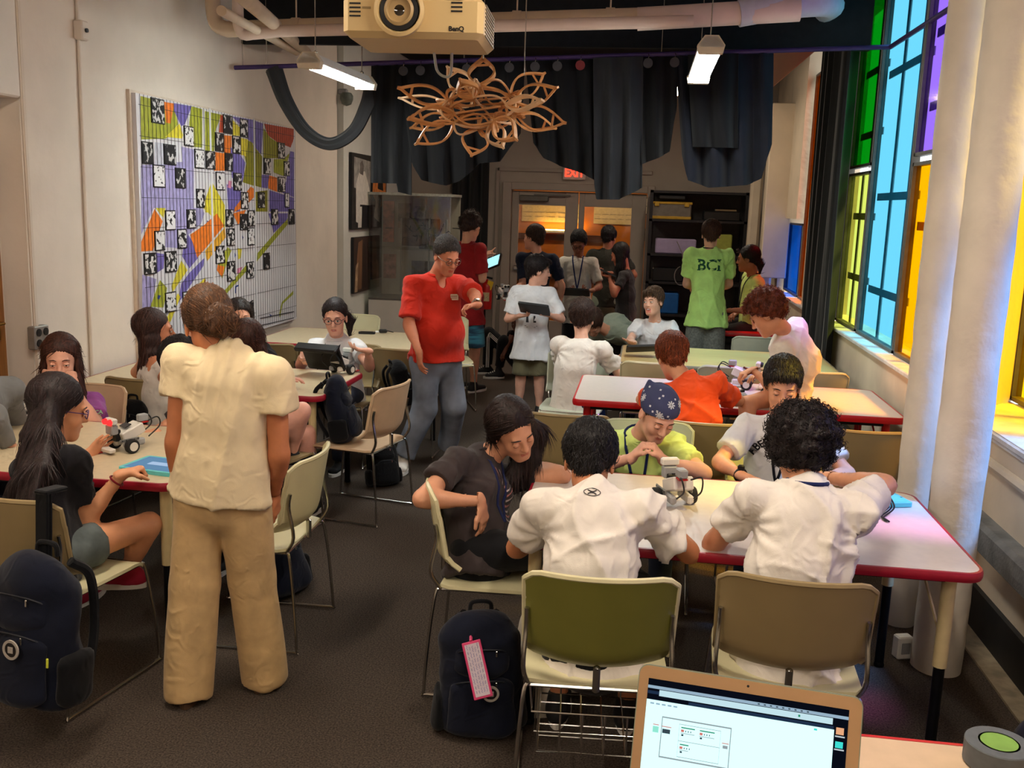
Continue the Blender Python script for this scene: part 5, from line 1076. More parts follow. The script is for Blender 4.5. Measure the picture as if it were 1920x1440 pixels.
for i, (w_, z) in enumerate((('LATICA', .012), ('NEW', -.012))):
    E_ = p.A['L'][0]; c = p.sh['L']+(E_-p.sh['L'])*.35; dirn = nrm(V(-.35, 1, -.1)); decal(p, text_mesh(w_, .026 if i == 0 else .03, 0, .0012), c+V(.02, 0, z), dirn, FR, mat('print_mint', (150, 196, 160), .7), 'sleeve_badge')
E_, W_, _ = p.A['R']; dW = nrm(W_-E_); _, s1, s2 = orth(dW, FR); b = MB(); b.tube([W_-dW*.04+.028*(s1*math.cos(t)+s2*math.sin(t))-p.base for t in [6.283*i/16 for i in range(16)]], .003, 6, closed=True); b.build('bracelet', fabric('thread_red', (150, 40, 44)), p.ob, True)
p = person('girl in a white tank top with long brown hair reaching up to the mural', at(292, 622, 5.2), -62, -2, 0, neck=at(294, 678, 5.12), pelvis=V(-2.74, 5.2, .5), ty=-40, s=.92,
  arms=dict(R=dict(w=at(376, 566, 5.35), e=at(352, 680, 5.25), d=V(.35, .2, .8), n=V(-.5, .8, 0), pose='spread'), L=dict(w=V(-2.9, 5.6, .76), e=V(-3.05, 5.3, .8))),
  skin=(206, 136, 100), top=dict(m=white_t, e=.014, tank=1, name='tank_top'), bottom=dict(m=jeansd), shoes=dict(m=shoe_b), hair=dict(st='long', c=(56, 34, 28), t=.012, len=.36, lock=(1, .5), front=.055), eyes='open')
b = MB(); q = p.A['R'][1]+nrm(V(.35, .2, .8))*.07*p.s; b.tube([q+V(-.02, -.01, -.05), q+V(.0, .02, .09)], .004, 6); tag(b.build('pencil', mat('pencil_brown', (150, 110, 40), .5)), 'thin pencil held against the mural by the girl in the tank top', 'pencil')
p = person('girl with black hair and black shirt bending low over the left front table', at(342, 684, 4.62), 105, 48, 0, neck=at(362, 728, 4.66), pelvis=V(-1.98, 4.78, .5), ty=120, s=.9, hunch=.06, lyaw=165,
  arms=dict(L=dict(w=at(290, 812, 4.25), e=at(325, 790, 4.5), d=V(-.8, -.3, 0), n=DN), R=dict(w=V(-2.3, 4.8, .8), e=V(-2.1, 4.9, .7))),
  skin=(212, 150, 116), top=dict(m=black_t, e=.018, sl=.75), bottom=dict(m=black_s), shoes=dict(m=shoe_b), hair=dict(st='short', c=(26, 20, 22), t=.018, nape=-.11, front=.05), eyes='down')
p = person('dark-haired girl whose eyes show past the standing woman, by the mural', at(450, 596, 6.28), -150, 4, 6, neck=at(446, 646, 6.36), pelvis=V(-2.72, 6.42, .5), ty=180, s=.9, arms=dict(R=dict(w=V(-2.85, 6.1, .76)), L=dict(w=V(-2.55, 6.1, .76))),
  skin=(224, 164, 134), top=dict(m=black_t, e=.018, sl=.7), bottom=dict(m=jeansd), shoes=dict(m=shoe_b), hair=dict(st='long', c=(36, 26, 22), t=.008, len=.22, front=.06), eyes='open', res=1.1)
p = person('girl with straight brown hair and a bare crossed leg, half hidden by the standing woman', at(464, 644, 5.12), 25, 14, 0, neck=at(466, 696, 5.06), pelvis=V(-2.06, 5.0, .52), ty=-40, s=.92, legs=dict(R=(at(566, 770, 5.0), at(546, 852, 5.05)), L=(V(-1.9, 5.3, .5), V(-1.88, 5.3, .09))), foot_yaw={'R': -70, 'L': 0},
  arms=dict(R=dict(w=at(528, 712, 5.45), e=at(525, 740, 5.2), d=V(.8, .5, .1), n=DN, pose='relaxed'), L=dict(w=V(-2.3, 5.5, .76))),
  skin=(224, 166, 146), top=dict(m=black_t, e=.018, sl=.7), bottom=dict(m=black_s, len=.4, name='shorts'), shoes=dict(m=shoe_b), hair=dict(st='long', c=(62, 36, 28), t=.012, len=.2), eyes='half')
E_, W_, _ = p.A['R']; dW = nrm(W_-E_); _, s1, s2 = orth(dW, FR); b = MB(); b.tube([W_-dW*.07-p.base, W_-dW*.01-p.base], .034, 14); b.build('wristband', black_t, p.ob, True)
p = person('girl with glasses in a white eyelet blouse gesturing over a black tablet', at(628, 596, 6.42), -170, 10, 3, neck=at(630, 640, 6.5), pelvis=V(-2.1, 6.6, .48), ty=176, s=.9, mouth='smile',
  arms=dict(R=dict(w=at(572, 655, 6.15), e=V(-2.4, 6.4, .55), d=V(-.1, -.4, -.6), n=V(.8, -.2, 0), pose='grip'), L=dict(w=at(690, 658, 6.15), e=V(-1.8, 6.45, .5), d=V(-.6, -.3, .1), n=V(-.3, 0, .9), pose='relaxed')),
  skin=(226, 168, 142), top=dict(m=white_c, e=.02, sl=.5, se=.03, neck=.014, name='blouse'), bottom=dict(m=jeansd), shoes=dict(m=shoe_b), hair=dict(st='pony', c=(32, 22, 22), t=.008, len=.1, px=-.06, front=.066), eyes='open')
glasses(p, mat('dark_frames', (44, 26, 40), .35), k=1.12); lanyard(p, m_lanb, .33)
p = person('person in a grey sweatshirt at the far left edge, mostly out of the picture', at(-45, 650, 3.9), -100, 10, 0, neck=at(-45, 715, 3.9), pelvis=at(-60, 930, 3.85), ty=-110, s=.95, arms=dict(R=dict(w=at(30, 850, 3.85), e=at(18, 800, 3.7), hide=1), L=dict(w=V(-3.2, 4.1, .76))),
  skin=(206, 150, 120), top=dict(m=hgrey_t, e=.022, sl=1.7, name='sweatshirt'), bottom=dict(m=jeansd), shoes=dict(m=shoe_b), hair=dict(st='short', c=DB), res=1.3)
# ================================================================== fixtures of the room
m_pipe = mat('pipe_paint', (206, 184, 158), .55, noise=.06, nscale=6, bump=.15, bscale=14); m_pipep = mat('pipe_paint_pale', (212, 190, 176), .55, noise=.05, nscale=6)
def tube_lamp(a, b_, label, vis=True, warm=(255, 240, 214), k=1.0):
    a, b_ = np.asarray(a, float), np.asarray(b_, float); d = nrm(b_-a); L = np.linalg.norm(b_-a); s_ = nrm(np.cross(d, V(0, 0, 1))); u = np.cross(s_, d); c = (a+b_)/2
    t = empty('tube_light', c, 0, label, 'light', 'hanging strip lights'); fr = lambda p: s_*p[0]+d*p[1]+u*p[2]
    b = MB(); b.prism([(-.035, .05), (.035, .05), (.075, -.005), (.07, -.012), (-.07, -.012), (-.075, -.005)], -L/2, L/2, fr=lambda p: fr(V(p[0], p[2], p[1]))); b.build('housing', white_plastic, t)
    b = MB()
    b.prism([(.066*math.cos(q), -.014-.03*math.sin(q)) for q in [math.pi*i/8 for i in range(9)]], -L/2+.03, L/2-.03, fr=lambda p: fr(V(p[0], p[2], p[1]))); b.build('diffuser', emis('tube_glow_%d' % warm[2], warm, LAMP*k), t)
    for e in (-1, 1): b = MB(); b.prism([(-.04, .055), (.04, .055), (.08, 0), (.07, -.045), (-.07, -.045), (-.08, 0)], e*(L/2-.03)-.03, e*(L/2-.03)+.03, fr=lambda p: fr(V(p[0], p[2], p[1]))); b.build('end_cap', mat('lamp_cap', (214, 200, 176), .5, noise=.03), t)
    for e in (-1, 1):
        p = fr(V(0, e*(L/2-.12), .05)); b = MB(); b.tube([p, V(p[0], p[1], ZC-c[2])], .004, 5); b.lathe([(.012, 0), (.014, .02), (.004, .03)], 8, c=p); b.build('hanger', chrome, t)
tube_lamp(onz(578, 114, 2.70), onz(688, 158, 2.70), 'strip light hanging over the left side near the swag', warm=(248, 255, 250))
tube_lamp(at(1334, 84, 6.0), at(1309, 146, 7.15), 'strip light hanging on the window side, glaring white', warm=(248, 255, 250))
for x, y, lab in ((-1.9, 3.1, 'left'), (.35, 2.3, 'right'), (-2.2, .4, 'rear left'), (.2, -.6, 'rear right')):
    tube_lamp((x, y-.6, 2.95), (x, y+.6, 2.95), 'strip light overhead in the %s half, out of the picture' % lab, warm=(255, 240, 220), k=.72 if lab == 'right' else 1.0)
for x, y, lab in ((-1.6, 10.4, 'far left'), (.3, 10.8, 'far right')): tube_lamp((x, y-.6, 3.15), (x, y+.6, 3.15), 'added fill strip light in the %s, unseen behind the drapes' % lab, warm=(255, 238, 214), k=.7)  # two added fixtures, out of sight, brighten the back of the room
# ---- pipes
def pipe(name, P, r, label, m=m_pipe, hang=(), n=14):
    t = empty(name, P[0], 0, label, 'pipe', 'ceiling pipes'); o = np.asarray(P[0], float)
    b = MB(); b.tube([p-o for p in P], r, n); b.build('run', m, t, True)
    for q, rr in hang:
        q = np.asarray(q, float); b = MB(); b.tube([q+V(0, 0, r)-o, V(q[0], q[1], ZC)-o], .006, 6); b.tube([q-o+V(-.03, 0, 0), q-o+V(.03, 0, 0)], r*1.12, n); b.build('clamp', m, t, True)
    return t
Y0 = 6.9; pA = at(405, 55, Y0); pB = at(1410, 24, Y0)
up3 = V(pA[0], pA[1], 3.7)
pipe('pipe', bez([up3, pA+V(-.02, 0, .25), pA+V(0, 0, .05), pA+V(.08, 0, 0)], 5)+[pA+(pB-pA)*t for t in np.linspace(.08, 1, 12)], .055, 'thick cream pipe crossing the ceiling from the left wall', hang=[(pA+(pB-pA)*t, 0) for t in (.16, .44, .58, .75)])
Y1 = 6.75; qA = at(452, 60, Y1); qB = at(1300, 40, Y1)
pipe('pipe', bez([V(qA[0], qA[1]+.05, 3.7), qA+V(-.02, 0, .2), qA, qA+V(.1, 0, -.01)], 5)+[qA+(qB-qA)*t for t in np.linspace(.1, 1, 10)], .04, 'slimmer cream pipe running below the thick one', m_pipep)
for (x0, y0, x1, y1, ya, yb, r, lab) in ((440, -20, 575, 98, 5.2, 9.0, .045, 'cream pipe receding along the left of the ceiling'), (415, 20, 556, 98, 5.6, 8.6, .03, 'thin cream pipe receding beside it, nearest the left wall')):
    pipe('pipe', [at(x0, y0, ya), at(x1, y1, yb)], r, lab)
pipe('pipe', bez([at(1385, 26, 6.9), at(1480, 10, 6.95), at(1555, 8, 7.2), at(1530, 30, 8.4), at(1400, 100, 12)], 6), .085, 'pale bluish duct bending back by the windows', mat('duct_paint', (190, 190, 196), .5, noise=.05))
b = MB(); b.tube([at(1195, 36, 6.9), at(1500, 18, 6.9)], .075, 14); o = b.build('pipe', m_pipep, smooth=True); tag(o, 'pale pinkish pipe sleeve at the window end of the ceiling run', 'pipe', 'ceiling pipes')
b = MB(); P = [at(1480, 58, 8.5), at(1260, 130, 12.5)]; b.tube(P, .1, 12); o = b.build('pipe', mat('dark_duct', (44, 52, 54), .6, noise=.2), smooth=True); tag(o, 'dark duct receding under the far black ceiling', 'pipe', 'ceiling pipes')
for k, (x0, y0, x1, y1) in enumerate(((600, 20, 700, 45), (650, 80, 590, 120))): pass
# ---- curtain rails
m_rail = mat('rail_purple', (62, 44, 92), .4, .3, noise=.1)
rl = empty('curtain_rail', at(440, 127, 7.7), 0, 'dark purple curtain rail spanning the room above the drapes', 'rail'); o0 = at(440, 127, 7.7)
b = MB(); b.tube([at(440, 127, 7.7)-o0, at(1670, 88, 7.7)-o0], .018, 10); b.build('rod', m_rail, rl, True)
b = MB(); b.tube([at(1670, 88, 7.7)-o0, at(1790, 10, 6.2)-o0, V(1.66, 5.2, 3.12)-o0], .018, 10); b.build('side_rod', m_rail, rl, True)
for x in (455, 500, 870, 983, 1240):
    p = at(x, 127-(x-440)*.0317, 7.7)-o0; b = MB(); b.tube([p, V(p[0], p[1], ZC-o0[2])], .004, 5); b.build('hanger', chrome, rl)
for i, x in enumerate((756, 788, 875, 955, 1003, 1045, 1088, 1215, 1265)):
    y = 127-(x-440)*.0317; c = at(x, y+16, 7.66); k = empty('clip_ring', c, 0, 'small round spotlight disc hanging from the rail, %s from the left' % ('first', 'second', 'third', 'fourth', 'fifth', 'sixth, faintly grey', 'seventh, reddish', 'eighth', 'ninth')[i], 'disc', 'discs on the curtain rail')
    MB().lathe([(.0, -.008), (.036, -.008), (.036, .008), (0, .008)], 20, R=rx(math.pi/2)).build('disc', mat('disc_red', (110, 30, 34), .5, noise=.1) if i == 6 else mat('disc_grey', (52, 50, 54), .5, noise=.15), k)
    b = MB(); b.tube([V(0, 0, .035), V(.006, 0, .05), V(0, .02, .07)], .003, 5); b.build('hook', chrome, k)
# ---- black drapes
m_drape = mat('black_drape', (9, 9, 12), .85, noise=.2, nscale=8, bump=.2, bscale=200, spec=.2, sheen=.08); m_drapeb = mat('blueblack_drape', (13, 16, 27), .8, noise=.2, nscale=8, bump=.2, bscale=200, spec=.25, sheen=.08)
def drape(label, x0, x1, bot, seed, m=m_drape, Y=7.72, nf=4, amp=.05, top=None, nu=48, nv=30):
    bx = [p[0] for p in bot]; by = [p[1] for p in bot]; r_ = np.random.default_rng(seed); ph = r_.uniform(0, 6.28, 4); tx0, tx1 = top or (x0, x1)
    def fn(u_, v_):
        xb = bx[0]+(bx[-1]-bx[0])*u_; yb = np.interp(xb, bx, by) if bx[-1] > bx[0] else by[0]; xt = tx0+(tx1-tx0)*u_; yt = 127-(xt-440)*.0317+3
        x = xt+(xb-xt)*v_**1.1; y = yt+(yb-yt)*v_
        fd = amp*(.35+.65*v_)*(math.sin(u_*nf*6.28+ph[0]+.6*math.sin(v_*3+ph[1]))+.18*math.sin(u_*nf*13+ph[2]+v_*1.5))-.04*math.sin(v_*3.1)*math.sin(u_*3.1)
        return at(x, y, Y+fd)
    o = MB().grid(fn, nu, nv, th=.006).build('drape', m, smooth=True); return tag(o, label, 'curtain', 'black drapes on the rail')
drape('straight black drape left of the wooden sculpture', 697, 772, [(697, 343), (744, 344), (746, 360), (772, 366)], 1, nf=2)
drape('black drape hanging in a deep belly behind the wooden sculpture', 742, 985, [(757, 255), (775, 310), (790, 338), (835, 348), (862, 340), (900, 306), (938, 303), (975, 250)], 2, top=(742, 985), nf=5)
drape('black drape bellying down toward the EXIT sign', 985, 1122, [(1000, 268), (1020, 296), (1050, 311), (1095, 326), (1118, 340)], 3, nf=3)
drape('longest heavy charcoal drape beside the EXIT sign', 1112, 1206, [(1114, 345), (1118, 374), (1160, 374), (1204, 352)], 4, mat('charcoal_drape', (18, 19, 24), .8, noise=.2, nscale=8, bump=.2, bscale=200, sheen=.08), Y=7.66, nf=2.5)
drape('black drape tucked up between the two long ones', 1190, 1270, [(1202, 308), (1230, 298), (1256, 284), (1268, 200)], 5, nf=2)
drape('wide blue-black drape nearest the windows', 1268, 1450, [(1280, 290), (1290, 338), (1330, 352), (1400, 347), (1428, 335), (1446, 270)], 6, m_drapeb, nf=3.5, amp=.06)
drape('short dark flap over the wide window-side drape', 1290, 1385, [(1300, 275), (1340, 276), (1384, 278)], 8, m_drape, Y=7.6, nf=2, amp=.04)
# swag: a bunched length of cloth looping down
b = MB(); c = bez([at(512, 128, 7.7), at(535, 190, 7.68), at(572, 246, 7.66), at(618, 270, 7.66), at(662, 248, 7.68), at(688, 200, 7.7), at(700, 160, 7.74)], 10); N_ = len(c)
pts = []; n = 22
for i, p in enumerate(c):
    t = nrm(c[min(i+1, N_-1)]-c[max(i-1, 0)]); s_ = nrm(np.cross(t, V(0, 1, 0))); wd = .062*(1-.28*math.sin(math.pi*i/N_))
    for k in range(n):
        a = 2*math.pi*k/n; rr = 1+.18*math.sin(5*a+i*.03)+.1*math.sin(9*a); pts.append(p+s_*wd*rr*math.cos(a)+V(0, 1, 0)*.04*rr*math.sin(a))
fs = [(i*n+k, i*n+(k+1) % n, (i+1)*n+(k+1) % n, (i+1)*n+k) for i in range(N_-1) for k in range(n)]
tag(b.add(pts, fs).build('drape', mat('swag_black', (17, 17, 20), .8, noise=.2, nscale=8, sheen=.2), smooth=True), 'bunched black swag looping down from the left end of the rail', 'curtain', 'black drapes on the rail')
def fold_wall(label, p0, p1, z0, z1, nf, amp, m=m_drape, name='drape', group='black drapes on the rail'):
    p0, p1 = np.array(p0, float), np.array(p1, float); d = p1-p0; nn = nrm(V(-d[1], d[0], 0))
    def fn(u_, v_): q = p0+(d*u_).tolist() if False else p0+d*u_; return V(q[0], q[1], z0+(z1-z0)*v_)+nn*amp*(math.sin(u_*nf*6.28+.5*math.sin(v_*2))+.3*math.sin(u_*nf*14+1))
    o = MB().grid(fn, nf*12, 14, th=.006).build(name, m, smooth=True); return tag(o, label, 'curtain', group)
fold_wall('tall black drape standing against the windows beyond the lime pane', (1.5, 7.98, 0), (1.5, 9.3, 0), .45, 3.5, 5, .05, mat('flat_black_drape', (14, 14, 15), .9, noise=.2, sheen=.2))
fold_wall('black floor-length drape between the display case and the doors', (-2.66, 13.2, 0), (-2.16, 13.25, 0), .0, 2.6, 3, .04, mat('flat_black_drape', (14, 14, 15), .9))
# ---- projector
px0, pz0 = at(640, 78, 3.0), 0
pj = empty('projector', (-.745, 3.16, 2.4), math.radians(3), 'white ceiling projector with a large round lens', 'projector')
m_pj = mat('projector_white', (208, 180, 128), .4, noise=.03, nscale=4); m_pjs = mat('projector_side', (226, 216, 196), .4, noise=.03)
MB().box((0, 0, 0), (.43, .33, .125), bev=.018).build('body', m_pj, pj, True)
b = MB(); b.lathe([(.06, 0), (.074, .002), (.076, .03), (.066, .034), (.06, .02), (.058, .008)], 36, c=(-.035, -.165, .012), R=rx(math.pi/2)); b.build('lens_ring', m_pj, pj, True)
b = MB(); b.lathe([(.0585, .01), (.0585, .026), (.046, .028), (.043, .012)], 36, c=(-.035, -.165, .012), R=rx(math.pi/2)); b.build('lens_bezel', black_plastic, pj, True)
b = MB(); b.lathe([(.045, .012), (.045, .03), (.037, .034), (.034, .022)], 36, c=(-.035, -.165, .012), R=rx(math.pi/2)); b.build('focus_ring', mat('focus_beige', (178, 150, 104), .4, noise=.05), pj, True)
b = MB(); b.lathe([(.0001, .024), (.016, .022), (.034, .016), (.036, .01)], 30, c=(-.035, -.165, .012), R=rx(math.pi/2)); b.build('lens', mat('lens_glass', (40, 30, 16), .06, noise=.1, spec=.8), pj, True)
for sx, z0 in ((-.175, .012), (.135, .03)):
    for k in range(4): MB().box((sx, -.1655, z0+.022-.012*k), (.034, .004, .0045)).build('slot', black_plastic, pj)
MB().lathe([(.0001, .004), (.007, .004), (.007, 0)], 14, c=(-.108, -.165, .022), R=rx(math.pi/2)).build('sensor', black_plastic, pj)
MB().box((-.14, -.1655, .022), (.026, .003, .006)).build('badge', mat('badge_grey', (150, 126, 84), .5), pj)
o = link('lettering', text_mesh('BenQ', .02, .0005, .0006), black_plastic, pj); o.location = (.135, -.1665, -.035); o.rotation_euler = (math.pi/2, 0, 0)
b = MB()
for k in range(9): b.box((.2165, .01, .045-.011*k), (.003, .24, .0045))
g = b.build('side_grille', mat('grille_dark', (120, 108, 86), .5, noise=.1), pj); g['kind'] = 'stuff'
MB().tube([(0, .02, .06), (0, .02, 1.4)], .03, 12).build('mount_pole', m_pipe, pj, True)
b = MB(); b.tube(bez([(.02, .12, -.06), (.03, .15, -.12), (.07, .15, -.13), (.08, .12, -.06)], 8), .005, 6); b.build('cable', mat('cable_pale', (170, 170, 160), .5), pj, True)
# ---- bentwood star sculpture
sc0 = at(905, 205, 6.2); m_wood = mat('bent_wood', (206, 146, 88), .55, noise=.18, nscale=9, stretch=(1, 1, 3)); m_woodl = mat('bent_wood_light', (226, 186, 142), .55, noise=.12, nscale=9)
su = empty('hanging_sculpture', sc0, 0, 'star-shaped hanging sculpture of bent wooden strips', 'sculpture')
def strip(P, w_, th, m, name, nrm_=V(0, 1, 0)):
    b = MB(); A = []; n = len(P)
    for i in range(n):
        t = nrm(P[min(i+1, n-1)]-P[max(i-1, 0)]); s_ = np.cross(t, nrm_); s_ = nrm(s_) if np.linalg.norm(s_) > 1e-3 else V(1, 0, 0); q = np.cross(s_, t)
        A += [P[i]+s_*th/2+q*w_/2, P[i]-s_*th/2+q*w_/2, P[i]-s_*th/2-q*w_/2, P[i]+s_*th/2-q*w_/2]
    fs = [(i*4+k, i*4+(k+1) % 4, i*4+4+(k+1) % 4, i*4+4+k) for i in range(n-1) for k in range(4)]+[(3, 2, 1, 0), (n*4-4, n*4-3, n*4-2, n*4-1)]
    return b.add(A, fs).build(name, m, su)
tips = [(745, 164, -.1, 28), (748, 184, .3, 20), (765, 222, -.35, 30), (770, 240, .1, 24), (778, 271, -.3, 30), (838, 126, .35, 34), (906, 108, .1, 40), (1022, 137, .3, 34), (1046, 164, -.1, 32), (1018, 188, -.4, 22), (1062, 231, 0, 36), (1042, 240, .3, 26), (968, 262, -.4, 34), (943, 277, -.2, 28), (884, 293, -.1, 40), (862, 150, -.3, 30)]
roots = []
for i, (x, y, dy, wd) in enumerate(tips):
    T_ = at(x, y, 6.2+dy)-sc0; R0 = T_*.42+V(0, rng.uniform(-.1, .1), 0); roots.append(R0); ax = nrm(T_-R0); s_ = nrm(np.cross(ax, V(.25*math.sin(i*2.1), 1, .35*math.cos(i*1.7)))); wv = wd*.0034*.62; mm = m_woodl if i % 4 == 1 else m_wood
    for sg in (-1, 1):
        P = [R0+(T_-R0)*t+s_*sg*wv*math.sin(math.pi*min(t*1.06, 1))**.9*(1.2-.5*t) for t in np.linspace(0, 1, 14)]; strip(P, .032, .012, mm, 'petal_strip', nrm(np.cross(s_, ax)))
    p1 = R0+(T_-R0)*.72; strip([p1-s_*wv*.5, p1+s_*wv*.5], .02, .012, mm, 'cross_strip'); p2 = R0+(T_-R0)*.86; strip([p2-s_*wv*.3, T_*.98], .018, .01, mm, 'cross_strip')
order = sorted(range(len(roots)), key=lambda i: math.atan2(roots[i][2]*2.2, roots[i][0]))
for k in range(len(order)):
    for stp, bulge in ((1, .06), (2, -.07), (4, .05)):
        a, c_ = roots[order[k]], roots[order[(k+stp) % len(order)]]; md = (a+c_)/2; ou = nrm(V(md[0], 0, md[2]*1.4)+1e-4)
        strip([a+(c_-a)*t+ou*bulge*math.sin(math.pi*t)+V(0, (.06 if stp == 2 else -.05)*math.sin(math.pi*t), 0) for t in np.linspace(0, 1, 12)], .028, .011, m_wood if (k+stp) % 3 else m_woodl, 'hoop_strip')
for i in range(6): strip([roots[i]*.8, roots[(i+7) % 16]*.8], .035, .01, m_wood, 'flat_strip')
for p, q in (((906, 110, .1), (906, -40, .1)), ((983, 140, 0), (983, -40, 0))):
    a, c_ = at(p[0], p[1], 6.2)-sc0, at(q[0], q[1], 6.2)-sc0; MB().tube([a, V(a[0], a[1], ZC-sc0[2])], .0025, 5).build('wire', chrome, su)
# ---- mural of three boards
MX = XL+.055
mu = empty('mural', (XL, 7.75, 0), 0, 'large mosaic mural of coloured patches with black and white pictures', 'mural'); mo = V(XL, 7.75, 0)
def mp(cx, cy, lower=False, X=MX): return onx(240+cx/6, (390 if lower else 160)+cy/6, X)
yy = [6.13, 7.22, 8.06, 9.06]; m_board = mat('board_white', (214, 211, 214), .6, noise=.03, nscale=6); m_boarde = mat('board_edge', (212, 196, 178), .6, noise=.05)
for k in range(3):
    o = MB().box((XL+.027-mo[0], (yy[k]+yy[k+1])/2-mo[1], 1.59), (.054, yy[k+1]-yy[k]-.012, 1.8)).build('board', m_board, mu)
MB().box((.012, -.155, 1.59), (.024, 2.96, 1.84)).build('backing', m_boarde, mu)
pc = {'li': (158, 162, 46), 'ye': (216, 200, 52), 'or': (226, 118, 30), 'rd': (178, 66, 34), 'vi': (112, 100, 172), 'la': (156, 148, 192), 'ol': (138, 134, 20), 'gd': (218, 160, 40), 'pk': (212, 130, 160), 'bl': (28, 60, 140), 'bk': (26, 24, 26), 'pa': (186, 186, 196)}
def pm(k): c = pc[k]; return mat('paint_'+k, c, .6, noise=.22, nscale=38, detail=5, stretch=(1, 1, .5), lo=.3, hi=.7)
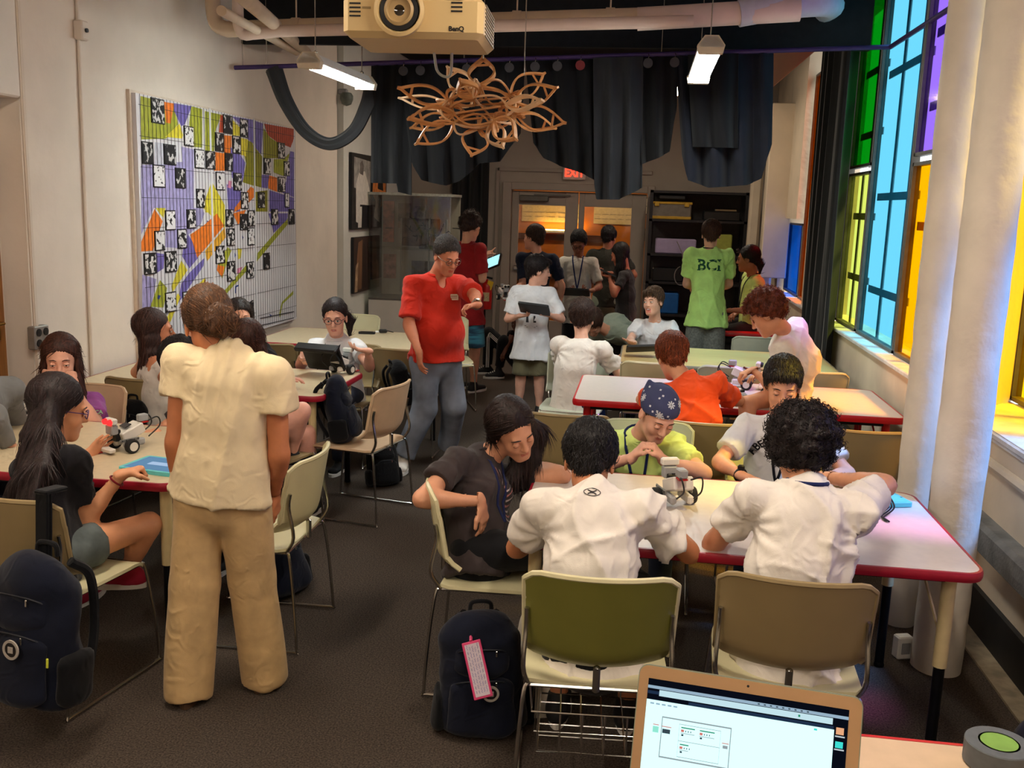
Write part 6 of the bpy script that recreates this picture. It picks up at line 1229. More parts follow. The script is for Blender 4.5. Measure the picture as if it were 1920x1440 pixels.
patches = [('li', 0, [(140, 120), (255, 150), (520, 210), (560, 440), (430, 600), (150, 610)]), ('ye', 0, [(420, 580), (580, 430), (620, 560), (610, 600)]), ('or', 0, [(405, 185), (520, 205), (480, 430), (430, 420)]), ('vi', 0, [(515, 200), (715, 235), (640, 440), (600, 460), (520, 290)]), ('li', 0, [(715, 235), (835, 268), (835, 700), (700, 690), (690, 420)]),
 ('la', 0, [(150, 900), (400, 880), (620, 860), (740, 900), (740, 1380), (150, 1380)]), ('pa', 0, [(300, 640), (400, 650), (560, 890), (300, 890)]), ('la', 0, [(600, 690), (740, 720), (740, 1000), (620, 920)]), ('ye', 0, [(350, 1230), (430, 1370), (300, 1370)]), ('li', 0, [(865, 290), (1050, 330), (975, 540), (970, 740), (870, 740)]), ('rd', 0, [(1040, 335), (1075, 340), (1070, 530), (1025, 530)]), ('or', 0, [(1075, 560), (1165, 570), (1165, 760), (1080, 760)]), ('or', 0, [(975, 750), (1085, 765), (1085, 960), (970, 960)]),
 ('ye', 0, [(1170, 380), (1255, 470), (1255, 570), (1170, 560)]), ('vi', 0, [(1170, 350), (1415, 390), (1415, 660), (1340, 600), (1255, 440)]), ('vi', 0, [(1150, 690), (1270, 790), (1320, 870), (1290, 1090), (1170, 1040)]), ('ol', 0, [(1260, 590), (1400, 640), (1415, 700), (1415, 1130), (1290, 1090), (1330, 880)]), ('ye', 0, [(1265, 590), (1350, 610), (1330, 800), (1270, 780)]), ('ol', 0, [(1432, 700), (1510, 800), (1500, 1150), (1432, 1130)]), ('vi', 0, [(1430, 400), (1520, 430), (1500, 780), (1432, 700)]), ('rd', 0, [(1530, 430), (1865, 490), (1865, 600), (1830, 700), (1680, 640), (1570, 560)]), ('ol', 0, [(1525, 480), (1600, 590), (1680, 640), (1690, 820), (1525, 820)]), ('li', 0, [(1640, 830), (1750, 830), (1820, 760), (1750, 1020), (1640, 980)]), ('vi', 0, [(1825, 740), (1868, 750), (1868, 1260), (1720, 1200), (1780, 1080)]), ('or', 0, [(1580, 1010), (1680, 1040), (1680, 1200), (1580, 1160)]), ('vi', 0, [(1505, 1005), (1590, 1010), (1570, 1160), (1505, 1150)]), ('vi', 0, [(1590, 1180), (1868, 1265), (1868, 1420), (1590, 1420)]), ('ye', 0, [(865, 1300), (940, 1080), (1090, 1350), (1090, 1430), (870, 1430)]), ('vi', 0, [(1110, 1110), (1270, 1190), (1260, 1420), (1130, 1420)]), ('or', 0, [(1380, 1140), (1415, 1160), (1415, 1260), (1330, 1350), (1190, 1430), (1200, 1380)]), ('ol', 0, [(1432, 1200), (1570, 1180), (1570, 1420), (1432, 1420)]), ('pk', 0, [(1130, 1070), (1170, 1080), (1160, 1160), (1120, 1150)]),
 ('or', 1, [(300, 10), (390, 150), (280, 480), (150, 490), (150, 380)]), ('la', 1, [(150, 0), (290, 0), (150, 300)]), ('ye', 1, [(310, 0), (420, 0), (400, 110)]), ('la', 1, [(430, 0), (830, 0), (860, 60), (820, 180), (680, 300), (560, 450), (420, 440)]), ('vi', 1, [(300, 500), (410, 520), (400, 680), (310, 740)]), ('ye', 1, [(850, 0), (1090, 0), (1090, 230), (930, 80)]), ('or', 1, [(1000, 60), (1080, 200), (900, 420), (780, 560), (700, 300), (860, 190)]), ('gd', 1, [(1090, 220), (1100, 330), (890, 600), (870, 480)]), ('vi', 1, [(650, 250), (760, 440), (790, 560), (690, 680), (610, 540)]), ('ye', 1, [(600, 590), (670, 700), (500, 950), (490, 880)]), ('vi', 1, [(860, 560), (850, 650), (560, 1080), (600, 850), (690, 730)]), ('la', 1, [(160, 750), (320, 800), (260, 1120), (160, 1130)]), ('li', 1, [(360, 810), (440, 900), (400, 1120), (250, 1110)]), ('ye', 1, [(560, 960), (590, 1000), (480, 1280), (420, 1280)]), ('li', 1, [(1120, 440), (1165, 480), (1130, 560), (1060, 800), (1010, 640)]), ('or', 1, [(1180, 60), (1330, 20), (1240, 190)]), ('ye', 1, [(1230, 450), (1280, 460), (1270, 560), (1240, 580)]), ('pk', 1, [(1230, 680), (1290, 660), (1260, 740), (1225, 740)]), ('li', 1, [(1330, 640), (1340, 700), (1070, 1010), (1060, 960)]), ('li', 1, [(1800, 110), (1800, 180), (1450, 600), (1455, 510)]), ('vi', 1, [(1580, 60), (1800, 60), (1790, 130), (1640, 280)]), ('li', 1, [(1860, 930), (1860, 970), (1740, 1080), (1710, 1240), (1700, 1190), (1730, 1060)]), ('ye', 1, [(800, 850), (870, 780), (880, 900), (800, 900)]), ('or', 1, [(1010, 640), (1085, 660), (1060, 780), (1000, 700)]),
 ('bl', 0, [(595, 380), (615, 400), (600, 440), (585, 410)]), ('bl', 0, [(1115, 1120), (1132, 1130), (1125, 1170)]), ('bl', 1, [(890, 140), (910, 150), (905, 180), (888, 175)]), ('bl', 1, [(965, 170), (980, 195), (965, 220), (955, 195)]), ('bl', 1, [(765, 250), (785, 265), (772, 290)]), ('bl', 1, [(335, 980), (370, 985), (350, 1030), (330, 1020)]), ('bl', 1, [(1200, 500), (1215, 530), (1200, 560)]), ('bl', 1, [(1285, 310), (1300, 330), (1288, 360)]), ('bl', 1, [(1205, 880), (1245, 860), (1245, 880), (1220, 890), (1215, 960), (1205, 960)]), ('bl', 1, [(1590, 1190), (1620, 1210), (1600, 1230)])]
for i, (k, lw, pl) in enumerate(patches):
    q = [mp(x, y, lw, MX+.0006+.00025*(i % 8))-mo for x, y in pl]; n = len(q)
    me = bpy.data.meshes.new('paint_patch'); me.from_pydata([tuple(p) for p in q], [], [tuple(range(n))]); me.update(); link('paint_patch', me, pm(k), mu)
b = MB(); m_line = mat('ink_line', (46, 44, 48), .7, noise=.1)
y = 6.18
while y < 9.04: b.box((MX+.0032-mo[0], y-mo[1], 1.6), (.001, .004, 1.78)); y += .052
for z in np.arange(.82, 2.5, .2): b.box((MX+.0032-mo[0], 7.6-mo[1], z), (.001, 2.88, .003))
o = b.build('ink_lines', m_line, mu); o['kind'] = 'stuff'
for q in (7.22, 8.06): MB().box((MX+.0045-mo[0], q-mo[1], 1.6), (.002, .03 if q < 8 else .02, 1.8)).build('seam_strip', m_board, mu)
m_bw = mat('ink_print', (22, 21, 22), .7, c2=(208, 204, 202), nscale=26, lo=.49, hi=.53, detail=2); m_bw2 = mat('ink_print_dark', (24, 22, 24), .7, c2=(196, 192, 190), nscale=20, lo=.55, hi=.6, detail=3); m_bw3 = mat('ink_print_light', (30, 28, 30), .7, c2=(216, 213, 212), nscale=34, lo=.4, hi=.43, detail=2)
for m in (m_bw, m_bw2, m_bw3):
    nt = m.node_tree; oi = nt.nodes.new('ShaderNodeObjectInfo'); ml = nt.nodes.new('ShaderNodeMath'); ml.operation = 'MULTIPLY'; ml.inputs[1].default_value = 37.0; nt.links.new(oi.outputs['Random'], ml.inputs[0]); nt.links.new(ml.outputs[0], [n for n in nt.nodes if n.type == 'MAPPING'][0].inputs['Location'])
cards = [(255, 150, 400, 430, 0), (625, 460, 730, 685, 0), (150, 635, 275, 885, 0), (395, 665, 530, 895, 0), (275, 895, 405, 1150, 0), (525, 930, 638, 1158, 0), (745, 720, 848, 935, 0), (870, 740, 975, 945, 0), (975, 535, 1072, 745, 0), (1065, 335, 1165, 545, 0), (1255, 380, 1340, 585, 0), (1170, 570, 1258, 770, 0), (1085, 762, 1170, 965, 0), (985, 975, 1080, 1180, 0), (1180, 985, 1272, 1185, 0), (765, 1165, 855, 1378, 0), (1265, 1200, 1348, 1390, 0), (1455, 1200, 1532, 1380, 0), (1680, 645, 1755, 825, 0), (1525, 820, 1600, 1000, 0), (1750, 855, 1812, 1020, 0), (1685, 1030, 1760, 1200, 0), (1760, 1210, 1805, 1375, 0),
 (415, 25, 525, 250, 1), (655, 15, 755, 230, 1), (1095, 15, 1180, 210, 1), (1257, 65, 1335, 250, 1), (1345, 25, 1420, 205, 1), (1610, 10, 1682, 190, 1), (1805, 10, 1868, 185, 1), (295, 255, 405, 480, 1), (550, 235, 652, 455, 1), (1105, 230, 1195, 425, 1), (1342, 220, 1415, 420, 1), (175, 505, 310, 745, 1), (415, 485, 540, 720, 1), (983, 425, 1080, 625, 1), (1110, 600, 1197, 820, 1), (1330, 605, 1410, 790, 1), (1520, 505, 1590, 690, 1), (415, 945, 530, 1170, 1), (610, 935, 715, 1150, 1), (1340, 1055, 1410, 1260, 1)]
dark = {2, 3, 5, 7, 8, 9, 12, 17, 26, 29, 39, 42}; light = {1, 4, 6, 13, 22, 23, 30, 33, 40, 41}
for i, (x0, y0, x1, y1, lw) in enumerate(cards):
    a, c_ = mp((x0+x1)/2, y0, lw), mp((x0+x1)/2, y1, lw); l_, r_ = mp(x0, (y0+y1)/2, lw), mp(x1, (y0+y1)/2, lw); cy_, cz_ = (l_[1]+r_[1])/2, (a[2]+c_[2])/2; wy, wz = abs(r_[1]-l_[1]), abs(a[2]-c_[2])
    k = MB().box((0, 0, 0), (.008, wy, wz)).build('picture_card', black_plastic, mu); k.location = (MX+.004-mo[0], cy_-mo[1], cz_); 
    if i == 42: k.rotation_euler = (.18, 0, 0)
    MB().box((.0045, 0, 0), (.002, wy-.016, wz-.016)).build('print', m_bw2 if i in dark else m_bw3 if i in light else m_bw, k)
b = MB(); b.tube([mp(1490, 1240, 1, MX+.006)-mo, mp(1865, 1165, 1, MX+.006)-mo], .004, 5); b.tube([mp(1470, 1325, 1, MX+.006)-mo, mp(1865, 1235, 1, MX+.006)-mo], .003, 5); o = b.build('ink_rail', m_line, mu); o['kind'] = 'stuff'
# ================================================================== small things
m_tyre = mat('tyre', (26, 25, 25), .8, noise=.15, bump=.3, bscale=200); m_brick = mat('brick_white', (214, 208, 198), .4, noise=.03); m_beam = mat('beam_grey', (120, 118, 114), .45, noise=.08); m_redeye = emis('sensor_red', (255, 30, 30), 3.0); m_redp = mat('red_plastic', (176, 30, 26), .4, noise=.05); m_turq = mat('turquoise_rubber', (96, 190, 194), .55, noise=.05); m_scr = emis('screen_blue', (120, 165, 205), .55); m_scrw = emis('screen_white', (150, 220, 235), 1.3); m_scrd = mat('screen_dark', (20, 22, 28), .12, noise=.1, spec=.7)
def robot(loc, yaw, label, sc=1.0, eyes=True, tilt=0):
    t = empty('robot', loc, math.radians(yaw), label, 'robot', 'small wheeled robots'); t.scale = (sc,)*3
    if tilt: t.rotation_euler = (math.radians(tilt), 0, math.radians(yaw))
    B = MB(); B.box((0, .03, .078), (.07, .105, .045), bev=.004, R=rx(.35)); B.build('brick', m_brick, t)
    MB().box((0, .012, .108), (.045, .03, .004), R=rx(.35)).build('display', m_scrd, t)
    for k in range(3): MB().box((-.018+.018*k, .055, .088), (.012, .012, .006), R=rx(.35)).build('button', m_beam, t)
    for s_ in (-1, 1):
        w_ = MB(); w_.lathe([(.012, -.014), (.027, -.014), (.03, -.009), (.03, .009), (.027, .014), (.012, .014)], 22, c=(s_*.062, .0, .03), R=ry(math.pi/2)); w = w_.build('wheel', m_tyre, t, True)
        h_ = MB(); h_.lathe([(.0001, -.0145), (.018, -.015), (.019, .015), (.0001, .0155)], 16, c=(s_*.062, .0, .03), R=ry(math.pi/2)); h_.build('hub', m_brick, t, True).parent = w
        b = MB(); b.box((s_*.03, .03, .036), (.022, .1, .03), bev=.006); b.build('motor', m_brick if s_ < 0 else grey_plastic, t); MB().box((s_*.046, .0, .055), (.006, .09, .012), bev=.002).build('beam', m_beam, t)
        for k in range(5): MB().lathe([(.0026, 0), (.0026, .0012)], 8, c=(s_*.0495, -.035+.018*k, .055), R=ry(s_*math.pi/2)).build('beam_hole', black_plastic, t)
    b = MB(); b.box((0, -.05, .1), (.05, .03, .04), bev=.004); b.build('neck_block', grey_plastic, t); b = MB(); b.box((0, -.03, .072), (.03, .025, .05), bev=.003); b.build('pillar', black_plastic, t)
    b = MB(); b.box((0, -.052, .135), (.062, .026, .026), bev=.005); hd = b.build('sensor_head', m_brick, t)
    for s_ in (-1, 1): MB().lathe([(.0001, .014), (.01, .013), (.0125, .004), (.0125, 0)], 16, c=(s_*.016, -.064, .134), R=rx(math.pi/2)).build('sensor_eye', m_redeye if eyes else black_plastic, t, True)
    b = MB(); b.box((.012, .085, .132), (.03, .042, .03), bev=.004); b.build('rear_block', grey_plastic, t); MB().box((.012, .09, .114), (.03, .03, .006)).build('red_beam', m_redp, t)
    for s_ in (-1, 1): MB().tube(bez([(s_*.02, .09, .11), (s_*.035, .14, .13), (s_*.03, .155, .09), (s_*.03, .1, .05)], 6), .003, 6).build('cable', black_plastic, t, True)
    MB().box((0, -.075, .018), (.085, .03, .018), bev=.004).build('bumper', m_brick, t); MB().box((-.03, -.1, .006), (.02, .035, .006)).build('red_tab', m_redp, t)
    return t
robot(onz(232, 845, .73), -28, 'robot with two glowing red eyes on the left front table', 1.05)
robot(onz(1262, 945, .73), 200, 'robot trailing a black cable in front of the boy with straight black hair', 1.15, False)
robot(onz(642, 700, .73), 160, 'robot hidden behind the black tablet of the girl with glasses', 1.1, False)
robot(onz(1400, 728, .73), 80, 'robot under the hand of the auburn-haired boy', 1.2, False)
robot(at(945, 562, 9.35), 30, 'robot held up by the boy in the navy T-shirt', 1.0, False)
robot(onz(36, 790, .73), -20, 'robot with one red light at the far left edge of the left front table', .95)
tr_ = empty('parts_tray', onz(1365, 745, .73), .2, 'clear tray of loose robot parts on the red-rimmed table', 'tray'); MB().box((0, 0, .02), (.2, .14, .04), bev=.01).build('tray', mat('tray_plastic', (186, 184, 186), .3, noise=.05), tr_)
for k in range(9): MB().box((rng.uniform(-.08, .08), rng.uniform(-.05, .05), .046), (.03, .016, .014), R=rz(rng.uniform(0, 3)), bev=.003).build('part', (m_brick, black_plastic, m_beam)[k % 3], tr_)
def tablet(loc, R, label, case=black_plastic, scr=m_scrd, w_=.25, h_=.18, group='tablets'):
    t = empty('tablet', loc, 0, label, 'tablet', group); t.matrix_world = Matrix([list(R[0])+[float(loc[0])], list(R[1])+[float(loc[1])], list(R[2])+[float(loc[2])], [0, 0, 0, 1]])
    MB().prism(rrect(w_, h_, .014, 4), -.012, 0).build('case', case, t); MB().prism(rrect(w_, h_, .014, 4), 0, .004).build('bezel', case, t)
    MB().prism(rrect(w_-.035, h_-.03, .004, 2), .003, .0046).build('screen', scr, t); MB().lathe([(.0001, .0055), (.005, .005)], 12, c=(w_/2-.009, 0, 0)).build('button', black_plastic if case is not black_plastic else grey_plastic, t)
    return t
def orient(zdir, xdir): z = nrm(zdir); x = np.asarray(xdir, float); x = nrm(x-z*(x@z)); return np.stack([x, np.cross(z, x), z], 1)
tb = tablet(onz(300, 872, .743), orient((0, 0, 1), (1, -.15, 0)), 'turquoise-cased tablet on the left front table', m_turq, m_scr, .26, .2)
for k in range(3): MB().box((-.1+.05*k, -.1, -.005), (.025, .004, .01)).build('case_bump', mat('dark_teal', (20, 120, 110), .5), tb)
MB().prism(rrect(.1, .04, .004, 2), .0047, .0052).build('screen_window', emis('screen_pale', (170, 195, 225), .8), tb)
bt = tablet(onz(607, 702, .73)+V(0, 0, .115), orient((.15, .8, .5), (1, -.2, 0)), 'black tablet propped on its stand before the girl with glasses', black_plastic, m_scrw, .27, .2)
b = MB(); b.prism([(-.12, 0), (.13, 0), (.1, -.11), (-.1, -.11)], -.03, -.016, fr=lambda q: V(q[0], q[1]-.0, q[2])); b.box((0, -.105, -.04), (.3, .03, .07), bev=.008); b.build('stand', black_plastic, bt)
tablet(at(1002, 578, 8.1), orient((.1, .5, .85), (1, 0, .06)), 'black tablet carried by the boy in the white printed T-shirt', black_plastic, m_scrd, .26, .19)
tablet(at(919, 493, 9.6), orient((-.5, -.55, .7), (.7, -.4, .5)), 'glowing tablet in the hands of the curly-haired boy in maroon', black_plastic, m_scrw, .25, .18)
tablet(at(1080, 547, 10.05), orient((0, .4, .9), (1, 0, 0)), 'dark tablet held by the boy with the lanyard at the doors', black_plastic, m_scrd, .28, .2)
tablet(at(1140, 514, 10.7), orient((.4, .2, .9), (0, 1, 0)), 'tablet held by the girl in the dark grey top', black_plastic, m_scrd, .26, .19)
tablet(onz(1206, 652, .80)+V(0, 0, .0), orient((-.1, .35, .9), (1, .05, 0)), 'black tablet lifted off the tan table by the laughing boy', black_plastic, m_scrd, .26, .18)
tablet(onz(1650, 935, .745), orient((0, 0, 1), (1, .3, 0)), 'turquoise tablet beside the column on the front table', m_turq, m_turq, .2, .15)
tablet(onz(688, 623, .742), orient((0, 0, 1), (1, .2, 0)), 'thin black phone lying on the table beside the mural', black_plastic, m_scrd, .14, .07)
b = MB(); c0 = onz(1640, 950, .735)
for k in range(3): b.tube(bez([c0+V(-.02+.01*k, .03, .0), c0+V(.02, -.02, .05+.01*k), c0+V(.04+.01*k, -.05, .02), c0+V(.0, -.1-.02*k, .0), c0+V(.01, -.19, .002)], 8), .0035, 6)
o = b.build('cable_tangle', black_plastic, smooth=True); tag(o, 'tangle of black cables by the turquoise tablet on the front table', 'cable'); o['kind'] = 'stuff'
k = empty('controller', onz(718, 624, .735), .4, 'small black gadget on the table beside the mural', 'gadget'); MB().box((0, 0, .015), (.07, .04, .03), bev=.008).build('body', black_plastic, k); MB().tube(bez([(.03, 0, .02), (.06, .02, .01), (.09, 0, .005)], 5), .004, 6).build('cable', black_plastic, k); MB().box((-.05, 0, .008), (.03, .02, .015), bev=.003).build('plug', white_plastic, k)
b = MB(); o0 = onz(1255, 662, .735)
for i in range(7): b.tube([o0+V(.012*i-.05, .03*math.sin(i*2.1), .003), o0+V(.012*i-.02, .03*math.sin(i*2.1+1), .006)], .004, 5)
tag(b.build('loose_parts', mat('pale_green_plastic', (190, 206, 180), .5, noise=.05)), 'little heap of pale green parts on the tan table', 'parts', kind='stuff')
# ---- laptop and tape on the nearest table
lt_ = onz(1200, 1243, 1.085); rt_ = onz(1620, 1309, 1.085); xd = nrm(rt_-lt_); W_ = np.linalg.norm(rt_-lt_); fw = nrm(np.cross(V(0, 0, 1), xd)); zt = nrm(V(0, 0, 1)*.95+fw*.30); nl = np.cross(xd, zt); LH = .248
lp = empty('laptop', lt_, 0, 'open silver laptop showing a block program on the nearest table', 'laptop')
def lid(x, z, d=0): return xd*x-zt*z-nl*(-d)  # x along the top edge, z down the lid, d toward the viewer
m_alu = mat('aluminium', (190, 152, 112), .38, .3, noise=.02); m_alue = mat('aluminium_edge', (150, 165, 150), .3, .8, noise=.03)
toV = nl if nl@(CP-lt_) > 0 else -nl
L3 = lambda x, z, d: xd*x-zt*z+toV*d
b = MB(); pl = [(W_/2+x, LH/2-y) for x, y in rrect(W_, LH, .016, 6)]; b.prism(pl, -.006, -.0003, fr=lambda q: L3(q[0], q[1], q[2])); b.build('lid', m_alue, lp)
b = MB(); pl = [(W_/2+x, LH/2-y) for x, y in rrect(W_-.003, LH-.003, .015, 6)]; b.prism(pl, -.0006, .0008, fr=lambda q: L3(q[0], q[1], q[2])); b.build('bezel', m_alu, lp)
def quad(x0, z0, x1, z1, m, name, d=.0015, par=None, em=None):
    me = bpy.data.meshes.new(name); me.from_pydata([tuple(L3(x, z, d)) for x, z in ((x0, z1), (x1, z1), (x1, z0), (x0, z0))], [], [(0, 1, 2, 3)]); return link(name, me, m, par or lp)
MB().lathe([(.0022, 0), (.0001, .0003)], 10, c=L3(W_/2, .010, .001), R=orient(toV, xd)).build('camera_dot', black_plastic, lp)
sx0, sx1, sz0 = .0175, W_-.021, .022; sz1 = LH-.02
S_ = quad(sx0, sz0, sx1, sz1, emis('screen_black', (14, 18, 30), .5), 'screen')
e_w = emis('screen_page', (206, 250, 250), 1.05); e_b = emis('screen_bar', (150, 176, 196), .8); e_l = emis('screen_line', (150, 160, 164), .8); e_n = emis('screen_navy', (40, 60, 90), .5); e_g = emis('screen_green', (40, 150, 110), .7); e_r = emis('screen_redline', (214, 120, 110), .8); e_k = emis('screen_ink', (70, 90, 100), .5); e_c = emis('screen_cyan', (60, 210, 200), .9); e_o = emis('screen_orange', (220, 160, 120), .9)
quad(sx0, sz0+.011, sx1, sz0+.016, e_b, 'menu_bar', .0017, S_); quad(sx0+.02, sz0+.017, sx1-.024, sz0+.027, emis('screen_tool', (186, 216, 224), .9), 'tool_bar', .0017, S_); quad(sx0, sz0+.02, sx0+.02, sz0+.025, e_n, 'tab', .0018, S_)
quad(sx0+.07, sz0+.029, sx1-.022, sz0+.034, e_n, 'tab_strip', .0018, S_); quad(sx0, sz0+.0345, sx1-.021, sz1, e_w, 'page', .0017, S_)
U = lambda u_: sx0+(sx1-sx0)*u_
def fr_(x0, z0, x1, z1, m, nm, t=.0006):
    b = MB(); P = [L3(x, z, .002) for x, z in ((x0, z0), (x1, z0), (x1, z1), (x0, z1))]; b.tube(P, t*.8, 4, closed=True); b.build(nm, m, S_)
fr_(U(.09), sz0+.06, U(.44), sz0+.125, e_l, 'loop_block', .0018); fr_(U(.18), sz0+.067, U(.39), sz0+.094, e_l, 'case_frame'); fr_(U(.18), sz0+.094, U(.39), sz0+.12, e_l, 'case_frame')
for (u0, u1, z) in ((.19, .26, .071), (.285, .36, .071), (.19, .235, .0985)): quad(U(u0), sz0+z, U(u1), sz0+z+.0018, e_g, 'block_bar', .0021, S_); quad(U(u0), sz0+z+.004, U(u0+.015), sz0+z+.008, e_r, 'block_icon', .0021, S_); [quad(U(u0+.022+.013*k), sz0+z+.005, U(u0+.026+.013*k), sz0+z+.0075, e_k, 'block_icon', .0021, S_) for k in range(3)]; quad(U(u0), sz0+z+.0095, U(u1), sz0+z+.0105, e_l, 'block_line', .0021, S_); quad(U(u0+.003), sz0+z+.0115, U(u0+.014), sz0+z+.0145, e_k, 'block_port', .0021, S_)
quad(U(.045), sz0+.077, U(.075), sz0+.087, emis('screen_start', (140, 220, 200), .9), 'start_block', .0021, S_); quad(U(.045), sz0+.0735, U(.075), sz0+.0748, e_r, 'block_bar', .0021, S_); quad(U(.09), sz0+.0745, U(.14), sz0+.0758, e_r, 'block_bar', .0021, S_); quad(U(.095), sz0+.079, U(.135), sz0+.086, e_k, 'block_icon', .0021, S_)
quad(U(.40), sz0+.085, U(.435), sz0+.0863, e_r, 'block_bar', .0021, S_); quad(U(.405), sz0+.089, U(.43), sz0+.094, e_l, 'block_icon', .0021, S_)
for k in range(9): quad(U(.56+.03*k), sz0+.0125, U(.57+.03*k), sz0+.0145, e_k, 'menu_item', .0019, S_)
for k in range(5): quad(U(.02+.03*k), sz0+.039, U(.04+.03*k), sz0+.0415, e_b, 'tool_item', .0019, S_)
quad(U(.76), sz0+.02, U(.77), sz0+.0235, e_g, 'run_icon', .0019, S_); quad(U(.84), sz0+.0375, U(.855), sz0+.0405, e_c, 'tool_icon', .0019, S_)
quad(sx1-.018, sz0+.03, sx1-.006, sz0+.041, e_o, 'desktop_icon', .0019, S_); quad(sx1-.018, sz0+.052, sx1-.006, sz0+.062, e_c, 'desktop_icon', .0019, S_)
for z in (.043, .0635): quad(sx1-.019, sz0+z, sx1-.004, sz0+z+.0022, emis('screen_label', (190, 200, 205), .8), 'icon_label', .0019, S_)
hb = -zt*LH; b = MB(); bw_ = toV-V(0, 0, 1)*toV[2]; bw_ = nrm(bw_); b.prism([(x, y) for x, y in rrect(W_, .24, .016, 5)], -.012, 0, fr=lambda q: hb+xd*(W_/2+q[0])+bw_*(.125+q[1])+V(0, 0, q[2]-.002)); b.build('base', m_alu, lp)
zb = (lt_+hb)[2]-.014
b = MB(); b.prism([(x, y) for x, y in rrect(W_-.04, .1, .006, 3)], 0, .0015, fr=lambda q: hb+xd*(W_/2+q[0])+bw_*(.085+q[1])+V(0, 0, q[2]-.002)); b.build('keyboard', black_plastic, lp)
T_ns.location.z = zb-.85-.002
tp = empty('tape_roll', onz(1868, 1432, zb), 0, 'roll of grey tape with a green core at the bottom right corner', 'tape roll'); tz = .045
MB().lathe([(.036, 0), (.058, 0), (.06, .002), (.06, tz-.002), (.058, tz), (.036, tz), (.036, 0)], 40).build('tape', mat('tape_grey', (86, 92, 96), .5, noise=.08, nscale=60), tp, True)
MB().lathe([(.0365, .001), (.033, .001), (.033, tz+.0005), (.0365, tz+.0005)], 40).build('core', mat('core_green', (120, 160, 70), .7, noise=.1), tp, True); MB().lathe([(.033, .002), (.0001, .004)], 30).build('core_label', mat('core_label', (124, 150, 60), .7, c2=(190, 150, 90), nscale=40), tp)
# ---- backpacks
m_navy = fabric('pack_navy', (15, 19, 34), noise=.12); m_blk = fabric('pack_black', (12, 12, 15), noise=.12); m_patch = mat('patch_ring', (168, 160, 150), .7, noise=.05)
def backpack(loc, yaw, label, sc=1.0, m=m_navy, tilt=0, patch=False, tagged=False, lean=0):
    t = empty('backpack', loc, 0, label, 'backpack', 'dark backpacks'); t.rotation_euler = (math.radians(tilt), math.radians(lean), math.radians(yaw)); t.scale = (sc,)*3
    def part(nm, F_, mm, h=.011, am=.004, par=None):
        P, Q = F_.mesh(h); P = P+vnorm(P, Q)*folds(P, len(label)+len(nm), 5, (14, 34), am*2.0)[:, None]; return link(nm, to_mesh(nm, P, Q), mm, par or t)
    F_ = Fld().econe((0, 0, .05), (0, .0, .36), (1, 0, 0), (.16, .10), (.14, .08), .03); F_.econe((0, 0, .36), (0, .0, .40), (1, 0, 0), (.13, .075), (.1, .055), .04); F_.cut((0, 0, 0.0), (0, 0, -1)); bd_ = part('body', F_, m)
    part('front_pocket', Fld().econe((0, -.085, .05), (0, -.075, .2), (1, 0, 0), (.125, .045), (.12, .035), .02), m, am=.003); part('top_pocket', Fld().econe((0, -.06, .27), (0, -.05, .33), (1, 0, 0), (.105, .045), (.1, .035), .02), m, am=.003)
    for s_ in (-1, 1): part('side_pocket', Fld().econe((s_*.15, 0, .04), (s_*.15, 0, .15), (0, 1, 0), (.07, .03), (.07, .02), .02), m_blk if m is m_navy else m, am=.002)
    MB().tube(bez([(-.04, .04, .44), (-.03, .04, .475), (.03, .04, .475), (.04, .04, .44)], 6), .008, 8).build('grab_loop', m_blk, t, True)
    for s_ in (-1, 1): MB().tube(bez([(s_*.06, .07, .42), (s_*.08, .13, .36), (s_*.09, .14, .2), (s_*.12, .08, .05)], 8), .015, 8).build('shoulder_strap', m_blk, t, True)
    for z, y in ((.235, -.105), (.345, -.085)): MB().tube(bez([(-.11, y+.05, z-.04), (-.06, y, z), (.06, y, z), (.11, y+.05, z-.04)], 6), .003, 6).build('zip', mat('zip_dark', (40, 42, 48), .5, .4), t); MB().box((.05, y-.006, z-.012), (.007, .004, .022), bev=.0015).build('zip_pull', chrome, t)
    if patch:
        R = rx(math.pi/2); q = (patch, -.128, .165) if patch is not True else (.03, -.125, .2)
        MB().lathe([(.022, 0), (.03, 0), (.03, .004), (.022, .004), (.022, 0)], 28, c=q, R=R).build('patch_ring', m_patch, t); MB().lathe([(.0001, .002), (.022, .002)], 24, c=q, R=R).build('patch_disc', mat('patch_dark', (52, 46, 44), .7), t); MB().box((q[0], q[1]-.004, q[2]), (.02, .003, .02), bev=.004).build('patch_shield', m_patch, t)
    if tagged:
        tg = MB().box((0, 0, 0), (.068, .006, .2), bev=.002).build('luggage_tag', mat('tag_pink', (206, 60, 110), .4, noise=.05), t); tg.location = (-.02, -.118, .29); tg.rotation_euler = (math.radians(-22), math.radians(-14), 0)
        MB().box((0, -.004, 0), (.052, .002, .182)).build('paper', mat('tag_paper', (206, 190, 200), .7, noise=.05), tg)
        b = MB(); g2 = np.random.default_rng(3)
        for i in range(5):
            x = -.019+.0095*i; z = -.08
            while z < .075: L = g2.uniform(.008, .022); b.tube([(x+g2.uniform(-.002, .002), -.0056, z+L*k/4) for k in range(5)] if False else [(x+.0022*math.sin(k*2.4+i), -.0056, z+L*k/5) for k in range(6)], .0007, 3); z += L+.006
        o = b.build('handwriting', mat('ink_blue', (50, 70, 150), .6), tg); o['kind'] = 'stuff'
        MB().tube(bez([(0, 0, .1), (.01, .03, .14), (.03, .06, .16), (0, .04, .14)], 6), .006, 6).build('strap', mat('tag_pink', (206, 60, 110), .4), tg)
    return t
backpack(V(-.5, 3.16, 0), 14, 'navy backpack with a pink luggage tag on the carpet by the front chair', .97, m_navy, 0, True, True)
bp = backpack(at(70, 1305, 2.8), -12, 'navy backpack with a round patch hanging on the left front chair', 1.1, m_navy, -4, True)
